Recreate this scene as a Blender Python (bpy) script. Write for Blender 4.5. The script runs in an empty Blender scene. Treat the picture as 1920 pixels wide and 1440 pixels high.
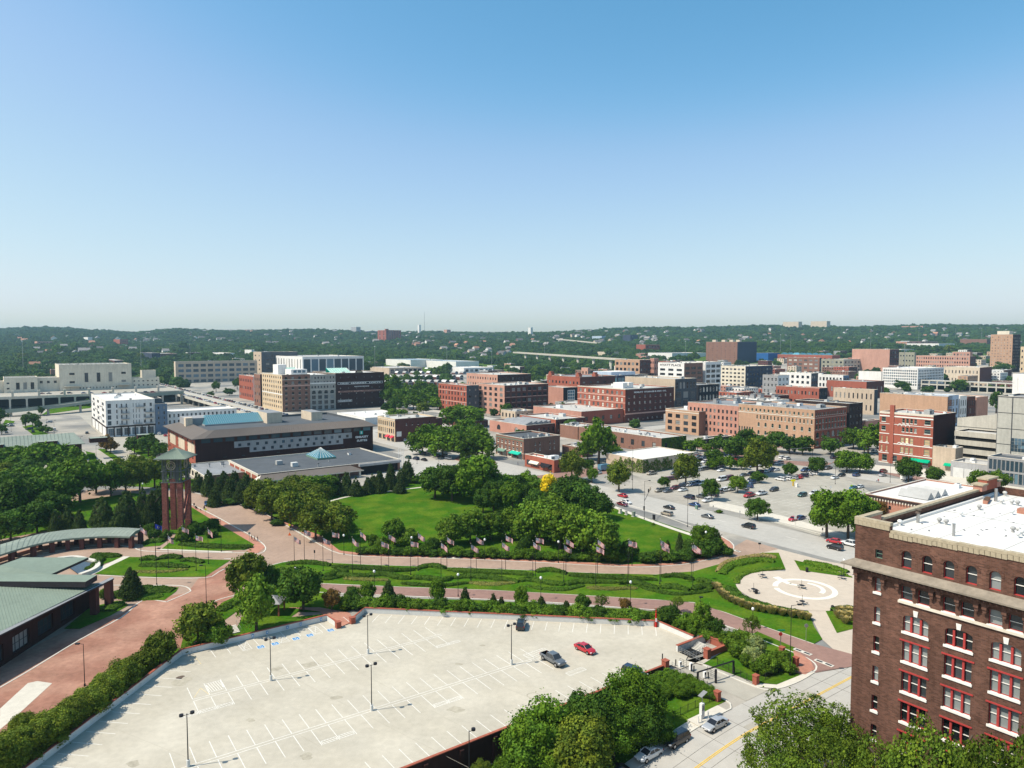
import bpy, math, random
import numpy as np
from mathutils import Vector, Matrix
SC = bpy.context.scene
COL = SC.collection
F = 1331.0
TH = math.radians(3.354)
CT, ST = math.cos(TH), math.sin(TH)
H0 = 60.0
cd = bpy.data.cameras.new('camera'); cam = bpy.data.objects.new('camera', cd); COL.objects.link(cam)
cam.location = (0, 0, H0); cam.rotation_euler = (math.pi/2 - TH, 0, 0)
cd.sensor_width = 36; cd.lens = F/1920*36; cd.clip_start = 0.5; cd.clip_end = 30000
SC.camera = cam; SC.render.engine = 'CYCLES'; SC.cycles.diffuse_bounces = 1
SC.view_settings.view_transform = 'Standard'; SC.view_settings.look = 'None'
SC.view_settings.exposure = 0.2; SC.view_settings.gamma = 1
SUN_V = Vector((-0.965*math.cos(math.radians(54)), -0.26*math.cos(math.radians(54)), math.sin(math.radians(54))))
w = bpy.data.worlds.new('World'); SC.world = w; w.use_nodes = True
nt = w.node_tree; nt.nodes.clear()
sky = nt.nodes.new('ShaderNodeTexSky'); sky.sky_type = 'NISHITA'; sky.sun_disc = False
sky.sun_elevation = math.radians(54); sky.sun_rotation = math.radians(255)
sky.air_density = 1.0; sky.dust_density = 1.0; sky.ozone_density = 4.0; sky.altitude = 0
bg = nt.nodes.new('ShaderNodeBackground'); bg.inputs[1].default_value = 0.128
wo = nt.nodes.new('ShaderNodeOutputWorld')
sep = nt.nodes.new('ShaderNodeSeparateColor'); com = nt.nodes.new('ShaderNodeCombineColor'); nt.links.new(sky.outputs[0], sep.inputs[0])
for i, (pw, k) in enumerate(((1.32, .80), (.91, 1.36), (1.0, 1.32))):
 a = nt.nodes.new('ShaderNodeMath'); a.operation = 'POWER'; a.inputs[1].default_value = pw; b = nt.nodes.new('ShaderNodeMath'); b.operation = 'MULTIPLY'; b.inputs[1].default_value = k
 nt.links.new(sep.outputs[i], a.inputs[0]); nt.links.new(a.outputs[0], b.inputs[0]); nt.links.new(b.outputs[0], com.inputs[i])
def vscale(src, k):
 v = nt.nodes.new('ShaderNodeVectorMath'); v.operation = 'SCALE'; v.inputs['Scale'].default_value = k; nt.links.new(src, v.inputs[0]); return v.outputs[0]
rc_ = nt.nodes.new('ShaderNodeRGBCurve'); nt.links.new(vscale(com.outputs[0], .147), rc_.inputs['Color']); rc_.mapping.extend = 'EXTRAPOLATED'
for ch, pp in enumerate((((0,0),(.15,.155),(.258,.385),(.604,.68),(1,.88)), ((0,0),(.371,.395),(.527,.60),(.76,.80),(1,.92)), ((0,0),(.69,.685),(.9,.865),(1,.90)))):
 cv = rc_.mapping.curves[ch]; cv.points[0].location = pp[0]; cv.points[1].location = pp[-1]
 for q in pp[1:-1]: cv.points.new(*q)
rc_.mapping.update(); nt.links.new(vscale(rc_.outputs[0], 1/.147), bg.inputs[0]); nt.links.new(bg.outputs[0], wo.inputs[0])
sl = bpy.data.lights.new('sun', 'SUN'); sl.energy = 4.9; sl.angle = math.radians(0.5); sl.color = (1, 0.93, 0.80)
so = bpy.data.objects.new('sun', sl); COL.objects.link(so)
so.rotation_euler = SUN_V.to_track_quat('Z', 'Y').to_euler(); so.location = (0, 0, 400)
A = Vector((-math.sin(math.radians(36.3)), math.cos(math.radians(36.3)), 0))
B = Vector((A.y, -A.x, 0))
ROT = math.atan2(B.y, B.x)
def ray(px, py):
 x = (px-960)/F; y = (720-py)/F
 return Vector((x, CT + y*ST, -ST + y*CT))
def U(px, py, h=0.0):
 d = ray(px, py); t = (h-H0)/d.z
 return Vector((d.x*t, d.y*t, h))
def sm(a, b, x):
 t = min(1, max(0, (x-a)/(b-a))); return t*t*(3-2*t)
RID = [(-400,614),(0,617),(60,614),(130,612),(200,616),(260,620),(330,615),(400,618),(480,617),(600,620),(700,622),(800,620),(900,623),(1000,620),(1100,617),(1250,613),(1350,613),(1500,611),(1650,609),(1750,607),(1850,607),(1920,608),(2400,606)]
def interp(tab, x):
 if x <= tab[0][0]: return tab[0][1]
 for (a, va), (b, vb) in zip(tab, tab[1:]):
  if x <= b: return va+(vb-va)*(x-a)/(b-a)
 return tab[-1][1]
PROF = [(0,0),(880,0),(1400,.09),(2000,.29),(2700,.55),(3300,.86),(3600,1),(4200,.93),(6000,.7),(12000,.5)]
WALL0 = U(1251, 1252)
def terr(x, y):
 if y < 300:
  px, py = x-WALL0.x, y-WALL0.y
  s = -(px*A.x + py*A.y); t = -(px*B.x + py*B.y)
  return -4.2*sm(-7, -1.5, s)*sm(4, 46, t)
 if y < 880: return 0.0
 px = 960 + F*x/y
 hr = 60 + (642-interp(RID, px))/F*3600 - 12
 n = math.sin(x*.0031+1.3)*math.sin(y*.0027+.4) + .6*math.sin(x*.0083+y*.0061)
 return hr*interp(PROF, y) + 7*n*sm(900, 2200, y)
def G(px, py):
 """point of the ground seen at a pixel"""
 p = U(px, py) if py > 645 else None
 if p is not None and p.y > 300 and p.y < 880: return p
 if p is not None and p.y <= 300:
  h = 0
  for _ in range(12):
   q = U(px, py, h); h = .5*h + .5*terr(q.x, q.y)
  q = U(px, py, h); q.z = terr(q.x, q.y); return q
 d = ray(px, py); y = 860.0
 while y < 6000:
  t = y/d.y; z = H0 + d.z*t
  if z < terr(d.x*t, y): return Vector((d.x*t, y, terr(d.x*t, y)))
  y += 6
 y = 3500; t = y/d.y
 return Vector((d.x*t, y, terr(d.x*t, y)))
def P(v):
 dx, dy, dz = v.x, v.y, v.z-H0
 f = dy*CT - dz*ST
 return (960+F*dx/f, 720-F*(dy*ST+dz*CT)/f)
def hgt(p, py):
 """height of the point straight above p that shows at image row py"""
 d = ray(960, py); return H0 + d.z*(p.y/d.y)
def along(p, dirv, px, z=0):
 """distance from p along dirv at which the image column px is reached"""
 k = (px-960)/F; c = (H0-z)*ST
 den = dirv.x - k*dirv.y*CT
 return (k*(p.y*CT + c) - p.x)/den
MATS = {}
def nodes_of(name):
 m = bpy.data.materials.new(name); m.use_nodes = True
 return m, m.node_tree, m.node_tree.nodes, m.node_tree.nodes['Principled BSDF']
def M(name, col=(.5,.5,.5), rough=.85, n1=.12, s1=.6, n2=.1, s2=.06, metal=0, rnd=0, brick=None, bump=0, streak=0, spec=.06, coords='Object', coat=0, alt=None):
 """procedural surface: base colour, mottling at two scales, optional courses of brick, rain streaks, per-object variation"""
 if name in MATS: return MATS[name]
 m, t, N, b = nodes_of(name); Lk = t.links.new
 b.inputs['Roughness'].default_value = rough; b.inputs['Metallic'].default_value = metal
 b.inputs['Specular IOR Level'].default_value = spec
 if coat: b.inputs['Coat Weight'].default_value = coat
 tc = N.new('ShaderNodeTexCoord'); co = tc.outputs[coords]
 if brick:
  bw, bh, mort = brick
  sx = N.new('ShaderNodeSeparateXYZ'); Lk(co, sx.inputs[0])
  ad = N.new('ShaderNodeMath'); Lk(sx.outputs[0], ad.inputs[0]); Lk(sx.outputs[1], ad.inputs[1])
  cb = N.new('ShaderNodeCombineXYZ'); Lk(ad.outputs[0], cb.inputs[0]); Lk(sx.outputs[2], cb.inputs[1])
  bt = N.new('ShaderNodeTexBrick'); Lk(cb.outputs[0], bt.inputs['Vector'])
  bt.inputs['Scale'].default_value = 1; bt.inputs['Brick Width'].default_value = bw; bt.inputs['Row Height'].default_value = bh
  bt.inputs['Mortar Size'].default_value = .012
  bt.inputs['Color1'].default_value = (*[c*.72 for c in col], 1); bt.inputs['Color2'].default_value = (*[min(1, c*1.3) for c in col], 1)
  bt.inputs['Mortar'].default_value = (*mort, 1); bt.inputs['Bias'].default_value = 0
  cur = bt.outputs['Color']
 elif alt:
  nz = N.new('ShaderNodeTexNoise'); Lk(co, nz.inputs[0]); nz.inputs['Scale'].default_value = alt[1]; nz.inputs['Detail'].default_value = 5
  rp = N.new('ShaderNodeValToRGB'); Lk(nz.outputs[0], rp.inputs[0])
  rp.color_ramp.elements[0].position = .42; rp.color_ramp.elements[1].position = .6
  rp.color_ramp.elements[0].color = (*col, 1); rp.color_ramp.elements[1].color = (*alt[0], 1)
  cur = rp.outputs[0]
 else:
  rg = N.new('ShaderNodeRGB'); rg.outputs[0].default_value = (*col, 1); cur = rg.outputs[0]
 def mul(cur, fac_out, amt):
  mr = N.new('ShaderNodeMapRange'); Lk(fac_out, mr.inputs[0])
  mr.inputs[1].default_value = .25; mr.inputs[2].default_value = .75
  mr.inputs[3].default_value = 1-amt; mr.inputs[4].default_value = 1+amt
  vm = N.new('ShaderNodeVectorMath'); vm.operation = 'SCALE'; Lk(cur, vm.inputs[0]); Lk(mr.outputs[0], vm.inputs['Scale'])
  return vm.outputs[0]
 for amt, sc in ((n1, s1), (n2, s2)):
  if amt:
   nz = N.new('ShaderNodeTexNoise'); Lk(co, nz.inputs[0]); nz.inputs['Scale'].default_value = sc
   nz.inputs['Detail'].default_value = 6; nz.inputs['Roughness'].default_value = .62
   cur = mul(cur, nz.outputs[0], amt)
 if streak:
  mp = N.new('ShaderNodeMapping'); Lk(co, mp.inputs[0]); mp.inputs['Scale'].default_value = (1.1, 1.1, .07)
  nz = N.new('ShaderNodeTexNoise'); Lk(mp.outputs[0], nz.inputs[0]); nz.inputs['Scale'].default_value = 1; nz.inputs['Detail'].default_value = 4
  cur = mul(cur, nz.outputs[0], streak)
 if rnd:
  oi = N.new('ShaderNodeObjectInfo'); cur = mul(cur, oi.outputs['Random'], rnd)
 Lk(cur, b.inputs['Base Color'])
 if bump:
  nz = N.new('ShaderNodeTexNoise'); Lk(co, nz.inputs[0]); nz.inputs['Scale'].default_value = bump; nz.inputs['Detail'].default_value = 4
  bp = N.new('ShaderNodeBump'); Lk(nz.outputs[0], bp.inputs['Height']); bp.inputs['Strength'].default_value = .5; bp.inputs['Distance'].default_value = .12
  Lk(bp.outputs[0], b.inputs['Normal'])
 MATS[name] = m; return m
def glass_mat(name, dark=(.012,.016,.02), lite=(.3,.3,.28), p=.62):
 m, t, N, b = nodes_of(name)
 oi = N.new('ShaderNodeObjectInfo'); rp = N.new('ShaderNodeValToRGB'); t.links.new(oi.outputs['Random'], rp.inputs[0])
 rp.color_ramp.interpolation = 'CONSTANT'
 rp.color_ramp.elements[0].color = (*dark, 1); rp.color_ramp.elements[1].position = p; rp.color_ramp.elements[1].color = (*[d*2.5+.01 for d in dark], 1)
 e = rp.color_ramp.elements.new(min(.97, p+.2)); e.color = (*lite, 1)
 t.links.new(rp.outputs[0], b.inputs['Base Color'])
 b.inputs['Roughness'].default_value = .12; b.inputs['Specular IOR Level'].default_value = .6
 MATS[name] = m; return m
def leaf_mat(name, col, var=.42, trans=.16):
 m, t, N, b = nodes_of(name); Lk = t.links.new
 tc = N.new('ShaderNodeTexCoord'); nz = N.new('ShaderNodeTexNoise'); Lk(tc.outputs['Object'], nz.inputs[0]); nz.inputs['Scale'].default_value = 3.2; nz.inputs['Detail'].default_value = 3
 oi = N.new('ShaderNodeObjectInfo')
 at = N.new('ShaderNodeAttribute'); at.attribute_name = 'lv'
 def mr(o, a, b_, lo=0, hi=1):
  x = N.new('ShaderNodeMapRange'); Lk(o, x.inputs[0]); x.inputs[1].default_value = lo; x.inputs[2].default_value = hi; x.inputs[3].default_value = a; x.inputs[4].default_value = b_; return x.outputs[0]
 def sc(c, f):
  v = N.new('ShaderNodeVectorMath'); v.operation = 'SCALE'; Lk(c, v.inputs[0]); Lk(f, v.inputs['Scale']); return v.outputs[0]
 mx = N.new('ShaderNodeMix'); mx.data_type = 'RGBA'
 mx.inputs['A'].default_value = (*col, 1); mx.inputs['B'].default_value = (col[0]*1.75, col[1]*1.35, col[2]*.8, 1)
 Lk(mr(nz.outputs[0], 0, 1, .35, .65), mx.inputs['Factor'])
 c = sc(mx.outputs['Result'], mr(oi.outputs['Random'], 1-var*.6, 1+var*.6)); c = sc(c, mr(at.outputs['Fac'], 1-var, 1+var))
 Lk(c, b.inputs['Base Color']); b.inputs['Roughness'].default_value = .6; b.inputs['Specular IOR Level'].default_value = .05
 tr = N.new('ShaderNodeBsdfTranslucent'); tr.inputs[0].default_value = (col[0]*1.6, col[1]*1.9, col[2]*.6, 1)
 ms = N.new('ShaderNodeMixShader'); ms.inputs[0].default_value = trans
 Lk(b.outputs[0], ms.inputs[1]); Lk(tr.outputs[0], ms.inputs[2]); Lk(ms.outputs[0], N['Material Output'].inputs[0])
 MATS[name] = m; return m
M('white_paint', (.78,.77,.74), .5, n1=.05); M('grey_metal', (.28,.28,.28), .5, metal=.3); M('dark_metal', (.03,.03,.035), .45, metal=.3)
M('lamp_white', (.85,.85,.82), .3, n1=0, n2=0); M('black', (.012,.012,.013), .6); M('steel', (.42,.42,.41), .35, metal=.7)
M('yellow_paint', (.72,.46,.04), .6, n1=.15, s1=1.2); M('marking', (.68,.66,.60), .7, n1=.16, s1=2.5); M('faded_yellow', (.62,.50,.27), .7, n1=.2, s1=3)
M('blue_paint', (.07,.25,.5), .6); M('red_paint', (.5,.03,.025), .45); M('sign_green', (.0,.28,.16), .5); M('sign_teal', (.0,.5,.42), .5)
M('sign_yellow', (.8,.75,.02), .5); M('orange', (.85,.16,.03), .6)
M('city_concrete', spec=.08, col=(.36,.33,.28), rough=.9, n1=.16, s1=.35, n2=.24, s2=.03, bump=3, alt=((.20,.20,.19), .022))
M('street_concrete', spec=.08, col=(.41,.39,.35), rough=.85, n1=.09, s1=.5, n2=.10, s2=.04, streak=0)
M('lot_concrete', spec=.08, col=(.37,.345,.29), rough=.9, n1=.14, s1=.3, n2=.12, s2=.06)
M('asphalt', (.11,.11,.11), .9, n1=.15, s1=.4)
M('sidewalk', (.56,.52,.44), .9, n1=.1, s1=.8); M('kerb_stone', (.58,.55,.48), .85, n1=.1, s1=1.5)
M('deck_concrete', spec=.08, col=(.475,.435,.355), rough=.85, n1=.09, s1=.9, n2=.14, s2=.08, alt=((.458,.417,.335), .09))
M('deck_wall_paint', (.62,.62,.59), .85, n1=.08, s1=1.2)
M('coping_brick', (.33,.10,.065), .85, n1=.2, s1=2)
M('road_pavers', spec=.08, col=(.345,.245,.185), rough=.85, n1=.14, s1=.9, n2=.16, s2=.1); M('road_pavers_dark', spec=.08, col=(.27,.165,.135), rough=.85, n1=.14, s1=.9, n2=.14, s2=.1)
M('walk_brick', spec=.08, col=(.42,.20,.14), rough=.85, n1=.16, s1=1.0, n2=.12, s2=.12); M('plaza_brick', spec=.08, col=(.30,.15,.105), rough=.85, n1=.2, s1=.9, n2=.22, s2=.13, alt=((.37,.205,.145), .11))
M('plaza_pale', spec=.08, col=(.50,.425,.34), rough=.85, n1=.08, s1=.8); M('plaza_inlay', (.72,.68,.58), .8, n1=.06)
M('grass', (.045,.120,.008), 1, n1=.34, s1=1.6, n2=.22, s2=.07, bump=5, spec=0, alt=((.085,.145,.012), .16)); M('rough_grass', (.07,.12,.02), 1, spec=0, n1=.3, s1=.8, n2=.25, s2=.1, bump=4)
M('mulch', (.12,.08,.055), .95, n1=.25, s1=2)
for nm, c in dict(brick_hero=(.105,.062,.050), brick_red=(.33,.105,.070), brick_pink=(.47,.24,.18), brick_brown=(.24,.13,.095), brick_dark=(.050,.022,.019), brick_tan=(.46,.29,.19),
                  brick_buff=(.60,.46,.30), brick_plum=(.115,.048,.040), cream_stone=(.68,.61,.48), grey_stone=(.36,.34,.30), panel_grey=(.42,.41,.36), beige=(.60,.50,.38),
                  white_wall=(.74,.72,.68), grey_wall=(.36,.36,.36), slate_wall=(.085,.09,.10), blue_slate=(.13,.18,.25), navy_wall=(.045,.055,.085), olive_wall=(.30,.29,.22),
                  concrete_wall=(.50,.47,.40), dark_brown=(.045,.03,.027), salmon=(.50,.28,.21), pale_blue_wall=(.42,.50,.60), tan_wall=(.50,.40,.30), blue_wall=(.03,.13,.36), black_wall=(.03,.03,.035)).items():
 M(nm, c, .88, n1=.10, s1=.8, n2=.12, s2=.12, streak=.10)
MATS.pop('brick_hero'); M('brick_hero', (.120,.058,.041), .9, n1=.20, s1=.9, n2=.26, s2=.16, brick=(.42,.15,(.13,.09,.07)), streak=.16)
MATS.pop('brick_tower', None); M('brick_tower', (.235,.075,.058), .88, n1=.1, s1=1, brick=(.5,.22,(.22,.14,.12)))
M('ivy_wall', (.05,.09,.02), .9, n1=.3, s1=.7)
M('roof_white', (.66,.64,.60), .8, n1=.05, s1=.4, n2=.06, s2=.06); M('roof_pale', (.47,.455,.42), .85, n1=.12, s1=.4, n2=.15, s2=.09); M('roof_grey', (.24,.25,.26), .85, n1=.14, s1=.3, n2=.15, s2=.07)
M('roof_dark', (.095,.105,.115), .85, n1=.14, s1=.3, n2=.14, s2=.1); M('roof_brown', (.145,.125,.11), .7, n1=.06, s1=.7); M('roof_green', (.20,.25,.20), .8, n1=.09, s1=.7, n2=.08, s2=.1, spec=.15)
M('roof_patina', (.25,.29,.245), .8, n1=.12, s1=.8); M('roof_blue', (.28,.36,.40), .6); M('roof_orange', (.42,.22,.14), .8, n1=.12, rnd=.2); M('roof_shingle', (.20,.19,.18), .85, n1=.15, rnd=.4)
M('hero_roof', (.66,.645,.605), .75, n1=.04, s1=.3, n2=.07, s2=.1)
M('trim_stone', (.66,.60,.50), .85, n1=.14, s1=1.5); M('cornice_stone', (.25,.215,.17), .9, n1=.2, s1=1.5, n2=.2, s2=.5); M('coping_tan', (.40,.34,.24), .9, n1=.25, s1=2.2); M('trim_white', (.78,.75,.69), .7, n1=.08); M('trim_dark', (.06,.05,.05), .7); M('trim_red', (.40,.055,.050), .55, n1=.1, s1=2)
M('frame_grey', (.12,.13,.13), .6); M('trim_pink', (.60,.36,.29), .8, n1=.1); M('trim_grey', (.30,.30,.30), .6); M('trim_green', (.16,.26,.20), .6); M('hvac', (.58,.58,.56), .6, rnd=.35, n1=.1); M('hvac_dark', (.16,.16,.17), .6, rnd=.3)
M('awning_red', (.62,.06,.09), .7); M('awning_teal', (.02,.45,.32), .7); M('awning_green', (.0,.36,.19), .6); M('awning_black', (.02,.02,.025), .7)
glass_mat('glass'); glass_mat('glass_hero', (.010,.013,.015), (.24,.265,.26), .5); glass_mat('glass_blue', (.03,.055,.075), (.12,.2,.25), .7); glass_mat('glass_blind', (.10,.10,.095), (.62,.58,.5), .35)
glass_mat('glass_teal', (.07,.20,.24), (.10,.24,.28), .6); glass_mat('boarded', (.42,.30,.17), (.50,.37,.22), .5)
M('inside_shade', (.02,.02,.02), .9)  # near-black colour standing in for the shade inside hollows
leaf_mat('leaf_green', (.060,.130,.014)); leaf_mat('leaf_dark', (.037,.088,.014)); leaf_mat('leaf_bright', (.075,.150,.018)); leaf_mat('leaf_olive', (.080,.125,.018)); leaf_mat('leaf_pine', (.040,.074,.024))
leaf_mat('leaf_yellow', (.55,.46,.02), .2); leaf_mat('leaf_honey', (.066,.120,.016)); leaf_mat('ivy', (.075,.135,.02)); leaf_mat('leaf_rust', (.12,.085,.03)); leaf_mat('leaf_pale', (.17,.24,.11)); leaf_mat('hedge_leaf', (.042,.095,.013)); leaf_mat('straw', (.27,.25,.13), .3); leaf_mat('olive_hedge', (.13,.155,.05), .3); leaf_mat('leaf_far', (.095,.225,.050), .7)
M('bark', (.10,.075,.055), .95, n1=.2, s1=2)
class MB:
 def __init__(s): s.v = []; s.f = []; s.m = []; s.names = []
 def mi(s, name):
  if name not in s.names: s.names.append(name)
  return s.names.index(name)
 def add(s, vs, fs, mat):
  o = len(s.v); k = s.mi(mat); s.v += [tuple(v) for v in vs]
  for f in fs: s.f.append(tuple(i+o for i in f)); s.m.append(k)
 def quad(s, a, b, c, d, mat): s.add([a, b, c, d], [(0,1,2,3)], mat)
 def box(s, x0, x1, y0, y1, z0, z1, mat, top=None):
  v = [(x0,y0,z0),(x1,y0,z0),(x1,y1,z0),(x0,y1,z0),(x0,y0,z1),(x1,y0,z1),(x1,y1,z1),(x0,y1,z1)]
  s.add(v, [(3,2,1,0),(0,1,5,4),(1,2,6,5),(2,3,7,6),(3,0,4,7)] + ([] if top else [(4,5,6,7)]), mat)
  if top: s.add(v[4:], [(0,1,2,3)], top)
 def tube(s, p, q, r0, r1, mat, n=8, cap=True):
  p, q = Vector(p), Vector(q); d = (q-p).normalized()
  u = d.cross(Vector((0,0,1))) if abs(d.z) < .95 else Vector((1,0,0)); u.normalize(); v = d.cross(u)
  vs = []
  for k in range(n):
   a = 2*math.pi*k/n; w_ = u*math.cos(a)+v*math.sin(a); vs.append(p+w_*r0); vs.append(q+w_*r1)
  fs = [(2*k, 2*((k+1) % n), 2*((k+1) % n)+1, 2*k+1) for k in range(n)]
  if cap: fs += [tuple(2*k for k in range(n))[::-1], tuple(2*k+1 for k in range(n))]
  s.add(vs, fs, mat)
 def prism(s, poly, z0, z1, mat, top=None):
  n = len(poly); ar = sum(poly[i][0]*poly[(i+1) % n][1]-poly[(i+1) % n][0]*poly[i][1] for i in range(n))
  if ar < 0: poly = poly[::-1]
  zb = z0 if callable(z0) else (lambda x, y: z0); zt = z1 if callable(z1) else (lambda x, y: z1)
  vs = [(p[0], p[1], zb(p[0], p[1])) for p in poly] + [(p[0], p[1], zt(p[0], p[1])) for p in poly]
  s.add(vs, [(i, (i+1) % n, (i+1) % n+n, i+n) for i in range(n)], mat)
  s.add(vs[n:], [tuple(range(n))], top or mat)
 def sphere(s, c, r, mat, n=8, m=5, sz=1):
  vs = [(c[0], c[1], c[2]-r*sz)]; fs = []
  for j in range(1, m):
   ph = -math.pi/2+math.pi*j/m
   for k in range(n):
    a = 2*math.pi*k/n; vs.append((c[0]+r*math.cos(ph)*math.cos(a), c[1]+r*math.cos(ph)*math.sin(a), c[2]+r*sz*math.sin(ph)))
  vs.append((c[0], c[1], c[2]+r*sz)); L_ = len(vs)-1
  for k in range(n):
   fs.append((0, 1+(k+1) % n, 1+k)); fs.append((L_, L_-n+k, L_-n+(k+1) % n))
   for j in range(m-2): a = 1+j*n; fs.append((a+k, a+(k+1) % n, a+n+(k+1) % n, a+n+k))
  s.add(vs, fs, mat)
 def mesh(s, name, smooth=False):
  me = bpy.data.meshes.new(name); me.from_pydata(s.v, [], s.f)
  for n in s.names: me.materials.append(MATS[n])
  me.polygons.foreach_set('material_index', s.m)
  if smooth: me.polygons.foreach_set('use_smooth', [True]*len(s.f))
  me.update(); return me
 def obj(s, name, parent=None, loc=None, rz=0, smooth=False):
  return mk(name, s.mesh(name, smooth), parent, loc, rz)
def mk(name, me, parent=None, loc=None, rz=0, sc=None):
 o = bpy.data.objects.new(name, me); COL.objects.link(o)
 if loc is not None: o.location = loc
 if rz: o.rotation_euler = (0, 0, rz)
 if sc is not None: o.scale = sc
 if parent is not None: o.parent = parent
 return o
def empty(name, loc, rz=0): return mk(name, None, None, loc, rz)
def tag(o, label, cat, group=None):
 o['label'] = label; o['category'] = cat
 if group: o['group'] = group
 return o
def struct(o, kind='structure'): o['kind'] = kind; return o
ORD = ['', 'second', 'third', 'fourth', 'fifth', 'sixth', 'seventh', 'eighth', 'ninth', 'tenth', 'eleventh', 'twelfth', 'thirteenth', 'fourteenth', 'fifteenth', 'sixteenth', 'seventeenth', 'eighteenth', 'nineteenth', 'twentieth', 'twenty-first', 'twenty-second', 'twenty-third', 'twenty-fourth', 'twenty-fifth', 'twenty-sixth', 'twenty-seventh', 'twenty-eighth', 'twenty-ninth', 'thirtieth', 'thirty-first', 'thirty-second', 'thirty-third', 'thirty-fourth', 'thirty-fifth', 'thirty-sixth', 'thirty-seventh', 'thirty-eighth', 'thirty-ninth', 'fortieth']
def nth(k, end): return ('the %s from the %s' % (ORD[k], end)) if k else {'left': 'the leftmost', 'right': 'the rightmost', 'front': 'the nearest', 'top': 'the topmost'}[end]
def copy_tree(o, parent=None, loc=None, rz=None):
 c = o.copy(); COL.objects.link(c); c.parent = parent
 if loc is not None: c.location = loc
 if rz is not None: c.rotation_euler = (0, 0, rz)
 for ch in KIDS.get(o.as_pointer(), []): copy_tree(ch, c)
 return c
KIDS = {}
def remember(root):
 """note the children of a prototype once, so that copies are fast"""
 for o in list(root.children_recursive)+[root]: KIDS[o.as_pointer()] = list(o.children)
HAZE = 0.00008
RECT = []
LAND = []
# ================================================================== GROUND
def grid_sheet(name, xs, ys, fz, matf, off=0):
 nx, ny = len(xs), len(ys)
 vs = [(x, y, fz(x, y)+off) for y in ys for x in xs]
 fs = [(j*nx+i, j*nx+i+1, (j+1)*nx+i+1, (j+1)*nx+i) for j in range(ny-1) for i in range(nx-1)]
 mb = MB(); mb.v = vs; mb.f = fs
 mb.m = [mb.mi(matf(.5*(xs[f[0] % nx]+xs[f[1] % nx]), .5*(ys[f[0]//nx]+ys[f[2]//nx]))) for f in fs]
 return mb.obj(name, smooth=True)
def span(*segs):
 out = []
 for a, b, st in segs:
  n = max(1, int(round((b-a)/st))); out += [a+(b-a)*k/n for k in range(n)]
 return out+[segs[-1][1]]
def gm(x, y):
 if y > 1080:
  px = 960+F*x/max(y, 1)
  if px > 1250 and y < 1500: return 'city_concrete'
  if 600 < px < 1000 and y < 1280: return 'city_concrete'
  return 'rough_grass'
 return 'city_concrete'
gxs = span((-9000,-2500,800),(-2500,-100,60),(-100,-80,5),(-80,90,2),(90,120,6),(120,2500,60),(2500,9000,800))
gys = span((-400,0,60),(0,50,6),(50,170,2),(170,860,60),(860,4400,45),(4400,12000,700))
struct(grid_sheet('ground', gxs, gys, terr, gm))
def pts(poly, h=0): return [U(x, y, h) for x, y in poly]
def sheet(name, poly, mat, lvl, h=0.0, world=False):
 p = poly if world else pts(poly)
 mb = MB(); n = len(p); ar = sum(p[i][0]*p[(i+1) % n][1]-p[(i+1) % n][0]*p[i][1] for i in range(n))
 if ar < 0: p = p[::-1]
 mb.add([(q[0], q[1], h+lvl*.012) for q in p], [tuple(range(n))], mat)
 return struct(mb.obj(name))
def offset_line(p, wd):
 """left and right offsets of a polyline"""
 L_, R_ = [], []
 for i, q in enumerate(p):
  a = p[max(0, i-1)]; b = p[min(len(p)-1, i+1)]; d = Vector((b[0]-a[0], b[1]-a[1], 0)).normalized(); n = Vector((-d.y, d.x, 0))
  L_.append(Vector((q[0], q[1], 0))+n*wd); R_.append(Vector((q[0], q[1], 0))-n*wd)
 return L_, R_
def smooth_line(p, n=4):
 """Catmull-Rom through the points"""
 out = []
 for i in range(len(p)-1):
  p0, p1, p2, p3 = p[max(0, i-1)], p[i], p[i+1], p[min(len(p)-1, i+2)]
  for k in range(n):
   t = k/n; out.append(.5*((2*p1)+(p2-p0)*t+(2*p0-5*p1+4*p2-p3)*t*t+(3*p1-p0-3*p2+p3)*t**3))
 return out+[p[-1]]
def ribbon(name, line, wd, z0, z1, mat, parent=None, top=None):
 """a low solid strip along a line (kerbs, walls, painted lines)"""
 L_, R_ = offset_line(line, wd/2); mb = MB(); n = len(line)
 f0 = z0 if callable(z0) else (lambda q: z0); f1 = z1 if callable(z1) else (lambda q: z1)
 vs = []
 for l, r, c in zip(L_, R_, line): a, b = f0(c), f1(c); vs += [(l.x, l.y, a), (r.x, r.y, a), (r.x, r.y, b), (l.x, l.y, b)]
 fs = []
 for i in range(n-1):
  a, b = 4*i, 4*i+4
  fs += [(a+1, b+1, b+2, a+2), (a, a+3, b+3, b)]
 fs += [(0, 1, 2, 3), tuple(4*(n-1)+k for k in (3, 2, 1, 0))]
 mb.add(vs, fs, mat)
 mb.add(vs, [(4*i+3, 4*i+2, 4*i+6, 4*i+7) for i in range(n-1)], top or mat)
 return mb.obj(name, parent)
def kerb(poly, sm_n=3, wd=.3, h=.13, mat='kerb_stone'):
 l = smooth_line(pts(poly), sm_n) if len(poly) > 2 else pts(poly)
 return struct(ribbon('kerb', l, wd, -.1, h, mat))
def sheet_s(name, poly, mat, lvl, n=4):
 """sheet with rounded outline"""
 p = pts(poly); p = p+[p[0], p[1]]; q = smooth_line([p[-3]]+p, n)[n:-n]
 return sheet(name, q, mat, lvl, world=True)
def street(name, a, b, wd, mat='street_concrete', lvl=1):
 a, b = Vector(a), Vector(b); d = (b-a).normalized(); n = Vector((-d.y, d.x, 0))*wd/2
 return sheet(name, [a+n, a-n, b-n, b+n], mat, lvl, world=True)
M0 = .5*(U(1392, 1017)+U(1420, 970))
MAINW = 19.0
street('main_street', M0-A*150, M0+A*520, MAINW)
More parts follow.
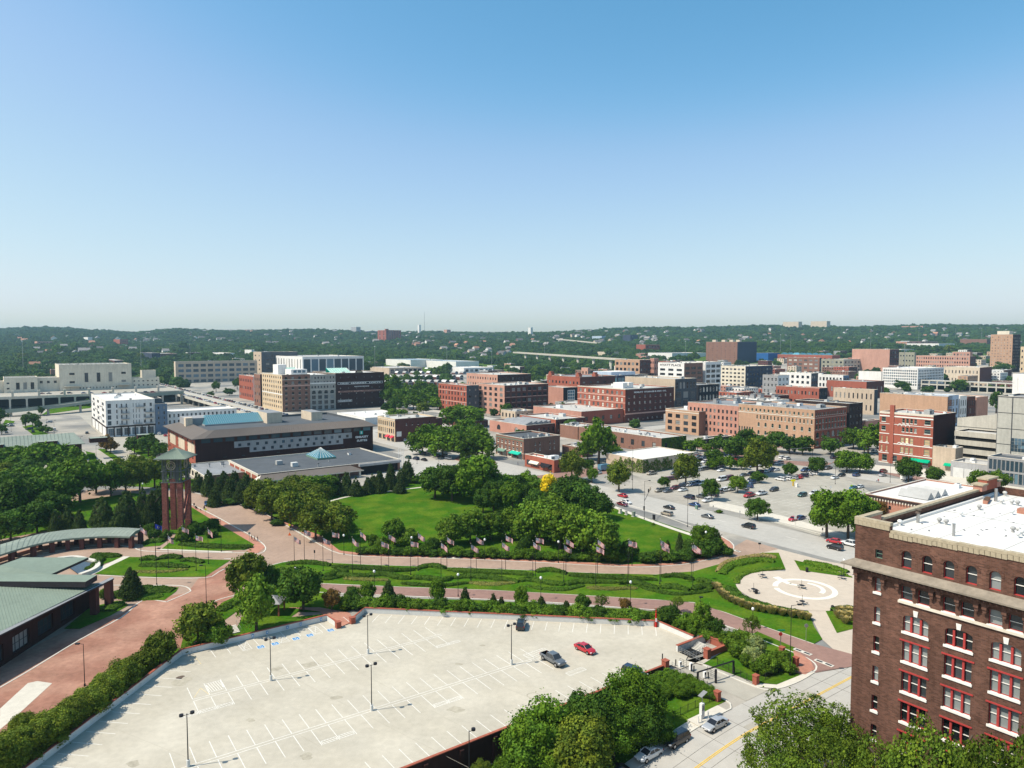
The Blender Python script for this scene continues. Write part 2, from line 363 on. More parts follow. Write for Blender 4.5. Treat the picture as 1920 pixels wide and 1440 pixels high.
for k, off in enumerate((105, 205, 305, 405)):
 street('cross_street', M0+A*off-B*(20 if k else 60), M0+A*off+B*420, 15, 'street_concrete' if k else 'road_pavers_dark', 2)
for off in (118, 230, 350): street('side_street', M0+B*off-A*10, M0+B*off+A*520, 14, 'street_concrete', 3)
sheet('parking_lot', [(1335,947),(1180,888),(1215,880),(1300,872),(1330,835),(1480,862),(1600,905),(1700,960),(1620,1030)], 'lot_concrete', 4)
sheet('sidewalk', [(1330,948),(1540,998),(1600,1020),(1600,1008),(1545,990),(1470,968),(1400,952),(1330,937)], 'sidewalk', 5)
sheet('brick_street', [(1560,868),(1600,872),(1760,915),(1950,958),(1950,925),(1780,893),(1640,872),(1570,858)], 'road_pavers_dark', 5)
sheet('brick_street', [(1300,838),(1330,832),(1360,845),(1440,862),(1560,868),(1545,878),(1440,866),(1320,846)], 'road_pavers_dark', 5)
sheet('sidewalk', [(1600,880),(1700,890),(1790,905),(1850,918),(1960,930),(1960,900),(1640,872)], 'sidewalk', 6)
sheet('pavement', [(-100,905),(-100,862),(140,868),(210,835),(150,780),(-40,770),(-100,700),(170,745),(350,790),(330,860),(310,905)], 'lot_concrete', 3)
sheet('hotel_drive', [(690,905),(748,905),(790,900),(860,905),(960,890),(1000,880),(870,850),(760,850)], 'street_concrete', 4)
sheet('brick_walk', [(860,855),(905,858),(930,868),(900,872),(850,862)], 'walk_brick', 6)
sheet('grass_bank', [(78,778),(170,765),(172,758),(100,762)], 'grass', 6)
for q in ([(183,842),(197,842),(235,865),(218,866)], [(230,836),(262,828),(300,840),(290,862),(275,860)], [(160,846),(178,850),(185,875),(170,868)], [(10,787),(28,790),(20,800),(5,796)], [(42,800),(60,796),(92,815),(70,822)]):
 sheet('grass_island', q, 'grass', 7)
PARK = [(300,885),(360,898),(430,905),(560,915),(640,912),(700,912),(760,900),(800,908),(900,912),(1060,925),(1142,950),(1230,977),(1300,1000),(1345,1018),(1358,1030),(1350,1043),(1305,1052),(1262,1057),(1180,1060),(1000,1051),(850,1044),(700,1041),(640,1033),(600,1018),(540,983),(490,957),(455,944),(400,928),(350,918),(235,911),(120,912),(60,925),(-120,970),(-120,895),(100,893)]
sheet('park_lawn', PARK, 'grass', 6)
BRICK = [(-120,1560),(-120,990),(60,938),(120,922),(235,916),(350,922),(400,933),(455,949),(490,962),(540,988),(600,1024),(640,1038),(600,1062),(540,1080),(595,1112),(640,1140),(655,1170),(612,1161),(341,1225),(-40,1510)]
sheet('brick_drive', BRICK, 'road_pavers', 5)
PLZ = [(-120,1500),(-120,1270),(0,1250),(60,1215),(130,1180),(230,1150),(262,1128),(352,1112),(372,1085),(440,1052),(470,1060),(480,1080),(440,1110),(420,1150),(405,1190),(341,1228),(-40,1500)]
sheet('brick_forecourt', PLZ, 'plaza_brick', 7)
sheet('upper_drive', [(600,1012),(640,1037),(700,1045),(850,1048),(1000,1055),(1180,1064),(1262,1061),(1305,1055),(1350,1045),(1376,1026),(1400,1012),(1460,1030),(1429,1037),(1364,1054),(1300,1072),(1230,1078),(1130,1076),(920,1067),(700,1060),(560,1053),(500,1064)], 'road_pavers', 8)
sheet('lower_drive', [(500,1064),(528,1088),(592,1094),(750,1101),(920,1107),(1080,1116),(1230,1125),(1300,1131),(1360,1149),(1429,1174),(1526,1208),(1600,1228),(1600,1250),(1529,1262),(1490,1228),(1429,1201),(1355,1172),(1255,1148),(1180,1141),(1030,1130),(880,1123),(750,1118),(595,1111),(480,1095)], 'road_pavers_dark', 9)
sheet('brick_walk', [(600,1004),(637,1033),(700,1040),(850,1044),(1000,1050),(1180,1059),(1262,1056),(1345,1041),(1358,1028),(1344,1014),(1332,1001),(1345,1003),(1368,1016),(1376,1026),(1362,1040),(1305,1054),(1262,1060),(1180,1063),(1000,1054),(850,1047.5),(700,1044),(636,1037),(560,996),(430,935),(400,930),(400,926)], 'walk_brick', 9)
sheet('brick_walk', [(352,945),(400,968),(440,990),(478,1012),(498,1026),(480,1040),(462,1034),(477,1022),(440,1000),(400,977),(352,950)], 'walk_brick', 9)
ISL = [(500,1063),(530,1055),(560,1053),(700,1060),(920,1067),(1130,1076),(1230,1078),(1300,1072),(1364,1054),(1429,1037),(1460,1037),(1473,1068),(1430,1072),(1395,1090),(1387,1106),(1395,1122),(1440,1143),(1516,1147),(1526,1175),(1542,1199),(1526,1208),(1429,1174),(1360,1149),(1300,1130),(1230,1125),(1080,1116),(920,1107),(750,1101),(592,1094),(528,1087)]
sheet('island_lawn', ISL, 'grass', 11)
sheet('plaza_paving', [(1429,1037),(1460,1030),(1545,1052),(1600,1062),(1640,1075),(1640,1240),(1600,1252),(1542,1200),(1516,1147),(1470,1100),(1473,1068)], 'plaza_pale', 8)
PC = U(1492, 1106); PR = 13.9
def disc(c, r, n=48, r0=0, a0=0, a1=2*math.pi): return [Vector((c.x+r*math.cos(a0+(a1-a0)*k/n), c.y+r*math.sin(a0+(a1-a0)*k/n), 0)) for k in range(n+(a1-a0 < 6.2))]
sheet('plaza_circle', disc(PC, PR), 'plaza_pale', 12, world=True)
sheet('grass_bed', [(1489,1051),(1545,1063),(1598,1082),(1598,1084),(1570,1080),(1500,1070)], 'grass', 13)
sheet('grass_bed', [(1548,1147),(1600,1142),(1600,1180),(1569,1188)], 'grass', 13)
sp = MB(); IC = U(1509, 1105)
def arc_strip(c, rin, rout, a0, a1, n=40, z=.165):
 vs, fs = [], []
 for k in range(n+1):
  t = k/n; a = math.radians(a0+(a1-a0)*t); ri = rin(t); ro = rout(t)
  vs += [(c.x+ri*math.cos(a), c.y+ri*math.sin(a), z), (c.x+ro*math.cos(a), c.y+ro*math.sin(a), z)]
 fs = [(2*k, 2*k+1, 2*k+3, 2*k+2) for k in range(n)]
 sp.add(vs, fs, 'plaza_inlay')
arc_strip(IC, lambda t: 6.1, lambda t: 7.4, 165, -195+10)
arc_strip(IC, lambda t: 4.1-.7*t, lambda t: 5.0-.4*t, 60, -50, 20)
t0, t1, t2 = U(1454, 1083), U(1480, 1096), U(1504, 1100)
for a_, b_, w0_, w1_ in ((t0, t1, .9, .7), (t1, t2, .7, .5)):
 d = (b_-a_).normalized(); n = Vector((-d.y, d.x, 0))
 sp.quad(*[(q.x, q.y, .172) for q in (a_+n*w0_, a_-n*w0_, b_-n*w1_, b_+n*w1_)], 'plaza_inlay')
struct(sp.obj('plaza_inlay'))
sheet('grass_bed', [(352,947),(400,977),(440,1000),(477,1022),(462,1031),(400,1034),(302,1031),(325,1012),(335,990)], 'grass', 12)
sheet('grass_bed', [(60,945),(100,945),(250,925),(345,935),(340,1000),(300,1003),(250,995),(120,990),(0,1012),(-100,1040),(-100,985)], 'grass', 10)
sheet('grass_bed', [(177,1077),(215,1055),(240,1045),(330,1047),(432,1051),(400,1072),(385,1082),(300,1083),(225,1080)], 'grass', 12)
sheet('grass_bed', [(150,1072),(165,1056),(180,1042),(230,1040),(226,1048),(195,1058),(165,1078)], 'grass', 12)
sheet('grass_bed', [(266,1020),(278,1012),(305,1010),(313,1015),(300,1024),(270,1026)], 'grass', 12)
sheet('grass_bed', [(200,1120),(237,1100),(335,1102),(330,1110),(308,1126),(240,1127)], 'grass', 12)
sheet('grass_bed', [(168,1140),(220,1127),(242,1135),(208,1155),(150,1180),(120,1180)], 'grass', 12)
sheet('grass_bed', [(470,1130),(520,1100),(600,1100),(640,1120),(900,1126),(1180,1143),(1255,1150),(1355,1176),(1332,1205),(1311,1196),(1233,1164),(940,1148),(690,1138),(677,1139),(640,1150),(560,1148),(545,1158),(612,1152),(500,1180),(430,1198),(455,1160)], 'grass', 10)
sheet('grass_bed', [(418,1130),(440,1120),(462,1130),(440,1150),(350,1215),(338,1218),(345,1190)], 'grass', 12)
sheet('brick_walk', [(540,1140),(600,1140),(655,1150),(665,1165),(640,1176),(612,1160),(600,1148)], 'walk_brick', 13)
sheet('grass_bed', [(30,1600),(338,1216),(300,1225),(-60,1500)], 'grass', 10)
sheet('brick_walk', [(1330,1200),(1358,1186),(1350,1178),(1316,1192)], 'walk_brick', 13)
sheet('grass_bed', [(1320,1245),(1365,1212),(1420,1185),(1490,1215),(1488,1240),(1500,1268),(1456,1284),(1417,1281)], 'grass', 10)
sheet('brick_walk', [(1487,1221),(1500,1226),(1520,1240),(1527,1256),(1510,1266),(1486,1262),(1492,1245)], 'walk_brick', 12)
sheet('sidewalk', [(1417,1289),(1456,1292),(1500,1278),(1528,1262),(1520,1258),(1498,1268),(1456,1285),(1420,1282)], 'sidewalk', 11)
PATH1 = smooth_line(pts([(1128,941),(1180,962),(1240,984),(1300,1004),(1345,1015)]), 3)
struct(ribbon('footpath', PATH1, 1.9, .0, .10, 'sidewalk'))
struct(ribbon('footpath', smooth_line(pts([(612,942),(650,932),(700,925),(790,914)]), 4), 1.4, .0, .10, 'sidewalk'))
struct(ribbon('footpath', smooth_line(pts([(168,1078),(200,1062),(238,1044)]), 4), 2.0, .0, .16, 'sidewalk'))
struct(ribbon('footpath', smooth_line(pts([(300,1031),(380,1034),(435,1036)]), 4), 1.0, .0, .16, 'sidewalk'))
sheet('service_pad', [(0,1345),(0,1330),(52,1282),(70,1278),(98,1282),(40,1335),(-60,1420),(-90,1420)], 'sidewalk', 9)
for q in ([(355,922),(400,932),(455,948),(490,961),(540,987),(600,1022),(636,1038),(700,1044.5),(850,1048),(1000,1054.5),(1180,1063.5),(1262,1060.5),(1305,1054.5),(1362,1041),(1376,1027),(1368,1015),(1345,1002)],
          [(354,943),(400,966),(440,988),(480,1010),(498,1027),(488,1038),(455,1037),(300,1035),(262,1032),(247,1026),(200,1022),(160,1025),(80,1038)],
          [(500,1063),(530,1055),(560,1053),(700,1060),(920,1067),(1130,1076),(1230,1078),(1300,1072),(1364,1054),(1429,1037)],
          [(500,1063),(528,1087),(592,1094),(750,1101),(920,1107),(1080,1116),(1230,1125),(1300,1130),(1360,1149),(1429,1174),(1526,1208)],
          [(595,1111),(750,1118),(880,1123),(1030,1130),(1180,1141),(1255,1148),(1355,1172),(1429,1201),(1490,1225),(1522,1240),(1530,1256),(1500,1277),(1456,1292),(1417,1289),(1316,1246)],
          [(185,1079),(225,1081),(300,1084),(385,1084),(410,1073),(440,1056),(438,1049),(420,1048)],
          [(212,1098),(280,1098),(340,1099),(357,1107),(350,1113),(315,1128),(310,1129),(268,1126),(228,1158),(150,1200),(60,1255),(0,1290)],
          [(390,1135),(410,1125),(440,1117)], [(1332,1001),(1240,966),(1180,947),(1128,930)],
          [(1330,949),(1400,965),(1523,997),(1600,1019)]):
 kerb(q)
for k in range(6):
 q = M0+A*(-42+k*13)+B*1.0
 struct(ribbon('lane_marking', [q, q+A*4], .16, .03, .045, 'marking'))
 q = M0+A*(42+k*13)-B*3.0; struct(ribbon('lane_marking', [q, q+A*3], .16, .03, .045, 'marking'))
for k in range(7): q = M0+A*(88+k*1.6)-B*7; struct(ribbon('crosswalk_bar', [q, q+B*13], .4, .03, .047, 'marking'))
def stall_row(p, n, dirv, stall, pitch=2.7, ln=5.2, both=False, name='stall_line'):
 mb = MB()
 for k in range(n+1):
  q = p+dirv*(k*pitch); e = q+stall*ln; s_ = q-stall*ln if both else q
  nn = Vector((-(e-q).y, (e-q).x, 0)).normalized()*.06
  mb.quad(*[(v.x, v.y, .075) for v in (s_+nn, s_-nn, e-nn, e+nn)], 'marking')
 return struct(mb.obj(name))
for k in range(3): stall_row(M0+B*(26+k*17)+A*(-4-k*3), 24, A, B, both=True)
def drape(name, o, u, v, nu, nv, mat, off):
 vs, fs = [], []
 for j in range(nv+1):
  for i in range(nu+1):
   q = o+u*(i/nu)+v*(j/nv); vs.append((q.x, q.y, terr(q.x, q.y)+off))
 fs = [(j*(nu+1)+i, j*(nu+1)+i+1, (j+1)*(nu+1)+i+1, (j+1)*(nu+1)+i) for j in range(nv) for i in range(nu)]
 if u.x*v.y-u.y*v.x < 0: fs = [f[::-1] for f in fs]
 mb = MB(); mb.add(vs, fs, mat); return struct(mb.obj(name, smooth=True))
CURB = G(1313, 1361); S_C = -(CURB-WALL0).dot(A)
DRV = U(1359, 1313); T_D = (DRV-WALL0).dot(B)
EN = WALL0-A*S_C
drape('grass_verge', WALL0-A*.35-B*75, B*(75+T_D), -A*(S_C-2.4), 50, 12, 'grass', .05)
drape('sidewalk', EN+A*2.0-B*75, B*(75+T_D-2.5), -A*2.0, 50, 3, 'sidewalk', .09)
drape('near_street', EN-B*75, B*(75+T_D+3), -A*15, 50, 10, 'street_concrete', .02)
drape('near_street', EN+B*(T_D+3), B*60, -A*15, 30, 8, 'street_concrete', .02)
drape('driveway', WALL0+B*T_D*0+B*1.2, B*(12.5), -A*(S_C-.1), 6, 10, 'lot_concrete', .035)
YL = G(1303, 1440)
for k in (0, .28):
 q0 = EN-A*(-(YL-EN).dot(A)+k)
 ln = [q0+B*(t_) for t_ in range(-30, 27)]
 struct(ribbon('yellow_line', ln, .13, lambda q: terr(q.x, q.y)+.02, lambda q: terr(q.x, q.y)+.055, 'yellow_paint'))
kl = [EN+B*t_ for t_ in range(-70, int(T_D)-1)] + [EN+B*(T_D-1.2)+A*.3, EN+B*(T_D-.3)+A*1.1, EN+B*T_D+A*2.3, EN+B*T_D+A*5]
struct(ribbon('kerb', kl, .25, lambda q: terr(q.x, q.y)-.2, lambda q: terr(q.x, q.y)+.15, 'kerb_stone'))
for a_, b_, w_, l_ in ((-6, 4.5, 3.2, 9), (8, 3.5, 3.6, 5)):
 drape('street_patch', EN-A*b_+B*a_, B*l_, -A*w_, 6, 3, 'lot_concrete', .04)
M('joint', (.17,.16,.145), .9)
for s_ in (3.6, 7.4):
 struct(ribbon('slab_joint', [EN-A*s_+B*t_ for t_ in range(-60, 60, 2)], .05, lambda q: terr(q.x, q.y)+.02, lambda q: terr(q.x, q.y)+.045, 'joint'))
for t_ in range(-54, 50, 6):
 struct(ribbon('slab_joint', [EN-A*s2+B*t_ for s2 in (0, 3, 6, 9, 12)], .04, lambda q: terr(q.x, q.y)+.02, lambda q: terr(q.x, q.y)+.043, 'joint'))
# ================================================================== PARKING DECK
DZ = .17
wl = [U(x, y, DZ) for x, y in ((341,1228.5),(612,1163),(634,1177),(661,1168.5),(684,1149),(1233,1174),(1300,1203))]
ldir = (U(65, 1440, DZ)-wl[0]).normalized()
deckp = [wl[0]+ldir*60] + wl + [U(1286,1238,DZ), U(1316,1246,DZ), WALL0+B*13.7-A*2, WALL0+B*1.2-A*2, WALL0+B*1.2, WALL0, WALL0-B*85]
deck = empty('parking_deck', (0, 0, 0)); tag(deck, 'pale concrete rooftop parking deck with white painted stalls and brick-topped parapet', 'parking deck')
dm = MB(); dm.prism([(q.x, q.y) for q in deckp], -6, DZ, 'brick_dark', top='deck_concrete'); dm.obj('slab', deck)
def parapet(line, th=.32, h=1.12, inner='deck_wall_paint'):
 ribbon('parapet', line, th, DZ-.25, DZ+h, inner, deck)
 ribbon('coping', line, th+.16, DZ+h, DZ+h+.13, 'coping_brick', deck)
parapet([wl[0]+ldir*60, wl[0], wl[1], wl[2]])
parapet([wl[3], wl[4], wl[5], wl[6]])
parapet([WALL0-B*85, WALL0-B*1.2], .3, .55, 'brick_dark')
for q, hh in ((WALL0-B*.5, 1.35), (wl[2], 1.25), (wl[3], 1.25)):
 mb = MB(); mb.box(-.5, .5, -.5, .5, -.2, hh, 'coping_brick'); mb.box(-.58, .58, -.58, .58, hh, hh+.12, 'brick_red'); mb.obj('pier', deck, (q.x, q.y, DZ), ROT)
mb = MB(); mb.box(-.35, .35, -.3, .3, -5.5, DZ+.1, 'brick_dark'); plm = mb.mesh('pilaster')
for k in range(14): mk('pilaster', plm, deck, WALL0-B*(3+k*6)-A*.25, ROT)
def lines(name, segs, wd=.115, mat='marking', z=DZ+.006):
 mb = MB()
 for a, b in segs:
  a, b = Vector(a), Vector(b); d = (b-a).normalized(); n = Vector((-d.y, d.x, 0))*wd/2
  mb.quad(*[(v.x, v.y, z) for v in (a+n, a-n, b-n, b+n)], mat)
 return struct(mb.obj(name, deck), 'stuff')
def D(x, y): return U(x, y, DZ)
def row(a, b, pitch, ln, skip0=0):
 a, b = D(*a), D(*b); d = (b-a).normalized(); L_ = (b-a).length; nn = Vector((d.y, -d.x, 0))
 segs = [(a+nn*.35, b+nn*.35), (a-nn*.35, b-nn*.35)]
 k = 0
 while k*pitch <= L_+.1:
  q = a+d*(k*pitch)
  segs += [(q+nn*.35, q+nn*(.35+ln)), (q-nn*.35, q-nn*(.35+ln))]; k += 1
 lines('stall_lines', segs); return a, d, nn
r1 = row((362,1313), (828,1190), 2.72, 4.9)
r2 = row((330,1446), (1007,1234), 2.72, 5.0)
row((-60,1566), (240,1478), 2.72, 5.0)
def hatch(c0, u, v, n, mat='marking'):
 """outlined box with slanted bars"""
 segs = [(c0, c0+u), (c0+v, c0+u+v), (c0, c0+v), (c0+u, c0+u+v)]
 for k in range(n): segs.append((c0+u*(k/n), c0+u*((k+1)/n)+v))
 lines('hatching', segs, .10, mat)
for (a, d, nn), ks in ((r1, (-1, 0, 1, 16, 17)), (r2, (7, 8, 14, 15))):
 for k in ks: hatch(a+d*(k*2.72+.2)+nn*4.2, d*2.3, nn*.95, 5)
hatch(D(362,1313)+r1[1]*2.9-r1[2]*4.9, r1[1]*2.4, -r1[2]*-3.6, 6)
hatch(D(980,1228), B*5.2, -A*3.0, 8); hatch(D(1060,1262), B*4.0, -A*1.3, 6)
lines('island_outline', [(D(376,1290), D(364,1308)), (D(376,1290), D(392,1302)), (D(364,1230), D(377,1245)), (D(364,1230), D(350,1246)), (D(350,1246), D(377,1245))], .1, 'faded_yellow')
w0 = wl[0]; segs = []
ld_in = (D(361,1259)-D(315,1256)).normalized()
for k in range(17): q = w0+ldir*(3.2+k*2.95)+ld_in*.6; segs.append((q, q+ld_in*4.9))
d1 = (wl[1]-wl[0]).normalized()
for k in range(11): q = wl[0]+d1*(5.0+k*2.75)-A*.4; segs.append((q, q-A*4.4))
d2 = (wl[5]-wl[4]).normalized(); vv = Vector((-.16, -1, 0)).normalized()
for k in range(22): q = wl[4]+d2*(3.5+k*2.85)+vv*.5; segs.append((q, q+vv*4.6))
for k in range(26): q = WALL0-B*(6.0+k*2.72)+A*.8; segs.append((q, q+A*4.6))
lines('stall_lines', segs)
for px_, py_ in ((460,1211),(530,1197),(592,1181)):
 q = D(px_, py_); hatch(q-d1*1.0-A*2.2, d1*1.7, A*4.2, 1)
 lines('hatching', [(q-d1*1.0+A*(-2.0+k*.85), q+d1*.7+A*(-1.5+k*.85)) for k in range(5)], .1)
for px_, py_ in ((489,1213),(516,1207),(555,1197.5),(581,1191),(620,1181.5)):
 q = D(px_, py_); mb = MB()
 mb.box(-.72, .72, -.72, .72, .004, .008, 'marking'); mb.box(-.62, .62, -.62, .62, .008, .012, 'blue_paint')
 for a_ in range(12):
  t_ = math.radians(-200+a_*20); c_, s_ = math.cos(t_), math.sin(t_)
  mb.box(-.05+.3*c_-.045, -.05+.3*c_+.045, -.12+.3*s_-.045, -.12+.3*s_+.045, .012, .016, 'marking')
 mb.box(-.1, .0, -.1, .32, .012, .0165, 'marking'); mb.box(-.1, .3, -.12, -.03, .012, .017, 'marking'); mb.box(.22, .31, -.4, -.1, .012, .0165, 'marking'); mb.box(-.13, .03, .36, .5, .012, .0165, 'marking')
 mb.obj('accessible_symbol', deck, (q.x, q.y, DZ), math.atan2(d1.y, d1.x))
M('stain', (.385,.35,.275), .9, n1=.2, s1=1.5); M('stain_dark', (.13,.10,.08), .9, n1=.3, s1=3)
def blob(name, px_, py_, r, mat, seed, parent=deck, z=DZ+.003):
 rr = random.Random(seed); c = D(px_, py_); ph = [rr.random()*6.28 for _ in range(4)]
 vs = [(c.x, c.y, z)]+[(c.x+r*(1+.22*math.sin(2*t+ph[0])+.15*math.sin(3*t+ph[1])+.08*math.sin(7*t+ph[2]))*math.cos(t), c.y+r*.8*(1+.2*math.sin(2*t+ph[1])+.1*math.sin(5*t+ph[3]))*math.sin(t), z) for t in [k*math.pi/14 for k in range(28)]]
 mb = MB(); mb.add(vs, [(0, 1+k, 1+(k+1) % 28) for k in range(28)], mat); return mb.obj(name, parent)
for i, (x_, y_, r_, m_) in enumerate(((338,1270,.75,'stain_dark'),(582,1246,1.3,'stain'),(519,1254,1.0,'stain'),(855,1330,1.2,'stain'),(630,1308,.9,'stain'),(575,1418,1.0,'stain'),(340,1278,1.8,'stain'),(1015,1305,.4,'stain'),(705,1240,.6,'stain'),(860,1245,.7,'stain'),(1120,1290,.8,'stain'),(470,1350,.7,'stain'),(250,1432,.9,'stain'),(905,1210,.5,'stain'))):
 blob('stain', x_, y_, r_, m_, i)
lines('repair_outline', [(D(1000+12*math.cos(a)+0*a, 1304+5*math.sin(a)), D(1000+12*math.cos(a+.5), 1304+5*math.sin(a+.5))) for a in [k*.5 for k in range(13)]], .2, 'stain')
for a_, b_ in (((560,1200),(900,1380)), ((640,1172),(1090,1345)), ((200,1360),(700,1560)), ((430,1210),(880,1440)), ((800,1160),(1180,1280)), ((330,1245),(600,1400))):
 lines('joint_line', [(D(*a_), D(*b_))], .05, 'stain', DZ+.003)
for px_, py_ in ((474,1192),(501,1185.5),(539,1176),(564,1170),(602,1161)):
 q = U(px_, py_, DZ+.7); mb = MB(); mb.box(-.22, .22, -.03, .0, -.3, .3, 'blue_paint'); mb.box(-.1, .1, -.035, -.03, -.15, .15, 'white_paint')
 mb.obj('wall_plate', deck, (q.x, q.y, q.z), math.atan2(d1.y, d1.x))
st = empty('stair_enclosure', U(1300, 1225, 0), ROT); tag(st, 'sunken exit stairs with steel railings at the right corner of the deck', 'stairs')
mb = MB(); mb.box(-2.2, 3.2, -1.2, 1.6, .18, .20, 'inside_shade'); mb.obj('opening_shade', st)  # flat dark sheet: the stairwell's shade painted onto the deck
for k in range(7):
 mb = MB(); mb.box(1.2+k*.3, 1.48+k*.3, -1.1, 1.5, .2+k*.13, .27+k*.13, 'kerb_stone'); mb.obj('step', st)
mb = MB(); mb.box(-2.2, 6.2, 2.0, 2.4, -.3, 1.3, 'deck_wall_paint'); mb.box(6.2, 6.6, -3.2, 2.4, -.3, 1.3, 'brick_red'); mb.box(.5, 6.2, -3.2, -2.8, -.3, 1.2, 'brick_red'); mb.obj('wall', st)
mb = MB(); mb.box(-2.2, 6.7, 1.9, 2.5, 1.3, 1.42, 'coping_brick'); mb.box(6.1, 6.7, -3.3, 1.9, 1.3, 1.42, 'coping_brick'); mb.box(.5, 6.1, -3.3, -2.7, 1.2, 1.32, 'coping_brick'); mb.obj('coping', st)
mb = MB(); mb.box(-.3, .7, -3.6, -2.6, -.3, 1.9, 'brick_red'); mb.box(-.4, .8, -3.7, -2.5, 1.9, 2.05, 'coping_brick'); mb.obj('pier', st)
def railing(name, p, q, parent, h=1.1, n=4, bars=3, r=.035, mat='steel', z=0):
 mb = MB(); p, q = Vector(p), Vector(q)
 for k in range(n+1): c = p+(q-p)*k/n; mb.tube((c.x, c.y, c.z), (c.x, c.y, c.z+h), r, r, mat, 5)
 for k in range(bars): zz = h*(1-k/(bars+.3)); mb.tube((p.x, p.y, p.z+zz), (q.x, q.y, q.z+zz), r*.8, r*.8, mat, 5)
 return mb.obj(name, parent)
for a_, b_ in (((-2.3,-1.3,.17),(-2.3,1.7,.17)), ((-2.3,1.7,.17),(1.2,1.7,.17)), ((-2.3,-1.3,.17),(1.0,-1.3,.17)), ((1.2,-1.2,.3),(3.4,-1.2,1.2)), ((1.2,1.5,.3),(3.4,1.5,1.2))): railing('railing', a_, b_, st)
for i, (a_, b_) in enumerate((((1286,1228),(1312,1243)), ((1260,1250),(1282,1268)))):
 o = railing('guard_rail', D(*a_), D(*b_), None, .95, 4, 2); tag(o, ['low steel guard rail beside the sunken exit stairs', 'low steel guard rail between driveway and shrubs beside the brick pier'][i], 'railing')
for i, (x_, y_, c_, h_) in enumerate(((1242,1237,'dark_metal',1.1),(1267,1248,'dark_metal',1.1),(1296,1258,'dark_metal',1.1),(1301,1260,'dark_metal',1.1),(1275,1250,'sidewalk',1.0),(1295,1256,'sidewalk',1.3),(1321,1270,'sidewalk',1.1),(1328,1272,'dark_metal',1.1))):
 mb = MB(); q = D(x_, y_)
 if c_ == 'dark_metal': mb.tube((0,0,0), (0,0,h_), .11, .11, c_, 8); mb.sphere((0,0,h_), .11, c_); nm = 'bollard'; lb = 'dark steel bollard, %s along the deck entrance lanes' % nth(i, 'left')
 else: mb.box(-.25, .25, -.2, .2, 0, h_, 'white_paint'); mb.box(-.2, .2, -.22, -.2, h_*.5, h_*.85, 'dark_metal'); nm = 'ticket_machine'; lb = 'cream ticket machine on the entrance island, %s' % ['', '', '', '', 'left of the pair by the arrow marking', 'middle one between two bollards', 'nearest the dark height bar'][i]
 tag(mb.obj(nm, None, (q.x, q.y, q.z), ROT), lb, 'bollard' if nm == 'bollard' else 'ticket machine', 'bollards at the deck entrance' if nm == 'bollard' else 'ticket machines')
for i, (x_, y_) in enumerate(((1281,1252),(1333,1268))):
 q = D(x_, y_); o = railing('crowd_gate', q-A*.8, q+A*.8, None, 1.5, 2, 4, .03, 'dark_metal'); tag(o, ['narrow dark gate of bars between the ticket machines', 'narrow dark gate beside the height bar'][i], 'gate')
hb = empty('height_bar', (0,0,0)); tag(hb, 'dark steel height limit frame spanning the driveway beside the fence', 'gate frame')
p1_, p2_, p3_ = U(1308,1286), U(1342,1281), U(1375,1264)
for q in (p1_, p2_, p3_): mb = MB(); mb.box(-.14, .14, -.14, .14, 0, 2.5, 'dark_metal'); mb.obj('post', hb, q, ROT)
mb = MB(); mb.tube(p1_+Vector((0,0,2.45)), p3_+Vector((0,0,2.45)), .16, .16, 'dark_metal', 4); mb.obj('beam', hb)
kq = U(1313, 1346); kq = G(1316, 1348)
ks = empty('kiosk', kq, ROT); tag(ks, 'white pay kiosk with slim solar panel on a pad beside the silver sedan', 'kiosk')
mb = MB(); mb.box(-2.2, 2.0, -1.3, 1.1, -.3, .13, 'sidewalk'); mb.obj('pad', ks)
mb = MB(); mb.box(-.35, .35, -.25, .25, .1, 2.6, 'white_paint'); mb.box(-.28, .28, -.27, -.25, 1.5, 2.3, 'grey_metal'); mb.obj('cabinet', ks)
mb = MB(); mb.tube((0,0,2.6), (0,0,4.0), .06, .06, 'steel', 6); mb.add([(-.6,-.4,3.8),(.8,-.4,4.3),(.8,.4,4.3),(-.6,.4,3.8),(-.6,-.4,3.87),(.8,-.4,4.37),(.8,.4,4.37),(-.6,.4,3.87)], [(3,2,1,0),(4,5,6,7),(0,1,5,4),(1,2,6,5),(2,3,7,6),(3,0,4,7)], 'grey_metal'); mb.obj('solar_panel', ks)
for dx in (-1.6, -.9, .8): mb = MB(); mb.tube((dx,-.6,.1), (dx,-.6,1.3), .1, .1, 'white_paint', 7); mb.obj('bollard', ks)
def fence(name, p, q, label, n, h=1.25, tz=True):
 r = empty(name, (0,0,0)); tag(r, label, 'fence'); p, q = Vector(p), Vector(q)
 zz = lambda c: terr(c.x, c.y) if tz else 0
 for k in range(n+1):
  c = p+(q-p)*k/n; mb = MB(); mb.tube((c.x, c.y, zz(c)), (c.x, c.y, zz(c)+h+.15), .05, .05, 'dark_metal', 5); mb.obj('post', r)
 for k in range(n):
  a, b = p+(q-p)*k/n, p+(q-p)*(k+1)/n; mb = MB()
  for f_ in (.12, .95): mb.tube((a.x, a.y, zz(a)+h*f_), (b.x, b.y, zz(b)+h*f_), .022, .022, 'dark_metal', 4)
  m_ = int((b-a).length/.16)
  for i in range(1, m_): c = a+(b-a)*i/m_; z_ = zz(a)+(zz(b)-zz(a))*i/m_; mb.tube((c.x, c.y, z_+.05), (c.x, c.y, z_+h), .011, .011, 'dark_metal', 3, cap=False)
  mb.obj('panel', r)
 return r
fence('metal_fence', G(1262,1348), G(1343,1312), 'black picket fence on the lawn behind the pay kiosk', 6)
fence('metal_fence', U(1333,1296), U(1312,1283), 'short black picket fence from the brick pier towards the height bar', 3)
fence('metal_fence', U(1345,1247), U(1412,1283), 'black picket fence along the driveway behind the height bar', 6)
fence('metal_fence', U(1423,1281), U(1482,1252), 'black picket fence between two brick piers under the pale flowering shrub', 5)
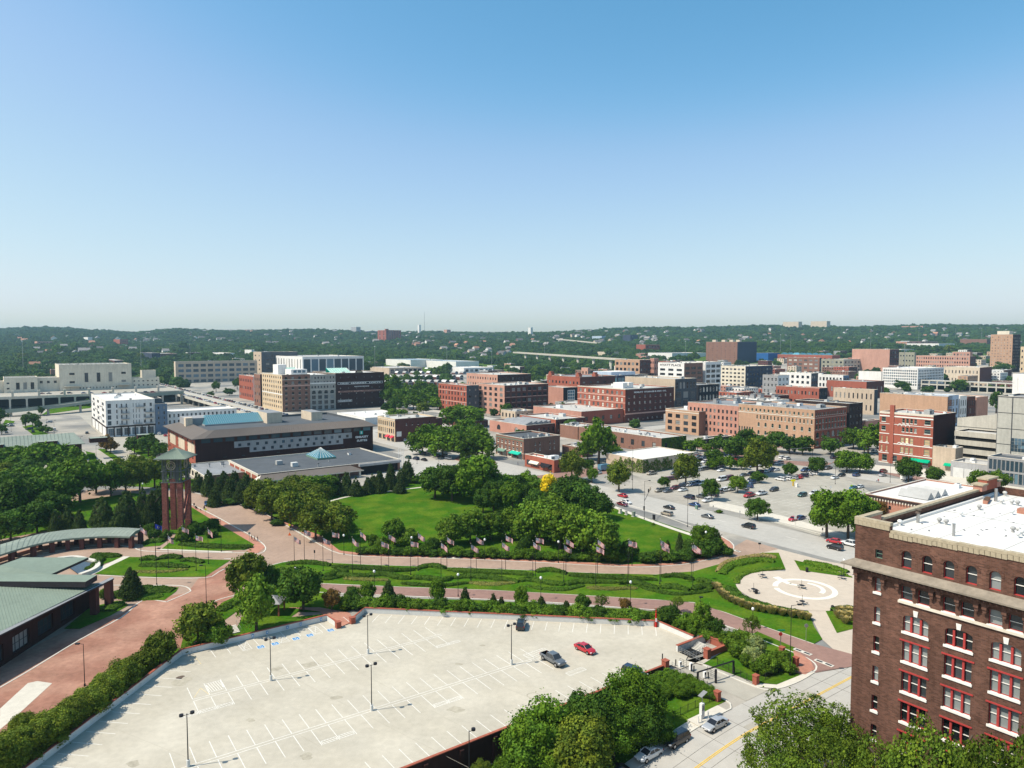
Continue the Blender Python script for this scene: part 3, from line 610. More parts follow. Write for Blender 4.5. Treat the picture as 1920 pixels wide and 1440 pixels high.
for i, (x_, y_, l_) in enumerate(((1345,1314,'beside the driveway mouth, nearest the silver sedan'),(1417,1283,'at the corner of driveway and street lawn'),(1492,1249,'by the brick corner pavement next to the tall lamp'),(1466,1229,'on the lawn edge behind the tall lamp'))):
 q = U(x_, y_); r = empty('brick_pier', q, ROT); tag(r, 'square red brick pier ' + l_, 'brick pier', 'brick piers of the fences')
 mb = MB(); mb.box(-.42, .42, -.42, .42, 0, 1.55, 'brick_red'); mb.obj('shaft', r); mb = MB(); mb.box(-.5, .5, -.5, .5, 1.55, 1.72, 'coping_brick'); mb.obj('cap', r)
q = D(1229, 1174); r = empty('emergency_phone', q); tag(r, 'bright red emergency call pole at the far corner of the parking deck', 'emergency phone')
mb = MB(); mb.box(-.4, .4, -.4, .4, 0, .9, 'brick_red'); mb.obj('base', r)
mb = MB(); mb.tube((0,-.45,0), (0,-.45,3.0), .22, .18, 'red_paint', 10); mb.box(-.16,.16,-.7,-.6,1.2,1.9,'white_paint'); mb.obj('column', r)
mb = MB(); mb.tube((0,-.45,3.0), (0,-.45,4.1), .05, .05, 'red_paint', 6); mb.sphere((0,-.45,3.35), .17, 'red_paint'); mb.obj('beacon', r)
# ================================================================== BUILDINGS: tools
WIN = {}
def win_mesh(w, h, kind, frame, glass, sill):
 w, h = round(w, 1), round(h, 1); key = (w, h, kind, frame, glass, sill)
 if key in WIN: return WIN[key]
 mb = MB(); d = .2; t = min(.14, w*.1)
 mb.quad((0,d,0), (w,d,0), (w,d,h), (0,d,h), glass)
 def bar(x0, x1, z0, z1, y=.05): mb.box(x0, x1, d-.10, d-.005, z0, z1, frame)
 if kind != 'n':
  bar(0, t, 0, h); bar(w-t, w, 0, h); bar(t, w-t, 0, t); bar(t, w-t, h-t, h)
 if kind in 'rab': bar(t, w-t, h*.5-t/2, h*.5+t/2)
 if kind == 'w':
  for f in (.33, .66): bar(w*f-t*.6, w*f+t*.6, t, h-t)
  bar(t, w*.33-t*.6, h*.5-.05, h*.5+.05); bar(w*.33+t*.6, w*.66-t*.6, h*.5-.05, h*.5+.05); bar(w*.66+t*.6, w-t, h*.5-.05, h*.5+.05)
 if kind == 'g':
  n = max(2, int(w/1.1)); m_ = max(2, int(h/1.1))
  for k in range(1, n): bar(w*k/n-.05, w*k/n+.05, t, h-t)
  for k in range(1, m_): mb.box(t, w-t, d-.12, d-.10, h*k/m_-.05, h*k/m_+.05, frame)
 if sill: mb.box(-.12, w+.12, -.12, d-.11, -.28, -.002, sill)
 me = mb.mesh('window'); WIN[key] = me; return me
RX = {'R': 0.0, 'L': -math.pi/2}
class Bld: pass
def wall(mb, O, ux, W, H, ops, mat, z0=0.0, d=.2, reveal=None):
 """outer face with real openings, reveals and arched heads; ops = (u0,u1,v0,v1,rise)"""
 O = Vector(O); ux = Vector(ux); n = ux.cross(Vector((0,0,1))); reveal = reveal or mat
 def pt(u, v, dd=0): q = O+ux*u-n*dd; return (q.x, q.y, O.z+v)
 vs_ = sorted({z0, H}|{o[2] for o in ops}|{o[3] for o in ops})
 for a, b in zip(vs_, vs_[1:]):
  act = sorted([(o[0], o[1]) for o in ops if o[2] <= a+1e-6 and o[3] >= b-1e-6]); u = 0
  for s_, e_ in act:
   if s_ > u+1e-4: mb.quad(pt(u,a), pt(s_,a), pt(s_,b), pt(u,b), mat)
   u = max(u, e_)
  if u < W-1e-4: mb.quad(pt(u,a), pt(W,a), pt(W,b), pt(u,b), mat)
 for o in ops:
  u0, u1, v0, v1 = o[:4]; r = o[4] if len(o) > 4 else 0
  mb.quad(pt(u0,v0), pt(u0,v0,d), pt(u0,v1,d), pt(u0,v1), reveal); mb.quad(pt(u1,v0,d), pt(u1,v0), pt(u1,v1), pt(u1,v1,d), reveal)
  mb.quad(pt(u0,v0), pt(u1,v0), pt(u1,v0,d), pt(u0,v0,d), reveal)
  if not r: mb.quad(pt(u0,v1,d), pt(u1,v1,d), pt(u1,v1), pt(u0,v1), reveal)
  else:
   N_ = 8; w_ = (u1-u0)/2
   ar = [(u0+w_-w_*math.cos(math.pi*k/N_), v1-r+r*math.sin(math.pi*k/N_)) for k in range(N_+1)]
   for k in range(N_):
    a_, b_ = ar[k], ar[k+1]
    mb.quad(pt(a_[0],a_[1]), pt(b_[0],b_[1]), pt(b_[0],v1), pt(a_[0],v1), mat)
    mb.quad(pt(a_[0],a_[1],d), pt(b_[0],b_[1],d), pt(b_[0],b_[1]), pt(a_[0],a_[1]), reveal)
def face_ops(spec, W, H):
 ops = []
 for s_ in spec or ():
  nf, nc, wf, hf, kind, v0, v1 = s_[:7]; u0, u1 = (s_[7], s_[8]) if len(s_) > 8 else (.02, .98)
  gl = s_[9] if len(s_) > 9 else None
  ph = (v1-v0)*H/nf; pw = (u1-u0)*W/nc; w_, h_ = pw*wf, ph*hf
  for j in range(nf):
   for i in range(nc):
    a = u0*W+pw*(i+.5)-w_/2; b = v0*H+ph*(j+.5)-h_/2
    ops.append((a, a+w_, b, b+h_, (w_*.5 if kind == 'a' else 0), kind, gl))
 return ops
def put_windows(root, O, ux, face, ops, frame, glass, sill, z0=0):
 O = Vector(O); ux = Vector(ux)
 for o in ops:
  me = win_mesh(o[1]-o[0], o[3]-o[2], o[5], frame, o[6] or glass, sill)
  q = O+ux*o[0]; mk('window', me, root, (q.x, q.y, O.z+o[2]), RX[face])
UNIT = []
def roof_units(root, W, D, z, n, seed, kinds=(0,1,2,3)):
 if not UNIT:
  for k in range(5):
   mb = MB()
   if k == 0: mb.box(-1,1,-.7,.7,0,1.2,'hvac'); mb.tube((.4,0,1.2),(.4,0,1.4),.45,.45,'hvac_dark',8)
   if k == 1: mb.box(-.6,.6,-.6,.6,0,.9,'hvac'); mb.box(-.7,.7,-.7,.7,.9,1.0,'hvac_dark')
   if k == 2: mb.tube((0,0,0),(0,0,1.1),.22,.22,'hvac',6); mb.tube((0,0,1.1),(0,0,1.35),.38,.3,'hvac_dark',6)
   if k == 3: mb.box(-1.8,1.8,-1,1,0,1.6,'hvac'); mb.box(-1.5,-.2,-1.04,-1.0,.3,1.3,'hvac_dark'); mb.tube((1,0,1.6),(1,0,1.8),.6,.6,'hvac_dark',8)
   if k == 4: mb.box(-1.6,1.6,-1.1,1.1,0,2.6,'trim_grey'); mb.box(-1.75,1.75,-1.25,1.25,2.6,2.75,'hvac_dark')
   UNIT.append(mb.mesh('roof_unit'))
 rr = random.Random(seed)
 for k in range(n):
  s_ = rr.uniform(.8, 1.35)
  mk(['air_conditioner','roof_hatch','vent_pipe','air_handler','lift_housing'][kinds[k % len(kinds)]], UNIT[kinds[k % len(kinds)]], root, (rr.uniform(.12,.88)*W, rr.uniform(.12,.88)*D, z), rr.choice((0,0,math.pi/2)), (s_, s_, s_))
def volume(root, x0, y0, W, D, zb, H, wallL, wallR, roof, L=None, R=None, par=.7, cop='trim_stone', frame='trim_dark', glass='glass', sill=None, bandsL=(), bandsR=(), nm='wall'):
 mb = MB()
 opL, opR = face_ops(L, D, H-zb), face_ops(R, W, H-zb)
 wall(mb, (x0, y0+D, zb), (0,-1,0), D, H-zb, opL, wallL, z0=-5 if zb == 0 else 0)
 wall(mb, (x0, y0, zb), (1,0,0), W, H-zb, opR, wallR, z0=-5 if zb == 0 else 0)
 zq = zb-(5 if zb == 0 else 0)
 mb.quad((x0+W,y0,zq), (x0+W,y0+D,zq), (x0+W,y0+D,H), (x0+W,y0,H), wallR); mb.quad((x0+W,y0+D,zq), (x0,y0+D,zq), (x0,y0+D,H), (x0+W,y0+D,H), wallR)
 t = .35
 if par:
  for a, b, c, d_ in ((x0+t,x0+t,y0+D-t,y0+t),):
   z_ = H-par
   mb.quad((x0+t,y0+t,z_), (x0+t,y0+D-t,z_), (x0+t,y0+D-t,H), (x0+t,y0+t,H), wallR); mb.quad((x0+W-t,y0+D-t,z_), (x0+W-t,y0+t,z_), (x0+W-t,y0+t,H), (x0+W-t,y0+D-t,H), wallL)
   mb.quad((x0+W-t,y0+t,z_), (x0+t,y0+t,z_), (x0+t,y0+t,H), (x0+W-t,y0+t,H), wallR); mb.quad((x0+t,y0+D-t,z_), (x0+W-t,y0+D-t,z_), (x0+W-t,y0+D-t,H), (x0+t,y0+D-t,H), wallL)
 mb.obj(nm, root)
 mb = MB(); mb.quad((x0+t,y0+t,H-par), (x0+W-t,y0+t,H-par), (x0+W-t,y0+D-t,H-par), (x0+t,y0+D-t,H-par), roof); mb.obj('roof', root)
 mb = MB(); e = .06
 for x_0, x_1, y_0, y_1 in ((x0-e,x0+W+e,y0-e,y0+t+e), (x0-e,x0+W+e,y0+D-t-e,y0+D+e), (x0-e,x0+t+e,y0+t+e,y0+D-t-e), (x0+W-t-e,x0+W+e,y0+t+e,y0+D-t-e)): mb.box(x_0, x_1, y_0, y_1, H, H+.14, cop)
 mb.obj('coping', root)
 put_windows(root, (x0, y0+D, zb), (0,-1,0), 'L', opL, frame, glass, sill); put_windows(root, (x0, y0, zb), (1,0,0), 'R', opR, frame, glass, sill)
 for face, bs, LL in (('L', bandsL, D), ('R', bandsR, W)):
  for v0, v1, m_ in [b[:3] for b in bs]:
   mb = MB(); hh = H-zb
   if face == 'L': mb.box(x0-.12, x0-.003, y0, y0+D, zb+v0*hh, zb+v1*hh, m_)
   else: mb.box(x0, x0+W, y0-.12, y0-.003, zb+v0*hh, zb+v1*hh, m_)
   mb.obj('band', root)
def short(t):
 w_ = t.split()
 for i, x in enumerate(w_):
  if i >= 3 and x in ('with','behind','beside','in','left','right','of','over','between','on','at','squeezed','beyond','below','under','rising'): return ' '.join(w_[:i])
 return ' '.join(w_[:6])
NB = [0]
def bld(name, label, cx, yt, yb, lx, rx, wallm, L=None, R=None, wallR=None, roof='roof_white', on=None, units=3, base=None, cat='building', D=None, W=None, land=None, kinds=(0,1,2,3), **kw):
 """a grid-aligned building: near corner at column cx, roof row yt, ground row yb; its walls end at columns lx (left) and rx (right)"""
 if base is not None: p = Vector(base)
 elif on:
  ax, q0 = on; q0 = (G if q0[1] < 705 else U)(*q0); dv = B if ax == 'b' else A; p = q0+dv*along(q0, dv, cx, 5); p.z = q0.z
 else: p = (G if yb < 705 else U)(cx, yb)
 H = hgt(p, yt)-p.z
 if D is None: D = max(4, along(p, A, lx, p.z+H))
 if W is None: W = max(4, along(p, B, rx, p.z+H))
 D, W = min(D, 150), min(W, 190)
 r = empty(name, p, ROT); tag(r, label, cat)
 volume(r, 0, 0, W, D, 0, H, wallm, wallR or wallm, roof, L, R, **kw)
 NB[0] += 1; RECT.append((p.dot(B), p.dot(A), W, D))
 if units: roof_units(r, W, D, H-kw.get('par', .7), units, NB[0]*7+1, kinds)
 b = Bld(); b.r, b.W, b.D, b.H, b.p = r, W, D, H, p
 b.world = lambda x, y, z: p+B*x+A*y+Vector((0,0,z))
 LAND.append((p.x+B.x*W*.5+A.x*D*.5, p.y+B.y*W*.5+A.y*D*.5, land or short(label), .5*max(W, D)))
 return b
def box_on(b, x0, x1, y0, y1, z0, z1, mat, name, top=None):
 mb = MB(); mb.box(x0, x1, y0, y1, z0, z1, mat, top=top); return mb.obj(name, b.r)
def text3(name, txt, size, mat, parent, loc, face, width=None, bold=.0, ext=.04):
 cu = bpy.data.curves.new(name, 'FONT'); cu.body = txt; cu.size = size; cu.extrude = ext; cu.offset = bold; cu.resolution_u = 2
 t = bpy.data.objects.new(name, cu); COL.objects.link(t); bpy.context.view_layer.update()
 me = bpy.data.meshes.new_from_object(t.evaluated_get(bpy.context.evaluated_depsgraph_get())); bpy.data.objects.remove(t)
 me.materials.clear(); me.materials.append(MATS[mat])
 xs = [v.co.x for v in me.vertices]; w0_ = max(xs)-min(xs); k = (width/w0_) if width else 1
 me.transform(Matrix.Translation((-min(xs), 0, 0))); me.transform(Matrix.Diagonal((k, 1, 1, 1))); me.transform(Matrix.Rotation(math.pi/2, 4, 'X'))
 return mk(name, me, parent, loc, RX[face])
# ================================================================== BRICK WAREHOUSE AT THE RIGHT (nearest building)
hc = U(1589.5, 1500); HD = 34.0; HH = 36.5
hp = hc-A*HD
hero = empty('brick_warehouse', hp, ROT); tag(hero, 'tall dark brown brick warehouse with red window frames and a white flat roof', 'building')
LAND.append((hp.x+B.x*20+A.x*17, hp.y+B.y*20+A.y*17, 'brown brick warehouse with red window frames', 17))
HW = along(hc, B, 1862, 37)
ops = []
def ho(u0, u1, v0, v1, rise=0, kind='r'): ops.append((u0, u1, v0, v1, rise, kind))
for k in range(12): ho(5.8+2.36*k, 6.95+2.36*k, 32.62, 34.72, .575, 'arch')
ho(2.6, 3.5, 33.0, 34.1, 0, 'grn')
ho(2.62, 3.4, 28.7, 30.5, .12, 'sash')
for k in range(6):
 c = 4.73*k
 if c+9.2 > HD: break
 ho(5.84+c, 7.2+c, 28.65, 30.4, .2, 'sash'); ho(7.78+c, 9.14+c, 28.65, 30.4, .2, 'sash')
 ho(6.2+c, 9.1+c, 24.8, 26.95, .45, 'tri')
 for v in (21.1, 17.3, 13.5, 9.7, 5.9): ho(6.2+c, 9.1+c, v, v+2.5, 0, 'tri')
for v in (24.8, 21.05, 17.2, 13.4, 9.6, 5.8): ho(2.68, 3.42, v, v+2.0, .1, 'slit')
mb = MB()
opw = [o[:5] for o in ops]
wall(mb, (0, HD, 0), (0,-1,0), HD, HH, opw, 'brick_hero', z0=-3, d=.42)
wall(mb, (0, 0, 0), (1,0,0), HW, HH, [], 'brick_hero', z0=-3)
mb.quad((HW,0,-3), (HW,HD,-3), (HW,HD,HH), (HW,0,HH), 'brick_hero'); mb.quad((HW,HD,-3), (0,HD,-3), (0,HD,HH), (HW,HD,HH), 'brick_hero')
mb.quad((.5,0,35.4), (.5,HD,35.4), (.5,HD,HH), (.5,0,HH), 'brick_hero'); mb.quad((0,HD-.5,35.4), (HW,HD-.5,35.4), (HW,HD-.5,HH), (0,HD-.5,HH), 'brick_hero')
mb.obj('wall', hero)
mb = MB(); mb.box(0,.5,HD-4.4,HD,HH,37.35,'brick_hero'); mb.box(.5,5.6,HD-.5,HD,HH,37.35,'walk_brick')
for k in range(12): mb.box(0, .5, HD-4.4-2.5*(k+1), HD-4.4-2.5*k, HH, HH+.08*k+.02, 'brick_hero')
mb.obj('parapet', hero)
mb = MB()
mb.box(-.12,.62,HD-4.4,HD+.1,37.35,37.75,'coping_tan'); mb.box(-.1,.0,HD-4.3,HD+.08,36.75,37.35,'coping_tan'); mb.box(.62,5.7,HD-.6,HD+.1,37.35,37.7,'coping_tan')
for k in range(12): y1 = HD-4.4-2.5*k; mb.box(-.12, .62, y1-2.5, y1-.01, HH+.08*k+.02, HH+.08*k+.35, 'coping_tan')
mb.box(5.7, HW, HD-.6, HD+.1, HH, HH+.3, 'coping_tan')
mb.obj('coping', hero)
nst = int(HD/.55)
cst = MB(); cst.box(-.09, -.0, -.25, .25, 0, .52, 'coping_tan'); cst = cst.mesh('coping_stone')
for k in range(nst):
 u = .15+k*.55; z_ = 36.78 if u < 4.4 else 35.98+.08*int((u-4.4)/2.5)
 mk('coping_stone', cst, hero, (-.03, HD-u, z_))
mb = MB(); mb.box(.5, HW-.4, .4, HD-.5, 35.2, 35.4, 'hero_roof'); mb.obj('roof', hero)
mb = MB(); mb.tube((.8, HD-.85, 35.45), (HW-.6, HD-.85, 35.45), .32, .32, 'hero_roof', 8); mb.tube((.8, HD-.9, 35.45), (.8, 1, 35.45), .3, .3, 'hero_roof', 8); mb.obj('roof_upstand', hero)
for k in range(9):
 mb = MB(); y_ = 3+k*3.4; mb.box(.9, HW-.7, y_-.05, y_+.05, 35.401, 35.42, 'roof_pale' if k % 3 else 'hvac'); mb.obj('roof_seam', hero)
for k in range(4): mb = MB(); x_ = 6+k*8.5; mb.box(x_-.04, x_+.04, 1, HD-1.2, 35.421, 35.435, 'hvac'); mb.obj('roof_seam', hero)
mb = MB(); mb.box(HW-7, HW-5.2, HD-1.0, HD+.3, HH, 37.4, 'brick_pink'); mb.box(HW-5.2, HW-1.2, HD-1.0, HD+.3, HH, 38.1, 'brick_red'); mb.box(HW-1.2, HW+.3, HD-1, HD+.3, HH, 37.4, 'brick_pink'); mb.obj('gable', hero)
mb = MB(); mb.box(HW-7.2, HW-5.2, HD-1.2, HD+.5, 37.4, 37.65, 'coping_tan'); mb.box(HW-5.3, HW-1.1, HD-1.2, HD+.5, 38.1, 38.35, 'coping_tan'); mb.box(HW-1.1, HW+.5, HD-1.2, HD+.5, 37.4, 37.65, 'coping_tan'); mb.obj('coping', hero)
mb = MB(); mb.add([(-1.25,HD+1.2,31.75),(0,HD,32.35),(0,-1,32.35),(-1.25,-1,31.75),(-1.25,HD+1.2,31.55),(-1.25,-1,31.55),(-.35,HD+.3,31.35),(-.35,-1,31.35)], [(0,3,2,1),(0,4,5,3),(4,6,7,5)], 'cornice_stone')
mb.add([(-1.25,HD+1.2,31.75),(0,HD,32.35),(-.35,HD+.3,31.35),(-1.25,HD+1.2,31.55)], [(0,1,2,3)], 'cornice_stone')
mb.obj('cornice', hero)
mb = MB(); mb.box(-.56, -.004, 0, HD+.05, 30.95, 31.35, 'brick_hero'); mb.obj('frieze', hero)
d1m = MB(); d1m.box(-.95, -.5, -.16, .16, 31.18, 31.36, 'brick_hero'); d1m.sphere((-.95, 0, 31.27), .13, 'brick_hero', 6, 4); d1m = d1m.mesh('dentil')
for k in range(int(HD/.62)): mk('dentil', d1m, hero, (0, HD-.3-k*.62, 0))
brm = MB(); brm.box(-.55, -.003, -.25, .25, 30.25, 30.95, 'brick_hero'); brm.box(-.4, -.003, -.2, .2, 29.9, 30.25, 'brick_hero'); brm.sphere((-.25, 0, 29.85), .2, 'brick_hero', 6, 4); brm = brm.mesh('bracket')
bu = [.4, 2.3, 3.8] + [v+4.73*k for k in range(6) for v in (5.55, 7.48, 9.45)]
for u in bu:
 if u < HD-.5: mk('bracket', brm, hero, (0, HD-u, 0))
am = {}
def arch_between(u0, u1):
 w_ = round(u1-u0, 2)
 if w_ not in am:
  m2 = MB(); N_ = 8; h_ = w_/2
  for k in range(N_):
   a0, a1 = math.pi*k/N_, math.pi*(k+1)/N_; c_ = lambda a, r: (-h_*r*math.cos(a))
   p_ = [(-h_*math.cos(a0), 30.42+.42*math.sin(a0)), (-h_*math.cos(a1), 30.42+.42*math.sin(a1))]
   m2.quad((-.5, -p_[0][0], p_[0][1]), (-.5, -p_[1][0], p_[1][1]), (-.5, -p_[1][0], 30.95), (-.5, -p_[0][0], 30.95), 'brick_hero')
   m2.quad((-.5, -p_[1][0], p_[1][1]), (-.5, -p_[0][0], p_[0][1]), (-.02, -p_[0][0], p_[0][1]), (-.02, -p_[1][0], p_[1][1]), 'brick_hero')
  am[w_] = m2.mesh('corbel_arch')
 mk('corbel_arch', am[w_], hero, (0, HD-.5*(u0+u1), 0))
for a, b in zip(bu, bu[1:]):
 if b < HD-.5: arch_between(a+.25, b-.25)
mb = MB(); mb.box(-.22, -.003, 0, HD-5.6, 28.25, 28.55, 'trim_stone'); mb.obj('sill_course', hero)
HWIN = {}
def hero_parts(kind, w_, h_, rise):
 key = (kind, round(w_, 2), round(h_, 2))
 if key in HWIN: return HWIN[key]
 d = .42; F_ = MB(); fr = 'trim_green' if kind == 'grn' else 'trim_red'; ip = MB()
 yp = d-.02
 if rise:
  N_ = 10; v = [(0, yp, 0), (w_, yp, 0)]+[(w_/2+w_/2*math.cos(math.pi*k/N_), yp, h_-rise+rise*math.sin(math.pi*k/N_)) for k in range(N_+1)]
  ip.add(v, [tuple(range(len(v)))], 'glass_hero')
 else: ip.quad((0,yp,0), (w_,yp,0), (w_,yp,h_), (0,yp,h_), 'glass_hero')
 t = .055; y0 = d-.16; y1 = d-.03
 top = h_-rise
 F_.box(0, t, y0, y1, 0, top, fr); F_.box(w_-t, w_, y0, y1, 0, top, fr); F_.box(t, w_-t, y0, y1, 0, t, fr)
 if rise:
  N_ = 10
  for k in range(N_):
   a0, a1 = math.pi*k/N_, math.pi*(k+1)/N_
   q = [(w_/2-(w_/2)*math.cos(a), h_-rise+rise*math.sin(a)) for a in (a0, a1)]; q2 = [(w_/2-(w_/2-t)*math.cos(a), h_-rise+max(0, rise-t)*math.sin(a)) for a in (a0, a1)]
   F_.quad((q[0][0],y0,q[0][1]), (q2[0][0],y0,q2[0][1]), (q2[1][0],y0,q2[1][1]), (q[1][0],y0,q[1][1]), fr)
 else: F_.box(t, w_-t, y0, y1, h_-t, h_, fr)
 mid = h_*.52; rail = 'trim_white' if kind != 'grn' else fr
 if kind == 'tri':
  for f in (.31, .69): F_.box(w_*f-.115, w_*f+.115, y0-.14, y1, .02, h_-.1-rise*.3, fr)
  for a, b in ((t, w_*.31-.115), (w_*.31+.115, w_*.69-.115), (w_*.69+.115, w_-t)): F_.box(a, b, y0+.03, y1, mid-.035, mid+.035, rail)
 else: F_.box(t, w_-t, y0+.03, y1, mid-.035, mid+.035, rail)
 S_ = MB(); S_.box(-.12 if kind != 'arch' else 0, w_+(.12 if kind != 'arch' else 0), -.13 if kind != 'arch' else .02, d-.17, -.27 if kind != 'arch' else 0, 0.004, 'trim_white' if kind != 'arch' else 'trim_red')
 X_ = None
 if kind == 'tri' and not rise: X_ = MB(); X_.box(-.28, w_+.28, -.1, .03, h_+.01, h_+.18, 'trim_red'); X_ = X_.mesh('lintel')
 if kind == 'tri' and rise: X_ = MB(); X_.add([(w_/2-.2,-.1,h_+.02),(w_/2+.2,-.1,h_+.02),(w_/2+.28,-.1,h_+.72),(w_/2-.28,-.1,h_+.72),(w_/2-.2,0,h_+.02),(w_/2+.2,0,h_+.02),(w_/2+.28,0,h_+.72),(w_/2-.28,0,h_+.72)], [(0,1,2,3),(1,5,6,2),(4,0,3,7),(3,2,6,7),(0,4,5,1)], 'trim_white'); X_ = X_.mesh('keystone')
 HWIN[key] = (ip.mesh('window'), F_.mesh('frame'), None if kind in ('grn',) else S_.mesh('sill'), X_); return HWIN[key]
RN = MB(); N_ = 12
for k in range(N_):
 a0, a1 = math.pi*k/N_, math.pi*(k+1)/N_
 for r0_, r1_, yy in ((.62, .92, -.06),):
  RN.quad((-r0_*math.cos(a0),yy,r0_*math.sin(a0)), (-r0_*math.cos(a1),yy,r0_*math.sin(a1)), (-r1_*math.cos(a1),yy,r1_*math.sin(a1)), (-r1_*math.cos(a0),yy,r1_*math.sin(a0)), 'brick_hero')
  RN.quad((-r1_*math.cos(a0),yy,r1_*math.sin(a0)), (-r1_*math.cos(a1),yy,r1_*math.sin(a1)), (-r1_*math.cos(a1),0,r1_*math.sin(a1)), (-r1_*math.cos(a0),0,r1_*math.sin(a0)), 'brick_hero')
RN = RN.mesh('arch_hood')
for o in ops:
 w_, h_ = o[1]-o[0], o[3]-o[2]; ip, fr, si, xx = hero_parts(o[5], w_, h_, o[4])
 wn = mk('window', ip, hero, (0, HD-o[0], o[2]), -math.pi/2)
 mk('frame', fr, wn)
 if si: mk('sill', si, wn)
 if xx: mk(xx.name.split('.')[0], xx, wn)
 if o[5] == 'arch': mk('arch_hood', RN, hero, (0, HD-(o[0]+o[1])/2, o[3]-.575), -math.pi/2)
def rp(px, py): q = U(px, py, 35.4)-hp; return (q.dot(B), q.dot(A), 35.4)
mb = MB(); mb.tube((0,0,0),(0,0,1.3),.2,.2,'steel',10); mb.tube((0,0,1.3),(0,0,1.6),.34,.3,'stain_dark',10); mb.tube((0,0,1.6),(0,0,1.8),.2,.42,'stain_dark',10); mb.obj('chimney_flue', hero, rp(1721,980))
mb = MB(); mb.tube((0,0,0),(0,0,1.5),.17,.17,'steel',10); mb.tube((0,0,1.5),(0,0,1.6),.2,.2,'steel',10); mb.obj('flue_pipe', hero, rp(1788,1005))
mb = MB(); mb.tube((0,0,0),(0,0,2.0),.22,.22,'steel',10); mb.obj('flue_pipe', hero, rp(1867,940))
vt = MB(); vt.tube((0,0,0),(0,0,.35),.16,.16,'hvac',8); vt.sphere((0,0,.5),.3,'hvac',10,6,.8); vt = vt.mesh('roof_ventilator')
for x_, y_ in ((1761,981),(1774,984),(1801,968),(1687,985),(1897,946),(1908,948),(1897,965),(1899,998),(1909,999),(1908,1008),(1915,1004),(1878,945),(1836,956),(1916,960),(1884,930)): mk('roof_ventilator', vt, hero, rp(x_, y_), 0, (1.1,)*3)
pm = MB(); pm.box(-.25,.25,-.09,.09,0,.03,'hvac_dark'); pm = pm.mesh('roof_patch')
for x_, y_ in ((1742,995),(1709,993),(1729,982),(1762,972),(1790,957),(1819,955),(1826,967),(1841,994),(1866,989),(1885,994),(1850,993),(1875,963),(1890,975),(1834,1003),(1808,994),(1860,973),(1900,980),(1912,992),(1846,962),(1771,969),(1886,1005)): mk('roof_patch', pm, hero, rp(x_, y_), (x_*7 % 10)/10, (.5+.5*(x_ % 3), 1, 1))
mb = MB(); mb.box(-2.0, 2.0, -.3, .3, 0, .5, 'walk_brick'); mb.box(-1.7,1.7,-.32,.32,.5,.55,'mulch'); mb.obj('brick_stack', hero, rp(1850,941), .25)
mb = MB(); mb.box(-.8,.8,-.5,.5,0,.7,'walk_brick'); mb.obj('brick_stack', hero, rp(1918,962))
TB_B = U(482, 772, 7).dot(B)
# ================================================================== TOWN BUILDINGS (near corner column, roof row, ground row, left end, right end)
K = dict
def g(nf, nc, wf=.5, hf=.6, k='r', v0=.04, v1=.95, u0=.02, u1=.98, gl=None): return (nf, nc, wf, hf, k, v0, v1, u0, u1, gl)
b = bld('loft_building', 'tan and brown seven storey brick loft building with pale stone bands', 530, 703, 773, 491, 581, 'brick_buff', [g(6,9,.42,.5,'r',.06,.86), g(1,9,.42,.6,'a',.87,.98)], [g(5,4,.34,.5,'g',.02,.70), g(2,4,.42,.62,'a',.72,.97)], wallR='brick_brown', units=6, bandsL=[(.46,.49,'trim_white'),(.985,1.0,'trim_stone')], bandsR=[(.685,.715,'trim_pink'),(.86,.875,'trim_stone')], sill='trim_stone', land='tan and brown loft building')
LO = b
box_on(b, b.W*.42, b.W*1.0, b.D*.12, b.D*.4, b.H-.7, b.H+4.2, 'white_wall', 'penthouse'); box_on(b, b.W*.2, b.W*.5, b.D*.45, b.D*.7, b.H-.7, b.H+8, 'white_wall', 'lift_tower')
mb = MB()
for k in range(3): mb.box(b.W*(.5+.16*k), b.W*(.62+.16*k), b.D*.12-.08, b.D*.12-.005, b.H+1.2, b.H+3.4, 'glass_blue')
mb.obj('penthouse_windows', b.r)
def awning_roof(b, x0, x1, y0, y1, z0, z1, n, m1='awning_teal', m2='trim_white'):
 mb = MB()
 for k in range(n):
  a, c = x0+(x1-x0)*k/n, x0+(x1-x0)*(k+.5)/n; e = x0+(x1-x0)*(k+1)/n
  mb.quad((a,y0,z0), (c,y0,z0), (c,y1,z1), (a,y1,z1), m1); mb.quad((c,y0,z0), (e,y0,z0), (e,y1,z1), (c,y1,z1), m2)
 mb.quad((x0,y1,z1),(x1,y1,z1),(x1,y1,z0),(x0,y1,z0), m1)
 return mb.obj('striped_skylight', b.r)
awning_roof(b, b.W*.45, b.W*1.0, b.D*.5, b.D*.66, b.H-.2, b.H+5, 11)
b = bld('loft_building', 'grey stone middle part of the old loft block with round arched windows', 582, 703, 773, 581, 629, 'brick_dark', None, [g(3,4,.62,.72,'g',.0,.44), g(1,4,.66,.8,'a',.45,.57), g(3,8,.5,.5,'r',.59,.98)], wallR='grey_stone', on=('b',(530,773)), D=LO.D, units=3, bandsR=[(.575,.59,'trim_stone'),(.74,.78,'trim_white')], frame='trim_grey', land='grey stone loft building')
t = text3('lettering', 'LOFTS', 1.1, 'white_paint', b.r, (b.W*.4, -.16, b.H*.745), 'R', b.W*.2)
b = bld('loft_building', 'dark brick end of the old loft block with painted lettering', 629.5, 700, 773, 629, 720, 'brick_dark', None, [g(6,6,.12,.25,'r',.05,.95)], on=('b',(530,773)), D=LO.D, units=4, land='dark loft building with painted lettering', frame='trim_grey')
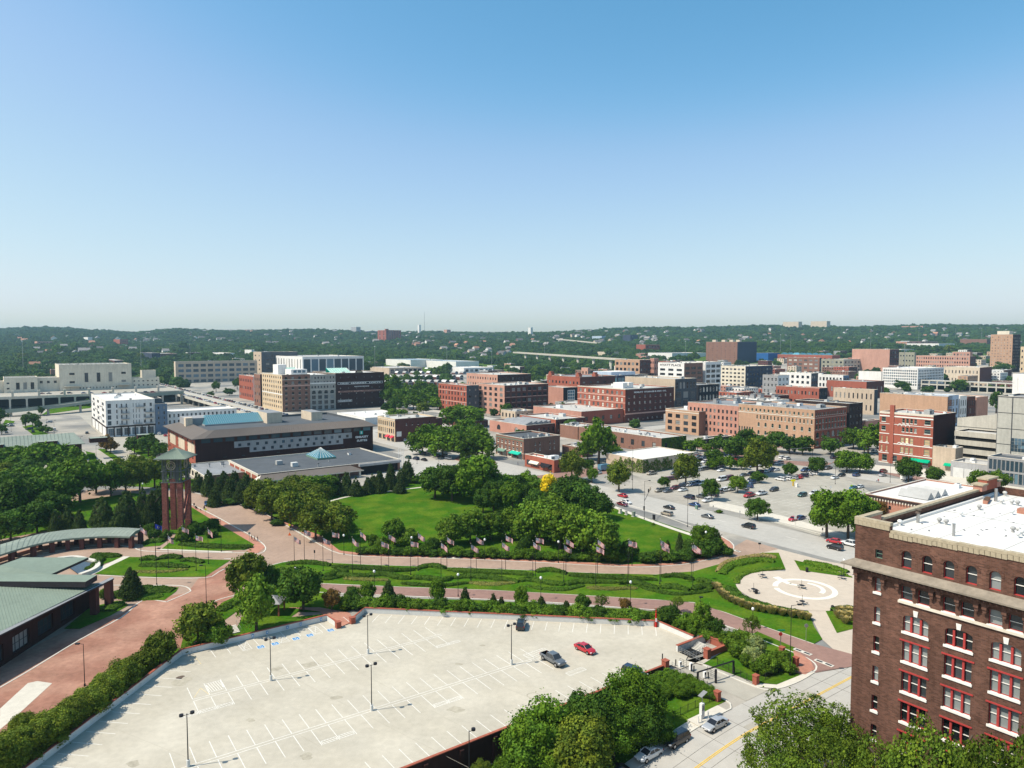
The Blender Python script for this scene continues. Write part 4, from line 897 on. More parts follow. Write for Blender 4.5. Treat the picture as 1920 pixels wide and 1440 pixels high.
def sign_on(b, txt, u0, u1, z0, z1, back, fore, rim=None, face='R'):
 r_ = MB()
 if rim: r_.box(u0-.3, u1+.3, -.12, -.01, z0-.3, z1+.3, rim)
 if back: r_.box(u0, u1, -.16, -.125, z0, z1, back)
 o = None
 if back or rim: o = r_.obj('sign_panel', b.r)
 text3('lettering', txt, (z1-z0)*.95, fore, b.r, (u0+(u1-u0)*.04, -.17, z0+(z1-z0)*.16), face, (u1-u0)*.92, bold=.06)
sign_on(b, 'OLD  MARKET  LOFTS', b.W*.05, b.W*.96, b.H*.69, b.H*.735, 'black', 'white_paint', 'white_paint')
sign_on(b, 'FURNISHED SUITES', b.W*.38, b.W*.68, b.H*.60, b.H*.625, 'white_paint', 'trim_grey')
sign_on(b, 'MERCHANDISE OF ALL KINDS WHOLESALE', b.W*.05, b.W*.96, b.H*.46, b.H*.50, 'trim_pink', 'brick_dark')
sign_on(b, 'WAREHOUSE', b.W*.05, b.W*.32, b.H*.20, b.H*.24, 'brick_dark', 'white_paint', 'trim_white')
mb = MB(); N_ = 12; cx_ = b.W*.48
ar = [(cx_-3.6*math.cos(math.pi*k/N_), b.H+2.6*math.sin(math.pi*k/N_)) for k in range(N_+1)]
mb.add([(x, 0, z) for x, z in ar]+[(x, 1, z) for x, z in ar], [tuple(range(N_+1))]+[(k, k+1, k+N_+2, k+N_+1) for k in range(N_)]+[tuple(range(2*N_+1, N_, -1))], 'brick_dark'); mb.box(cx_-2.4, cx_+2.4, -.05, -.003, b.H+.3, b.H+1.7, 'coping_tan'); mb.obj('arched_pediment', b.r)
awning_roof(b, 0, b.W*.42, b.D*.2, b.D*.4, b.H, b.H+4, 13)
bld('red_building', 'plain red brick block with white edge beside the viaduct ramp', 476, 706, 752, 448, 490, 'brick_red', [g(3,8,.45,.4)], [g(3,2,.3,.4)], wallR='white_wall', land='red block by the viaduct')
bld('brown_building', 'narrow dark brown brick building squeezed between red block and tan loft building', 489, 702, 762, 476, 497, 'brick_brown', [g(4,3,.4,.4)], wallR='dark_brown', units=0)
bld('office_building', 'long beige four storey building with wide ribbon windows behind the parked viaduct', 330, 678, 722, 326, 482, 'beige', None, [g(4,11,.72,.55,'g',.04,.94)], wallR='tan_wall', roof='roof_pale', units=8, frame='trim_grey', glass='glass_blue', land='beige ribbon-window building')
bld('dark_office_block', 'tall tan and dark grey office block behind the white panelled building', 491, 660, 716, 483, 558, 'tan_wall', [g(6,2,.3,.3)], [g(6,3,.7,.45,'g',.1,.95,.1,.5)], wallR='slate_wall', roof='roof_pale', units=4, D=40)
bld('panel_building', 'long white framed building of large dark panels behind the lofts', 568, 669, 722, 510, 682, 'white_wall', [g(1,11,.3,.86,'n',.05,.97,.02,.98,'glass_blind')], [g(1,8,.86,.88,'n',.0,.97,.01,.99,'glass_blue')], roof='roof_pale', units=6, land='white panelled building')
bld('warehouse', 'pale long warehouse with blue roof on the hill left of the panel building', 472, 656, 668, 398, 488, 'white_wall', None, None, roof='roof_blue', units=0, D=60)
bld('warehouse', 'long low white warehouse in front of the wooded hill, left one of two', 770, 675, 690, 735, 830, 'white_wall', None, None, roof='roof_blue', units=2, D=110, wallR='white_wall')
bld('warehouse', 'long low white warehouse with blue grey roof, right one of two', 855, 678, 694, 792, 898, 'white_wall', None, None, roof='roof_blue', units=2)
bld('depot', 'low pale depot with open loading bays beyond the lofts', 730, 690, 702, 690, 792, 'tan_wall', None, [g(1,7,.7,.6,'p')], roof='roof_pale', units=5)
bld('depot', 'low white building behind the barrel roofed townhouses', 870, 690, 700, 830, 925, 'white_wall', None, [g(1,6,.6,.5,'p')], roof='roof_white', units=3)
b = bld('station', 'large cream stone station with tall windows and lower wings beyond the viaduct', 112, 684, 733, 103, 246, 'cream_stone', None, [g(1,3,.30,.58,'g',.18,.80,.28,.78), g(2,1,.5,.26,'g',.16,.80,.10,.24), g(2,1,.5,.26,'g',.16,.80,.82,.95), g(1,12,.3,.5,'r',.02,.15,.25,.8)], roof='roof_pale', units=2, sill='cream_stone', land='cream stone station', base=U(112, 733, 10.5))
ST_ = b
kw_ = K(cop='cream_stone', frame='trim_dark')
hq = b.H
volume(b.r, -along(b.world(0,0,0), -B, 71, 8), 2, along(b.world(0,0,0), -B, 71, 8), 30, 0, hq*.52, 'cream_stone', 'cream_stone', 'roof_pale', None, [g(1,3,.4,.4,'r',.45,.9)], **kw_)
w2 = along(b.world(0,0,0), -B, 71, 8); w3 = along(b.world(0,0,0), -B, 8, 8)-w2
volume(b.r, -w2-w3, -3, w3, 30, 0, hq*.56, 'cream_stone', 'cream_stone', 'roof_pale', None, [g(1,3,.5,.7,'g',.1,.75,.3,.95), g(2,1,.4,.3,'r',.1,.8,.02,.22)], **kw_)
volume(b.r, -w2-w3-26, 0, 26, 24, 0, hq*.42, 'cream_stone', 'cream_stone', 'roof_pale', None, [g(2,2,.3,.35)], **kw_)
w4 = along(b.world(b.W,0,0), B, 300, 8)
volume(b.r, b.W+.02, 2, w4, 26, 0, hq*.42, 'cream_stone', 'cream_stone', 'roof_pale', None, [g(2,6,.35,.3,'r',.1,.9)], **kw_)
volume(b.r, b.W+w4*.45, 14, w4*.5, 12, 0, hq*.70, 'cream_stone', 'cream_stone', 'roof_pale', None, None, **kw_)
mb = MB(); mb.box(b.W*.06, b.W*.28, -4, -.01, b.H*.155, b.H*.175, 'cream_stone'); mb.obj('entrance_canopy', b.r)
mb = MB(); mb.box(b.W*.80, b.W*.97, -4, -.01, b.H*.155, b.H*.175, 'cream_stone'); mb.obj('entrance_canopy', b.r)
for k in range(15): box_on(b, b.W*(.02+.066*k), b.W*(.05+.066*k), -.4, -.005, b.H*.83, b.H+.4, 'cream_stone', 'pilaster')
bld('shed', 'low brown brick annexe behind the left wing of the station', 96, 693, 715, 80, 103, 'brick_brown', None, [g(1,2,.3,.3)], roof='roof_pale', units=0, D=20)
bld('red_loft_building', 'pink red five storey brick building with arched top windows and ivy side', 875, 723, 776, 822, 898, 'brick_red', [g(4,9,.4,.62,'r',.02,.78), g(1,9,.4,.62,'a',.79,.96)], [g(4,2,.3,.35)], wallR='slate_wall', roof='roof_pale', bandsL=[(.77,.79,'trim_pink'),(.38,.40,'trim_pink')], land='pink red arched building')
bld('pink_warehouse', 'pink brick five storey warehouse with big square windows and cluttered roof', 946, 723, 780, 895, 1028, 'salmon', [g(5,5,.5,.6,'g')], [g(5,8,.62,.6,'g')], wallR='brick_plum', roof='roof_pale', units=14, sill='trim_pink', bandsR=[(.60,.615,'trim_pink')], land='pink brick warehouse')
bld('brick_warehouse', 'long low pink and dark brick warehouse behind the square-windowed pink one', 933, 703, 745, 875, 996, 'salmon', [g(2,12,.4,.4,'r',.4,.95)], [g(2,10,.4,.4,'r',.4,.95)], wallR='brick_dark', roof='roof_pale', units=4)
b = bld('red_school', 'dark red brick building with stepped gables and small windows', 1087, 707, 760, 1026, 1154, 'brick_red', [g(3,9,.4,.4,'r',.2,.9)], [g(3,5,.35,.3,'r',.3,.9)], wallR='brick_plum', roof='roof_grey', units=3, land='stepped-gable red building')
for x0_, y0_ in ((-.3, b.D*.86), (-.3, b.D*.02), (b.W*.42, -.3)):
 box_on(b, x0_, x0_+4, y0_, y0_+5, b.H-.5, b.H+2.4, 'brick_red', 'stepped_gable'); box_on(b, x0_+.1, x0_+3.9, y0_+1.2, y0_+3.8, b.H+2.4, b.H+4, 'brick_red', 'stepped_gable')
b = bld('dark_hall', 'dark brick building with a tall gridded window left of the red storage building', 1056, 727, 768, 1050, 1083, 'brick_pink', None, None, wallR='black_wall', roof='roof_pale', units=0, D=30)
mb = MB(); mb.box(b.W*.3, b.W*.8, -.1, -.005, b.H*.15, b.H*.88, 'trim_white')
for i in range(3):
 for j in range(5): mb.box(b.W*(.32+.16*i), b.W*(.32+.16*i+.13), -.14, -.105, b.H*(.18+.14*j), b.H*(.18+.14*j+.11), 'glass_blue')
mb.obj('tall_window', b.r)
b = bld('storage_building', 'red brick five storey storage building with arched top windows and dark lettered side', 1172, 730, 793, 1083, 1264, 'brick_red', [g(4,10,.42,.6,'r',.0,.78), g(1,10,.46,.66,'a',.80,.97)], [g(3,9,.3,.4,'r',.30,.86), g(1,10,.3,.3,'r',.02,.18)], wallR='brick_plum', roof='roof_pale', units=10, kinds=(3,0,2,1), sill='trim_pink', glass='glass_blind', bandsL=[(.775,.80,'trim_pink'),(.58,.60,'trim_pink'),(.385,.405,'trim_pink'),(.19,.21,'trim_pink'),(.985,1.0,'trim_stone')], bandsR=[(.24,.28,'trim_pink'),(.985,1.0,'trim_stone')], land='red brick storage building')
sign_on(b, 'FIDELITY  STORAGE & VAN  CO.', b.W*.14, b.W*.86, b.H*.865, b.H*.925, None, 'white_paint')
for x_ in (.25, .37): box_on(b, b.W*x_, b.W*(x_+.09), b.D*.3, b.D*.5, b.H-.7, b.H+3.6, 'white_wall', 'tank')
bld('long_hall', 'tan hall with dark grey colonnaded front right behind the storage building', 1265, 711, 782, 1172, 1306, 'tan_wall', None, [g(1,6,.6,.8,'a',.72,.94), g(3,3,.7,.8,'g',.05,.68)], wallR='slate_wall', roof='roof_pale', units=5, frame='trim_grey', land='tan hall with dark front')
bld('dark_building', 'black brick building with round headed windows under the white hotel block', 1309, 722, 775, 1305, 1348, 'black_wall', None, [g(2,6,.45,.6,'a',.4,.98)], roof='roof_grey', units=2, frame='trim_white', glass='glass_blind', D=30)
b = bld('hotel', 'white and brown six storey hotel with wide windows and rooftop lettering band', 1282, 681, 745, 1234, 1318, 'white_wall', [g(6,3,.62,.5,'w',.05,.86)], [g(6,3,.7,.5,'w',.05,.92)], wallR='brick_brown', roof='roof_white', units=7, land='white and brown hotel')
mb_t = text3('lettering', 'HYATT PLACE', 3.2, 'trim_dark', b.r, (-.1, b.D*.92, b.H*.905), 'L', b.D*.8, bold=.05)
bld('hotel_wing', 'white and dark six storey wing with broad dark windows right of the hotel', 1322, 679, 742, 1318, 1352, 'white_wall', [g(6,1,.5,.4)], [g(6,3,.78,.6,'w',.05,.95)], units=3, D=36)
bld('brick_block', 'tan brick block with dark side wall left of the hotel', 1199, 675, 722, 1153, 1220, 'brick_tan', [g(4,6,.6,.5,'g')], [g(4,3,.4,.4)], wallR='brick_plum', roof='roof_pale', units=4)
bld('brick_block', 'small pink brick block between the tan block and the hotel', 1226, 672, 720, 1219, 1235, 'brick_pink', [g(4,2,.5,.4)], [g(4,2,.5,.4)], roof='roof_pale', units=1)
b = bld('glass_pavilion', 'long low dark blue glass fronted building with white roof', 1157, 704, 742, 1105, 1216, 'navy_wall', [g(2,8,.85,.7,'p')], [g(2,9,.85,.7,'p')], wallR='navy_wall', roof='roof_white', glass='glass_teal', frame='trim_grey', units=6, land='dark blue glass building')
box_on(b, 2, b.W*.8, b.D*.25, b.D*.9, b.H-.7, b.H+3.4, 'pale_blue_wall', 'upper_storey', top='roof_white')
bld('pink_tower', 'small pink brick stair tower behind the stepped-gable building', 1102, 690, 735, 1090, 1107, 'salmon', [g(3,2,.4,.4,'p')], [g(3,1,.5,.4,'p')], roof='roof_grey', units=0)
b = bld('corner_building', 'tan brick three storey building with large gridded windows and blank brown side', 1310, 772, 817, 1248, 1352, 'brick_tan', [g(3,4,.56,.62,'g',.05,.86)], None, wallR='brick_brown', roof='roof_pale', units=7, frame='trim_dark', bandsL=[(.90,.93,'trim_stone')], land='tan building with gridded windows')
b = bld('shop_building', 'low long building with pale strip roof full of vents', 1240, 822, 852, 1085, 1287, 'brick_brown', [g(1,8,.3,.4)], [g(1,3,.3,.4)], wallR='ivy_wall', roof='roof_pale', units=22, kinds=(2,1,0,2,1), land='vent-covered low roof'); IVY2 = b
IVY = b = bld('ivy_building', 'low flat white roofed building with ivy covered walls beside the car park', 1205, 862, 888, 1137, 1303, 'tan_wall', None, None, wallR='tan_wall', roof='roof_white', units=0, par=.25, land='ivy covered building')
b = bld('shop_building', 'brown brick three storey corner building with pale window hoods and teal awning', 982, 823, 862, 930, 1050, 'brick_brown', [g(2,7,.40,.6,'r',.30,.86), g(1,5,.7,.85,'p',.0,.25)], [g(2,2,.22,.5,'r',.3,.85,.25,.5), g(2,2,.22,.5,'r',.3,.85,.66,.9)], roof='roof_dark', units=9, kinds=(1,2,1,0), sill='trim_stone', frame='trim_white', bandsL=[(.88,.91,'trim_green'),(.27,.29,'trim_stone')], land='brown corner building with teal awning')
def awning(b, y0, y1, z, mat, dx=1.8, name='awning', face='L'):
 mb = MB()
 if face == 'L': mb.add([(0,y0,z+1), (0,y1,z+1), (-dx,y1,z), (-dx,y0,z), (-dx,y0,z-.3), (-dx,y1,z-.3), (0,y0,z-.3), (0,y1,z-.3)], [(0,3,2,1), (3,4,5,2), (0,6,4,3), (1,2,5,7)], mat)
 else: mb.add([(y0,0,z+1), (y1,0,z+1), (y1,-dx,z), (y0,-dx,z), (y0,-dx,z-.3), (y1,-dx,z-.3), (y0,0,z-.3), (y1,0,z-.3)], [(0,3,2,1), (3,4,5,2), (0,6,4,3), (1,2,5,7)], mat)
 return mb.obj(name, b.r)
awning(b, b.D*.08, b.D*.42, 2.6, 'awning_teal', 2.2); awning(b, b.D*.62, b.D*.9, 2.6, 'trim_green', 1.8)
b = bld('shop_building', 'one storey red brick shop row with black awning behind the park trees', 1039, 863, 887, 984, 1056, 'brick_red', [g(1,4,.6,.6,'p',.05,.75)], [g(1,1,.2,.3)], wallR='brick_red', roof='roof_white', units=5, land='one storey red shop row')
awning(b, b.D*.1, b.D*.4, 2.6, 'awning_black', 1.8); awning(b, b.D*.5, b.D*.8, 2.6, 'trim_stone', 1.2)
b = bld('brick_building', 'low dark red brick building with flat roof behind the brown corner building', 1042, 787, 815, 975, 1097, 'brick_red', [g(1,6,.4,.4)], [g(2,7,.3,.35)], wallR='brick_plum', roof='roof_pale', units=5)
b = bld('gallery_building', 'low pink walled building with a row of tilted grey skylights', 987, 798, 820, 918, 1043, 'brick_pink', [g(1,2,.2,.5,'a')], [g(1,6,.3,.4)], wallR='brick_plum', roof='roof_pale', units=2, land='pink building with tilted skylights')
for k in range(5):
 mb = MB(); x0_ = b.W*(.05+.17*k); mb.add([(x0_,b.D*.1,b.H-.4),(x0_+7,b.D*.1,b.H-.4),(x0_+7,b.D*.75,b.H-.4),(x0_,b.D*.75,b.H-.4),(x0_+6.5,b.D*.1,b.H+2),(x0_+6.5,b.D*.75,b.H+2)], [(0,4,5,3),(0,1,4),(1,2,5,4),(3,5,2)], 'roof_grey'); mb.obj('skylight', b.r)
b = bld('brick_building', 'peach coloured low brick building between the skylit building and the red storage building', 1090, 772, 800, 1000, 1170, 'brick_pink', None, [g(1,5,.3,.3)], wallR='brick_red', roof='roof_pale', units=7)
b = bld('white_hall', 'long low white flat roofed shed between lofts and hotel', 685, 784, 797, 632, 772, 'white_wall', None, None, roof='roof_white', units=3, par=.2)
b = bld('shop_building', 'buff fronted three storey shop building with pink awnings and dark red side', 741, 786, 829, 708, 818, 'brick_buff', [g(2,8,.5,.66,'r',.30,.9), g(1,4,.7,.8,'p',.0,.26)], [g(1,5,.16,.3,'r',.6,.9,.2,.9)], wallR='brick_plum', roof='roof_pale', units=9, kinds=(1,2,0), sill='trim_stone', bandsL=[(.92,.95,'trim_stone'),(.27,.29,'trim_stone')], land='buff shop building with pink awnings')
awning(b, b.D*.06, b.D*.22, 2.6, 'awning_red', 1.8); awning(b, b.D*.3, b.D*.46, 2.6, 'awning_red', 1.8)
volume(b.r, b.W*.8, b.D*.3, b.W*.5, b.D*.5, 0, b.H*.85, 'brick_plum', 'brick_plum', 'roof_pale')
mb = MB(); mb.box(1.0, 4.2, -.15, -.01, 3.2, 6.2, 'trim_white'); mb.obj('billboard', b.r)
bld('low_shop', 'low dark brick building half hidden by trees right of the lofts', 880, 790, 803, 832, 915, 'brick_plum', None, [g(1,4,.5,.5,'p')], roof='roof_grey', units=1)
LB = bld('long_brick_building', 'long tan brick five storey building with paired windows behind the car park trees', 1526, 769, 842, 1385, 1588, 'brick_tan', [g(2,6,.5,.72,'a',.02,.42,.0,.22), g(2,8,.3,.5,'a',.16,.60,.24,.99), g(1,16,.36,.62,'a',.60,.78,.24,.99), g(1,18,.4,.5,'r',.80,.95,.0,1.0)], [g(2,6,.55,.7,'a',.04,.45), g(2,10,.5,.7,'a',.48,.78), g(1,16,.5,.6,'r',.82,.95)], wallR='brick_red', roof='roof_grey', units=18, kinds=(0,3,2,1,3), frame='trim_green', sill='trim_stone', bandsL=[(.78,.80,'trim_stone')], bandsR=[(.78,.80,'trim_pink'),(.46,.475,'trim_pink')], land='long tan brick building')
bld('long_brick_building', 'pale pink brick continuation left of the long tan building', 1385, 762, 830, 1290, 1400, 'brick_pink', [g(4,12,.45,.55,'r',.1,.9)], None, on=('a',(1526,842)), roof='roof_grey', units=10, kinds=(3,0,2,4), W=40, land='pale pink brick continuation')
bld('dark_brick_building', 'nearly black brick building in shade beside the long tan building', 1591, 757, 838, 1588, 1618, 'dark_brown', None, [g(5,4,.4,.4)], roof='roof_grey', units=2, D=35, on=('b',(1526,842)))
b = bld('white_roof_block', 'cluster of bright white flat roofs with air handlers behind the long tan building', 1440, 752, 800, 1350, 1480, 'slate_wall', None, [g(2,5,.3,.3)], wallR='white_wall', roof='roof_white', units=20, kinds=(3,0,3,1,4), par=.4)
b = bld('red_striped_building', 'red brick five storey corner building with white stone bands and rooftop chimney block', 1747, 779, 879, 1650, 1792, 'brick_red', [g(1,5,.5,.7,'r',.02,.19), g(2,3,.3,.6,'b',.20,.57,.0,.30,'boarded'), g(2,3,.7,.62,'b',.20,.57,.40,.66,'boarded'), g(2,1,.5,.6,'b',.20,.57,.80,1.0,'boarded'), g(2,2,.5,.5,'r',.60,.94,.0,.32), g(2,4,.62,.5,'r',.60,.94,.42,.72), g(2,1,.55,.5,'r',.60,.94,.80,1.0)], None, wallR='brick_dark', roof='roof_pale', units=7, frame='trim_green', sill='trim_white', cop='trim_stone', bandsL=[(.19,.205,'trim_white'),(.385,.40,'trim_white'),(.57,.585,'trim_white'),(.765,.775,'trim_white'),(.91,.935,'trim_white'),(.965,1.0,'trim_stone'),(.0,.02,'trim_stone')], land='red building with white bands')
box_on(b, -.35, .9, b.D*.72, b.D*.80, 0, b.H+3.5, 'brick_red', 'chimney');
for y_, z_ in ((.53, .40), (.53, .76)):
 mb = MB()
 for i in range(3):
  c = b.D*(y_-.075+.075*i-.06)+b.D*.06
  for k in range(8):
   a0, a1 = math.pi*k/8, math.pi*(k+1)/8
   mb.quad((-.2,c+.78*math.cos(a0),b.H*z_-.4+1.0*math.sin(a0)), (-.2,c+.78*math.cos(a1),b.H*z_-.4+1.0*math.sin(a1)), (-.2,c+1.05*math.cos(a1),b.H*z_-.4+1.35*math.sin(a1)), (-.2,c+1.05*math.cos(a0),b.H*z_-.4+1.35*math.sin(a0)), 'trim_white')
 mb.obj('window_hood', b.r)
mb = MB(); mb.box(-1.2,-.02,b.D*.02,b.D*.42,2.9,3.05,'awning_green'); mb.obj('canopy', b.r); awning(b, b.D*.03, b.D*.4, 3.0, 'awning_green', 2.6)
b2 = bld('annexe', 'tan rendered annexe with green door awning right of the white banded red building', 1771, 841, 890, 1748, 1806, 'tan_wall', None, [g(1,2,.3,.4,'r',.1,.5)], wallR='tan_wall', roof='roof_grey', units=2, base=b.world(.05,-10,0), D=9.9, land='tan annexe')
awning(b2, 1.5, 4.5, 2.7, 'awning_green', 1.5)
b = bld('parking_garage', 'open concrete parking garage with pale horizontal bands and dark gaps', 1880, 816, 886, 1792, 1960, 'inside_shade', None, None, wallR='inside_shade', roof='roof_pale', units=0, W=14, land='banded concrete garage')  # near-black walls paint in the shade between the bands
for k in range(4): box_on(b, -.6, .02, -.2, b.D+.3, b.H*(.16+.235*k), b.H*(.30+.235*k), 'concrete_wall', 'deck_band')
b = bld('ramp', 'cream concrete ramp wall rising behind the banded garage', 1885, 806, 850, 1795, 1960, 'concrete_wall', [g(1,14,.4,.3,'p',.55,.8)], None, roof='roof_pale', units=0, W=12)
mb = MB(); mb.add([(-.3,b.D,b.H),(-.3,0,b.H+9),(-.3,0,b.H),(-.3,b.D,b.H+4.5),(.2,b.D,b.H),(.2,0,b.H+9),(.2,0,b.H),(.2,b.D,b.H+4.5)], [(0,2,1,3),(3,1,5,7),(4,7,5,6)], 'concrete_wall'); mb.obj('ramp_wall', b.r)
b = bld('stone_office', 'large windowless grey stone panel building at the right edge', 1952, 747, 903, 1871, 2100, 'slate_wall', None, None, roof='roof_grey', units=2, W=25, land='grey stone panel building')
nc_ = max(3, int(b.D/6)); pw_ = b.D/nc_
for j in range(5):
 for i in range(nc_): m_ = MB(); m_.box(-.25, -.01, i*pw_+.15, (i+1)*pw_-.3, b.H*(.02+.195*j), b.H*(.02+.195*j)+b.H*.186, 'panel_grey'); m_.obj('stone_panel', b.r)
for i in range(5):
 for j in range(4): m_ = MB(); m_.box(-.34, -.26, b.D*.30+i*1.3, b.D*.30+i*1.3+1.15, b.H*.33+j*1.5, b.H*.33+j*1.5+1.35, 'glass_blue'); m_.obj('window', b.r)
bld('white_tower', 'plain white panel block rising behind the grey stone building', 1952, 702, 800, 1899, 2100, 'white_wall', [g(3,3,.02,.9,'n')], None, wallR='white_wall', roof='roof_grey', units=0, W=30)
b = bld('glass_lobby', 'low glass walled lobby with dark roof at the right edge', 1962, 868, 921, 1852, 2100, 'trim_grey', [g(2,13,.9,.86,'p',.05,.95)], None, wallR='trim_grey', roof='roof_dark', units=2, W=14, glass='glass_blue', frame='steel', land='glass lobby')
b = bld('garage_entrance', 'low grey building with wide blank doors between annexe and glass lobby', 1853, 873, 903, 1783, 1900, 'grey_wall', None, None, wallR='grey_wall', roof='roof_pale', units=3, W=14)
for k in range(3): box_on(b, -.1, -.005, b.D*(.05+.3*k), b.D*(.33+.3*k), 0, b.H*.62, 'hvac', 'garage_door')
b0 = bld('brown_block', 'wide brown brick block with many white rooftop units behind the white banded red building', 1775, 744, 800, 1650, 1782, 'brick_tan', None, None, wallR='brick_brown', roof='roof_pale', units=20, kinds=(0,1,3,1), W=8, land='wide brown brick block')
for i, (x0_, x1_, m_, fr_, lb) in enumerate(((1776,1798,'pale_blue_wall','trim_dark','pale blue three storey front with pedimented windows right of the wide brown block'),(1798,1813,'white_wall','trim_dark','narrow white front with tall windows, between pale blue and dark red fronts'),(1813,1829,'brick_plum','trim_dark','narrow dark red front with barred windows, between white and pink fronts'),(1829,1853,'salmon','trim_pink','pink brick end front beside the tree by the grey stone building'))):
 bld('row_house', lb, x0_+1, 742+i, 802, x0_, x1_, m_, None, [g(3,[3,3,4,1][i],.45,.7,'r',.02,.9)] if i < 3 else None, roof='roof_white', units=1, D=30, on=('b',(1775,800)), frame=fr_)
bld('cream_building', 'cream grey three storey building with arched windows and white flat roof', 1638, 731, 778, 1563, 1646, 'tan_wall', [g(2,9,.3,.5,'a')], None, wallR='slate_wall', roof='roof_white', units=3, land='cream arched-window building')
bld('red_brick_block', 'low dark red brick block with stepped roof line', 1624, 716, 748, 1550, 1658, 'brick_red', [g(1,4,.2,.3)], [g(1,4,.3,.4)], wallR='brick_plum', roof='roof_grey', units=3)
bld('row_building', 'small red and dark brick row behind the white roof cluster', 1535, 728, 765, 1455, 1552, 'brick_red', [g(2,12,.4,.4)], [g(2,3,.4,.4)], wallR='black_wall', roof='roof_white', units=5)
bld('apartment_building', 'pale grey four storey apartment block with square windows', 1458, 704, 752, 1430, 1480, 'trim_grey', [g(4,4,.5,.5)], [g(4,3,.5,.5)], wallR='white_wall', roof='roof_pale', units=3, frame='trim_white')
bld('apartment_building', 'white apartment block with black and blue sides, middle of the white group', 1520, 700, 745, 1462, 1534, 'white_wall', [g(4,6,.5,.5,'g')], [g(4,3,.6,.5)], wallR='slate_wall', roof='roof_white', units=5)
bld('apartment_building', 'white apartment block with blue grey side, right end of the white group', 1580, 704, 742, 1522, 1592, 'white_wall', [g(3,9,.55,.55,'w')], [g(3,2,.6,.5)], wallR='blue_slate', roof='roof_pale', units=5)
bld('office_building', 'cream and navy six storey office with brick strips', 1397, 687, 735, 1352, 1449, 'cream_stone', [g(6,6,.6,.45,'w')], [g(5,8,.5,.5)], wallR='navy_wall', roof='roof_pale', units=6)
b = bld('tower_block', 'big windowless brown and navy block on the skyline right of centre', 1382, 641, 683, 1324, 1419, 'brick_brown', [g(9,7,.2,.2,'p')], None, wallR='navy_wall', roof='roof_grey', units=0, land='brown and navy block')
for x_, y_ in ((.1,.75),(.1,.45),(.1,.2),(.6,.3)): box_on(b, b.W*x_, b.W*x_+7, b.D*y_, b.D*y_+9, b.H-.7, b.H+4.5, 'beige', 'lift_housing')
bld('blue_shed', 'bright blue walled shed with white roof', 1440, 662, 678, 1415, 1462, 'blue_wall', None, None, roof='roof_white', units=0)
b = bld('brick_factory', 'long low red factory with row of teal saw-tooth roof lights', 1560, 666, 684, 1458, 1600, 'brick_red', [g(1,14,.5,.4)], None, roof='roof_pale', units=0, W=30, land='factory with saw-tooth roof')
for k in range(8):
 y0_ = b.D*(.06+.115*k); mb = MB(); mb.add([(2,y0_,b.H),(2,y0_+b.D*.09,b.H),(2,y0_+b.D*.05,b.H+4),(16,y0_,b.H),(16,y0_+b.D*.09,b.H),(16,y0_+b.D*.05,b.H+4)], [(0,2,1),(0,3,5,2),(1,2,5,4),(3,4,5)], 'glass_teal'); mb.obj('saw_tooth', b.r)
bld('apartment_building', 'brown and white four storey apartment block behind the white group', 1536, 671, 703, 1476, 1540, 'brick_brown', [g(4,6,.6,.5,'w')], [g(4,2,.4,.4)], wallR='slate_wall', roof='roof_pale', units=4, glass='glass_blind')
bld('apartment_building', 'olive tan stepped apartment block with dark bays', 1581, 674, 708, 1540, 1614, 'olive_wall', [g(4,5,.45,.45)], [g(4,5,.5,.5)], wallR='beige', roof='roof_pale', units=3)
bld('apartment_building', 'black clad apartment block in front of the salmon warehouse', 1615, 676, 706, 1611, 1664, 'black_wall', None, [g(3,6,.4,.4)], units=3, roof='roof_grey', D=40)
bld('white_shed', 'plain white box building left of the gridded white office', 1652, 697, 727, 1610, 1658, 'white_wall', None, None, units=0)
b = bld('salmon_warehouse', 'salmon pink windowless warehouse with dark gridded side', 1667, 655, 700, 1598, 1686, 'salmon', None, [g(5,4,.5,.6,'g')], wallR='brick_plum', roof='roof_pale', units=5, land='salmon warehouse')
bld('stone_block', 'dull beige stone block beside the salmon warehouse', 1714, 661, 692, 1686, 1718, 'olive_wall', [g(3,5,.4,.3,'p')], None, roof='roof_pale', units=1)
b = bld('gridded_office', 'white concrete office on stilts with a dense grid of small square windows', 1720, 691, 722, 1655, 1770, 'white_wall', [g(6,16,.62,.62,'p',.0,.93)], [g(6,16,.62,.62,'p',.0,.93)], wallR='white_wall', roof='roof_white', units=4, glass='glass_blue', base=G(1720, 731)+Vector((0,0,4)), land='white gridded office')
for k in range(8): q_ = MB(); q_.box(-.2, .9, b.D*k/7.2, b.D*k/7.2+.9, -9, 0, 'white_wall'); q_.obj('pillar', b.r)
bld('bank_building', 'long pale tan windowed building behind the elevated road', 1836, 689, 722, 1769, 1860, 'beige', [g(2,10,.3,.4,'a')], None, wallR='brick_plum', roof='roof_white', units=3, land='long pale tan building')
bld('brick_factory', 'long red brown brick factory with many small windows in the right distance', 1818, 668, 692, 1716, 1830, 'salmon', [g(3,22,.5,.5)], [g(3,2,.4,.4)], wallR='brick_plum', roof='roof_grey', units=4, land='long red brown factory')
bld('brick_factory', 'taller gabled bay of the red brown factory', 1818, 660, 690, 1786, 1824, 'salmon', [g(4,5,.4,.5)], None, roof='roof_grey', units=0)
b = bld('brick_tower', 'tall brown brick tower with pale base and dark right side', 1896, 627, 708, 1858, 1914, 'brick_tan', [g(11,7,.34,.35,'r',.26,.97)], [g(13,7,.4,.5)], wallR='dark_brown', roof='roof_grey', units=0, glass='glass_blind', bandsL=[(.0,.25,'cream_stone')], land='tall brown tower')
box_on(b, b.W*.1, b.W*.5, b.D*.2, b.D*.75, b.H-.7, b.H+6, 'cream_stone', 'penthouse')
bld('yellow_house', 'small yellow brick building right of the tall brown tower', 1925, 650, 700, 1914, 1960, 'brick_buff', [g(4,2,.4,.4)], None, units=0)
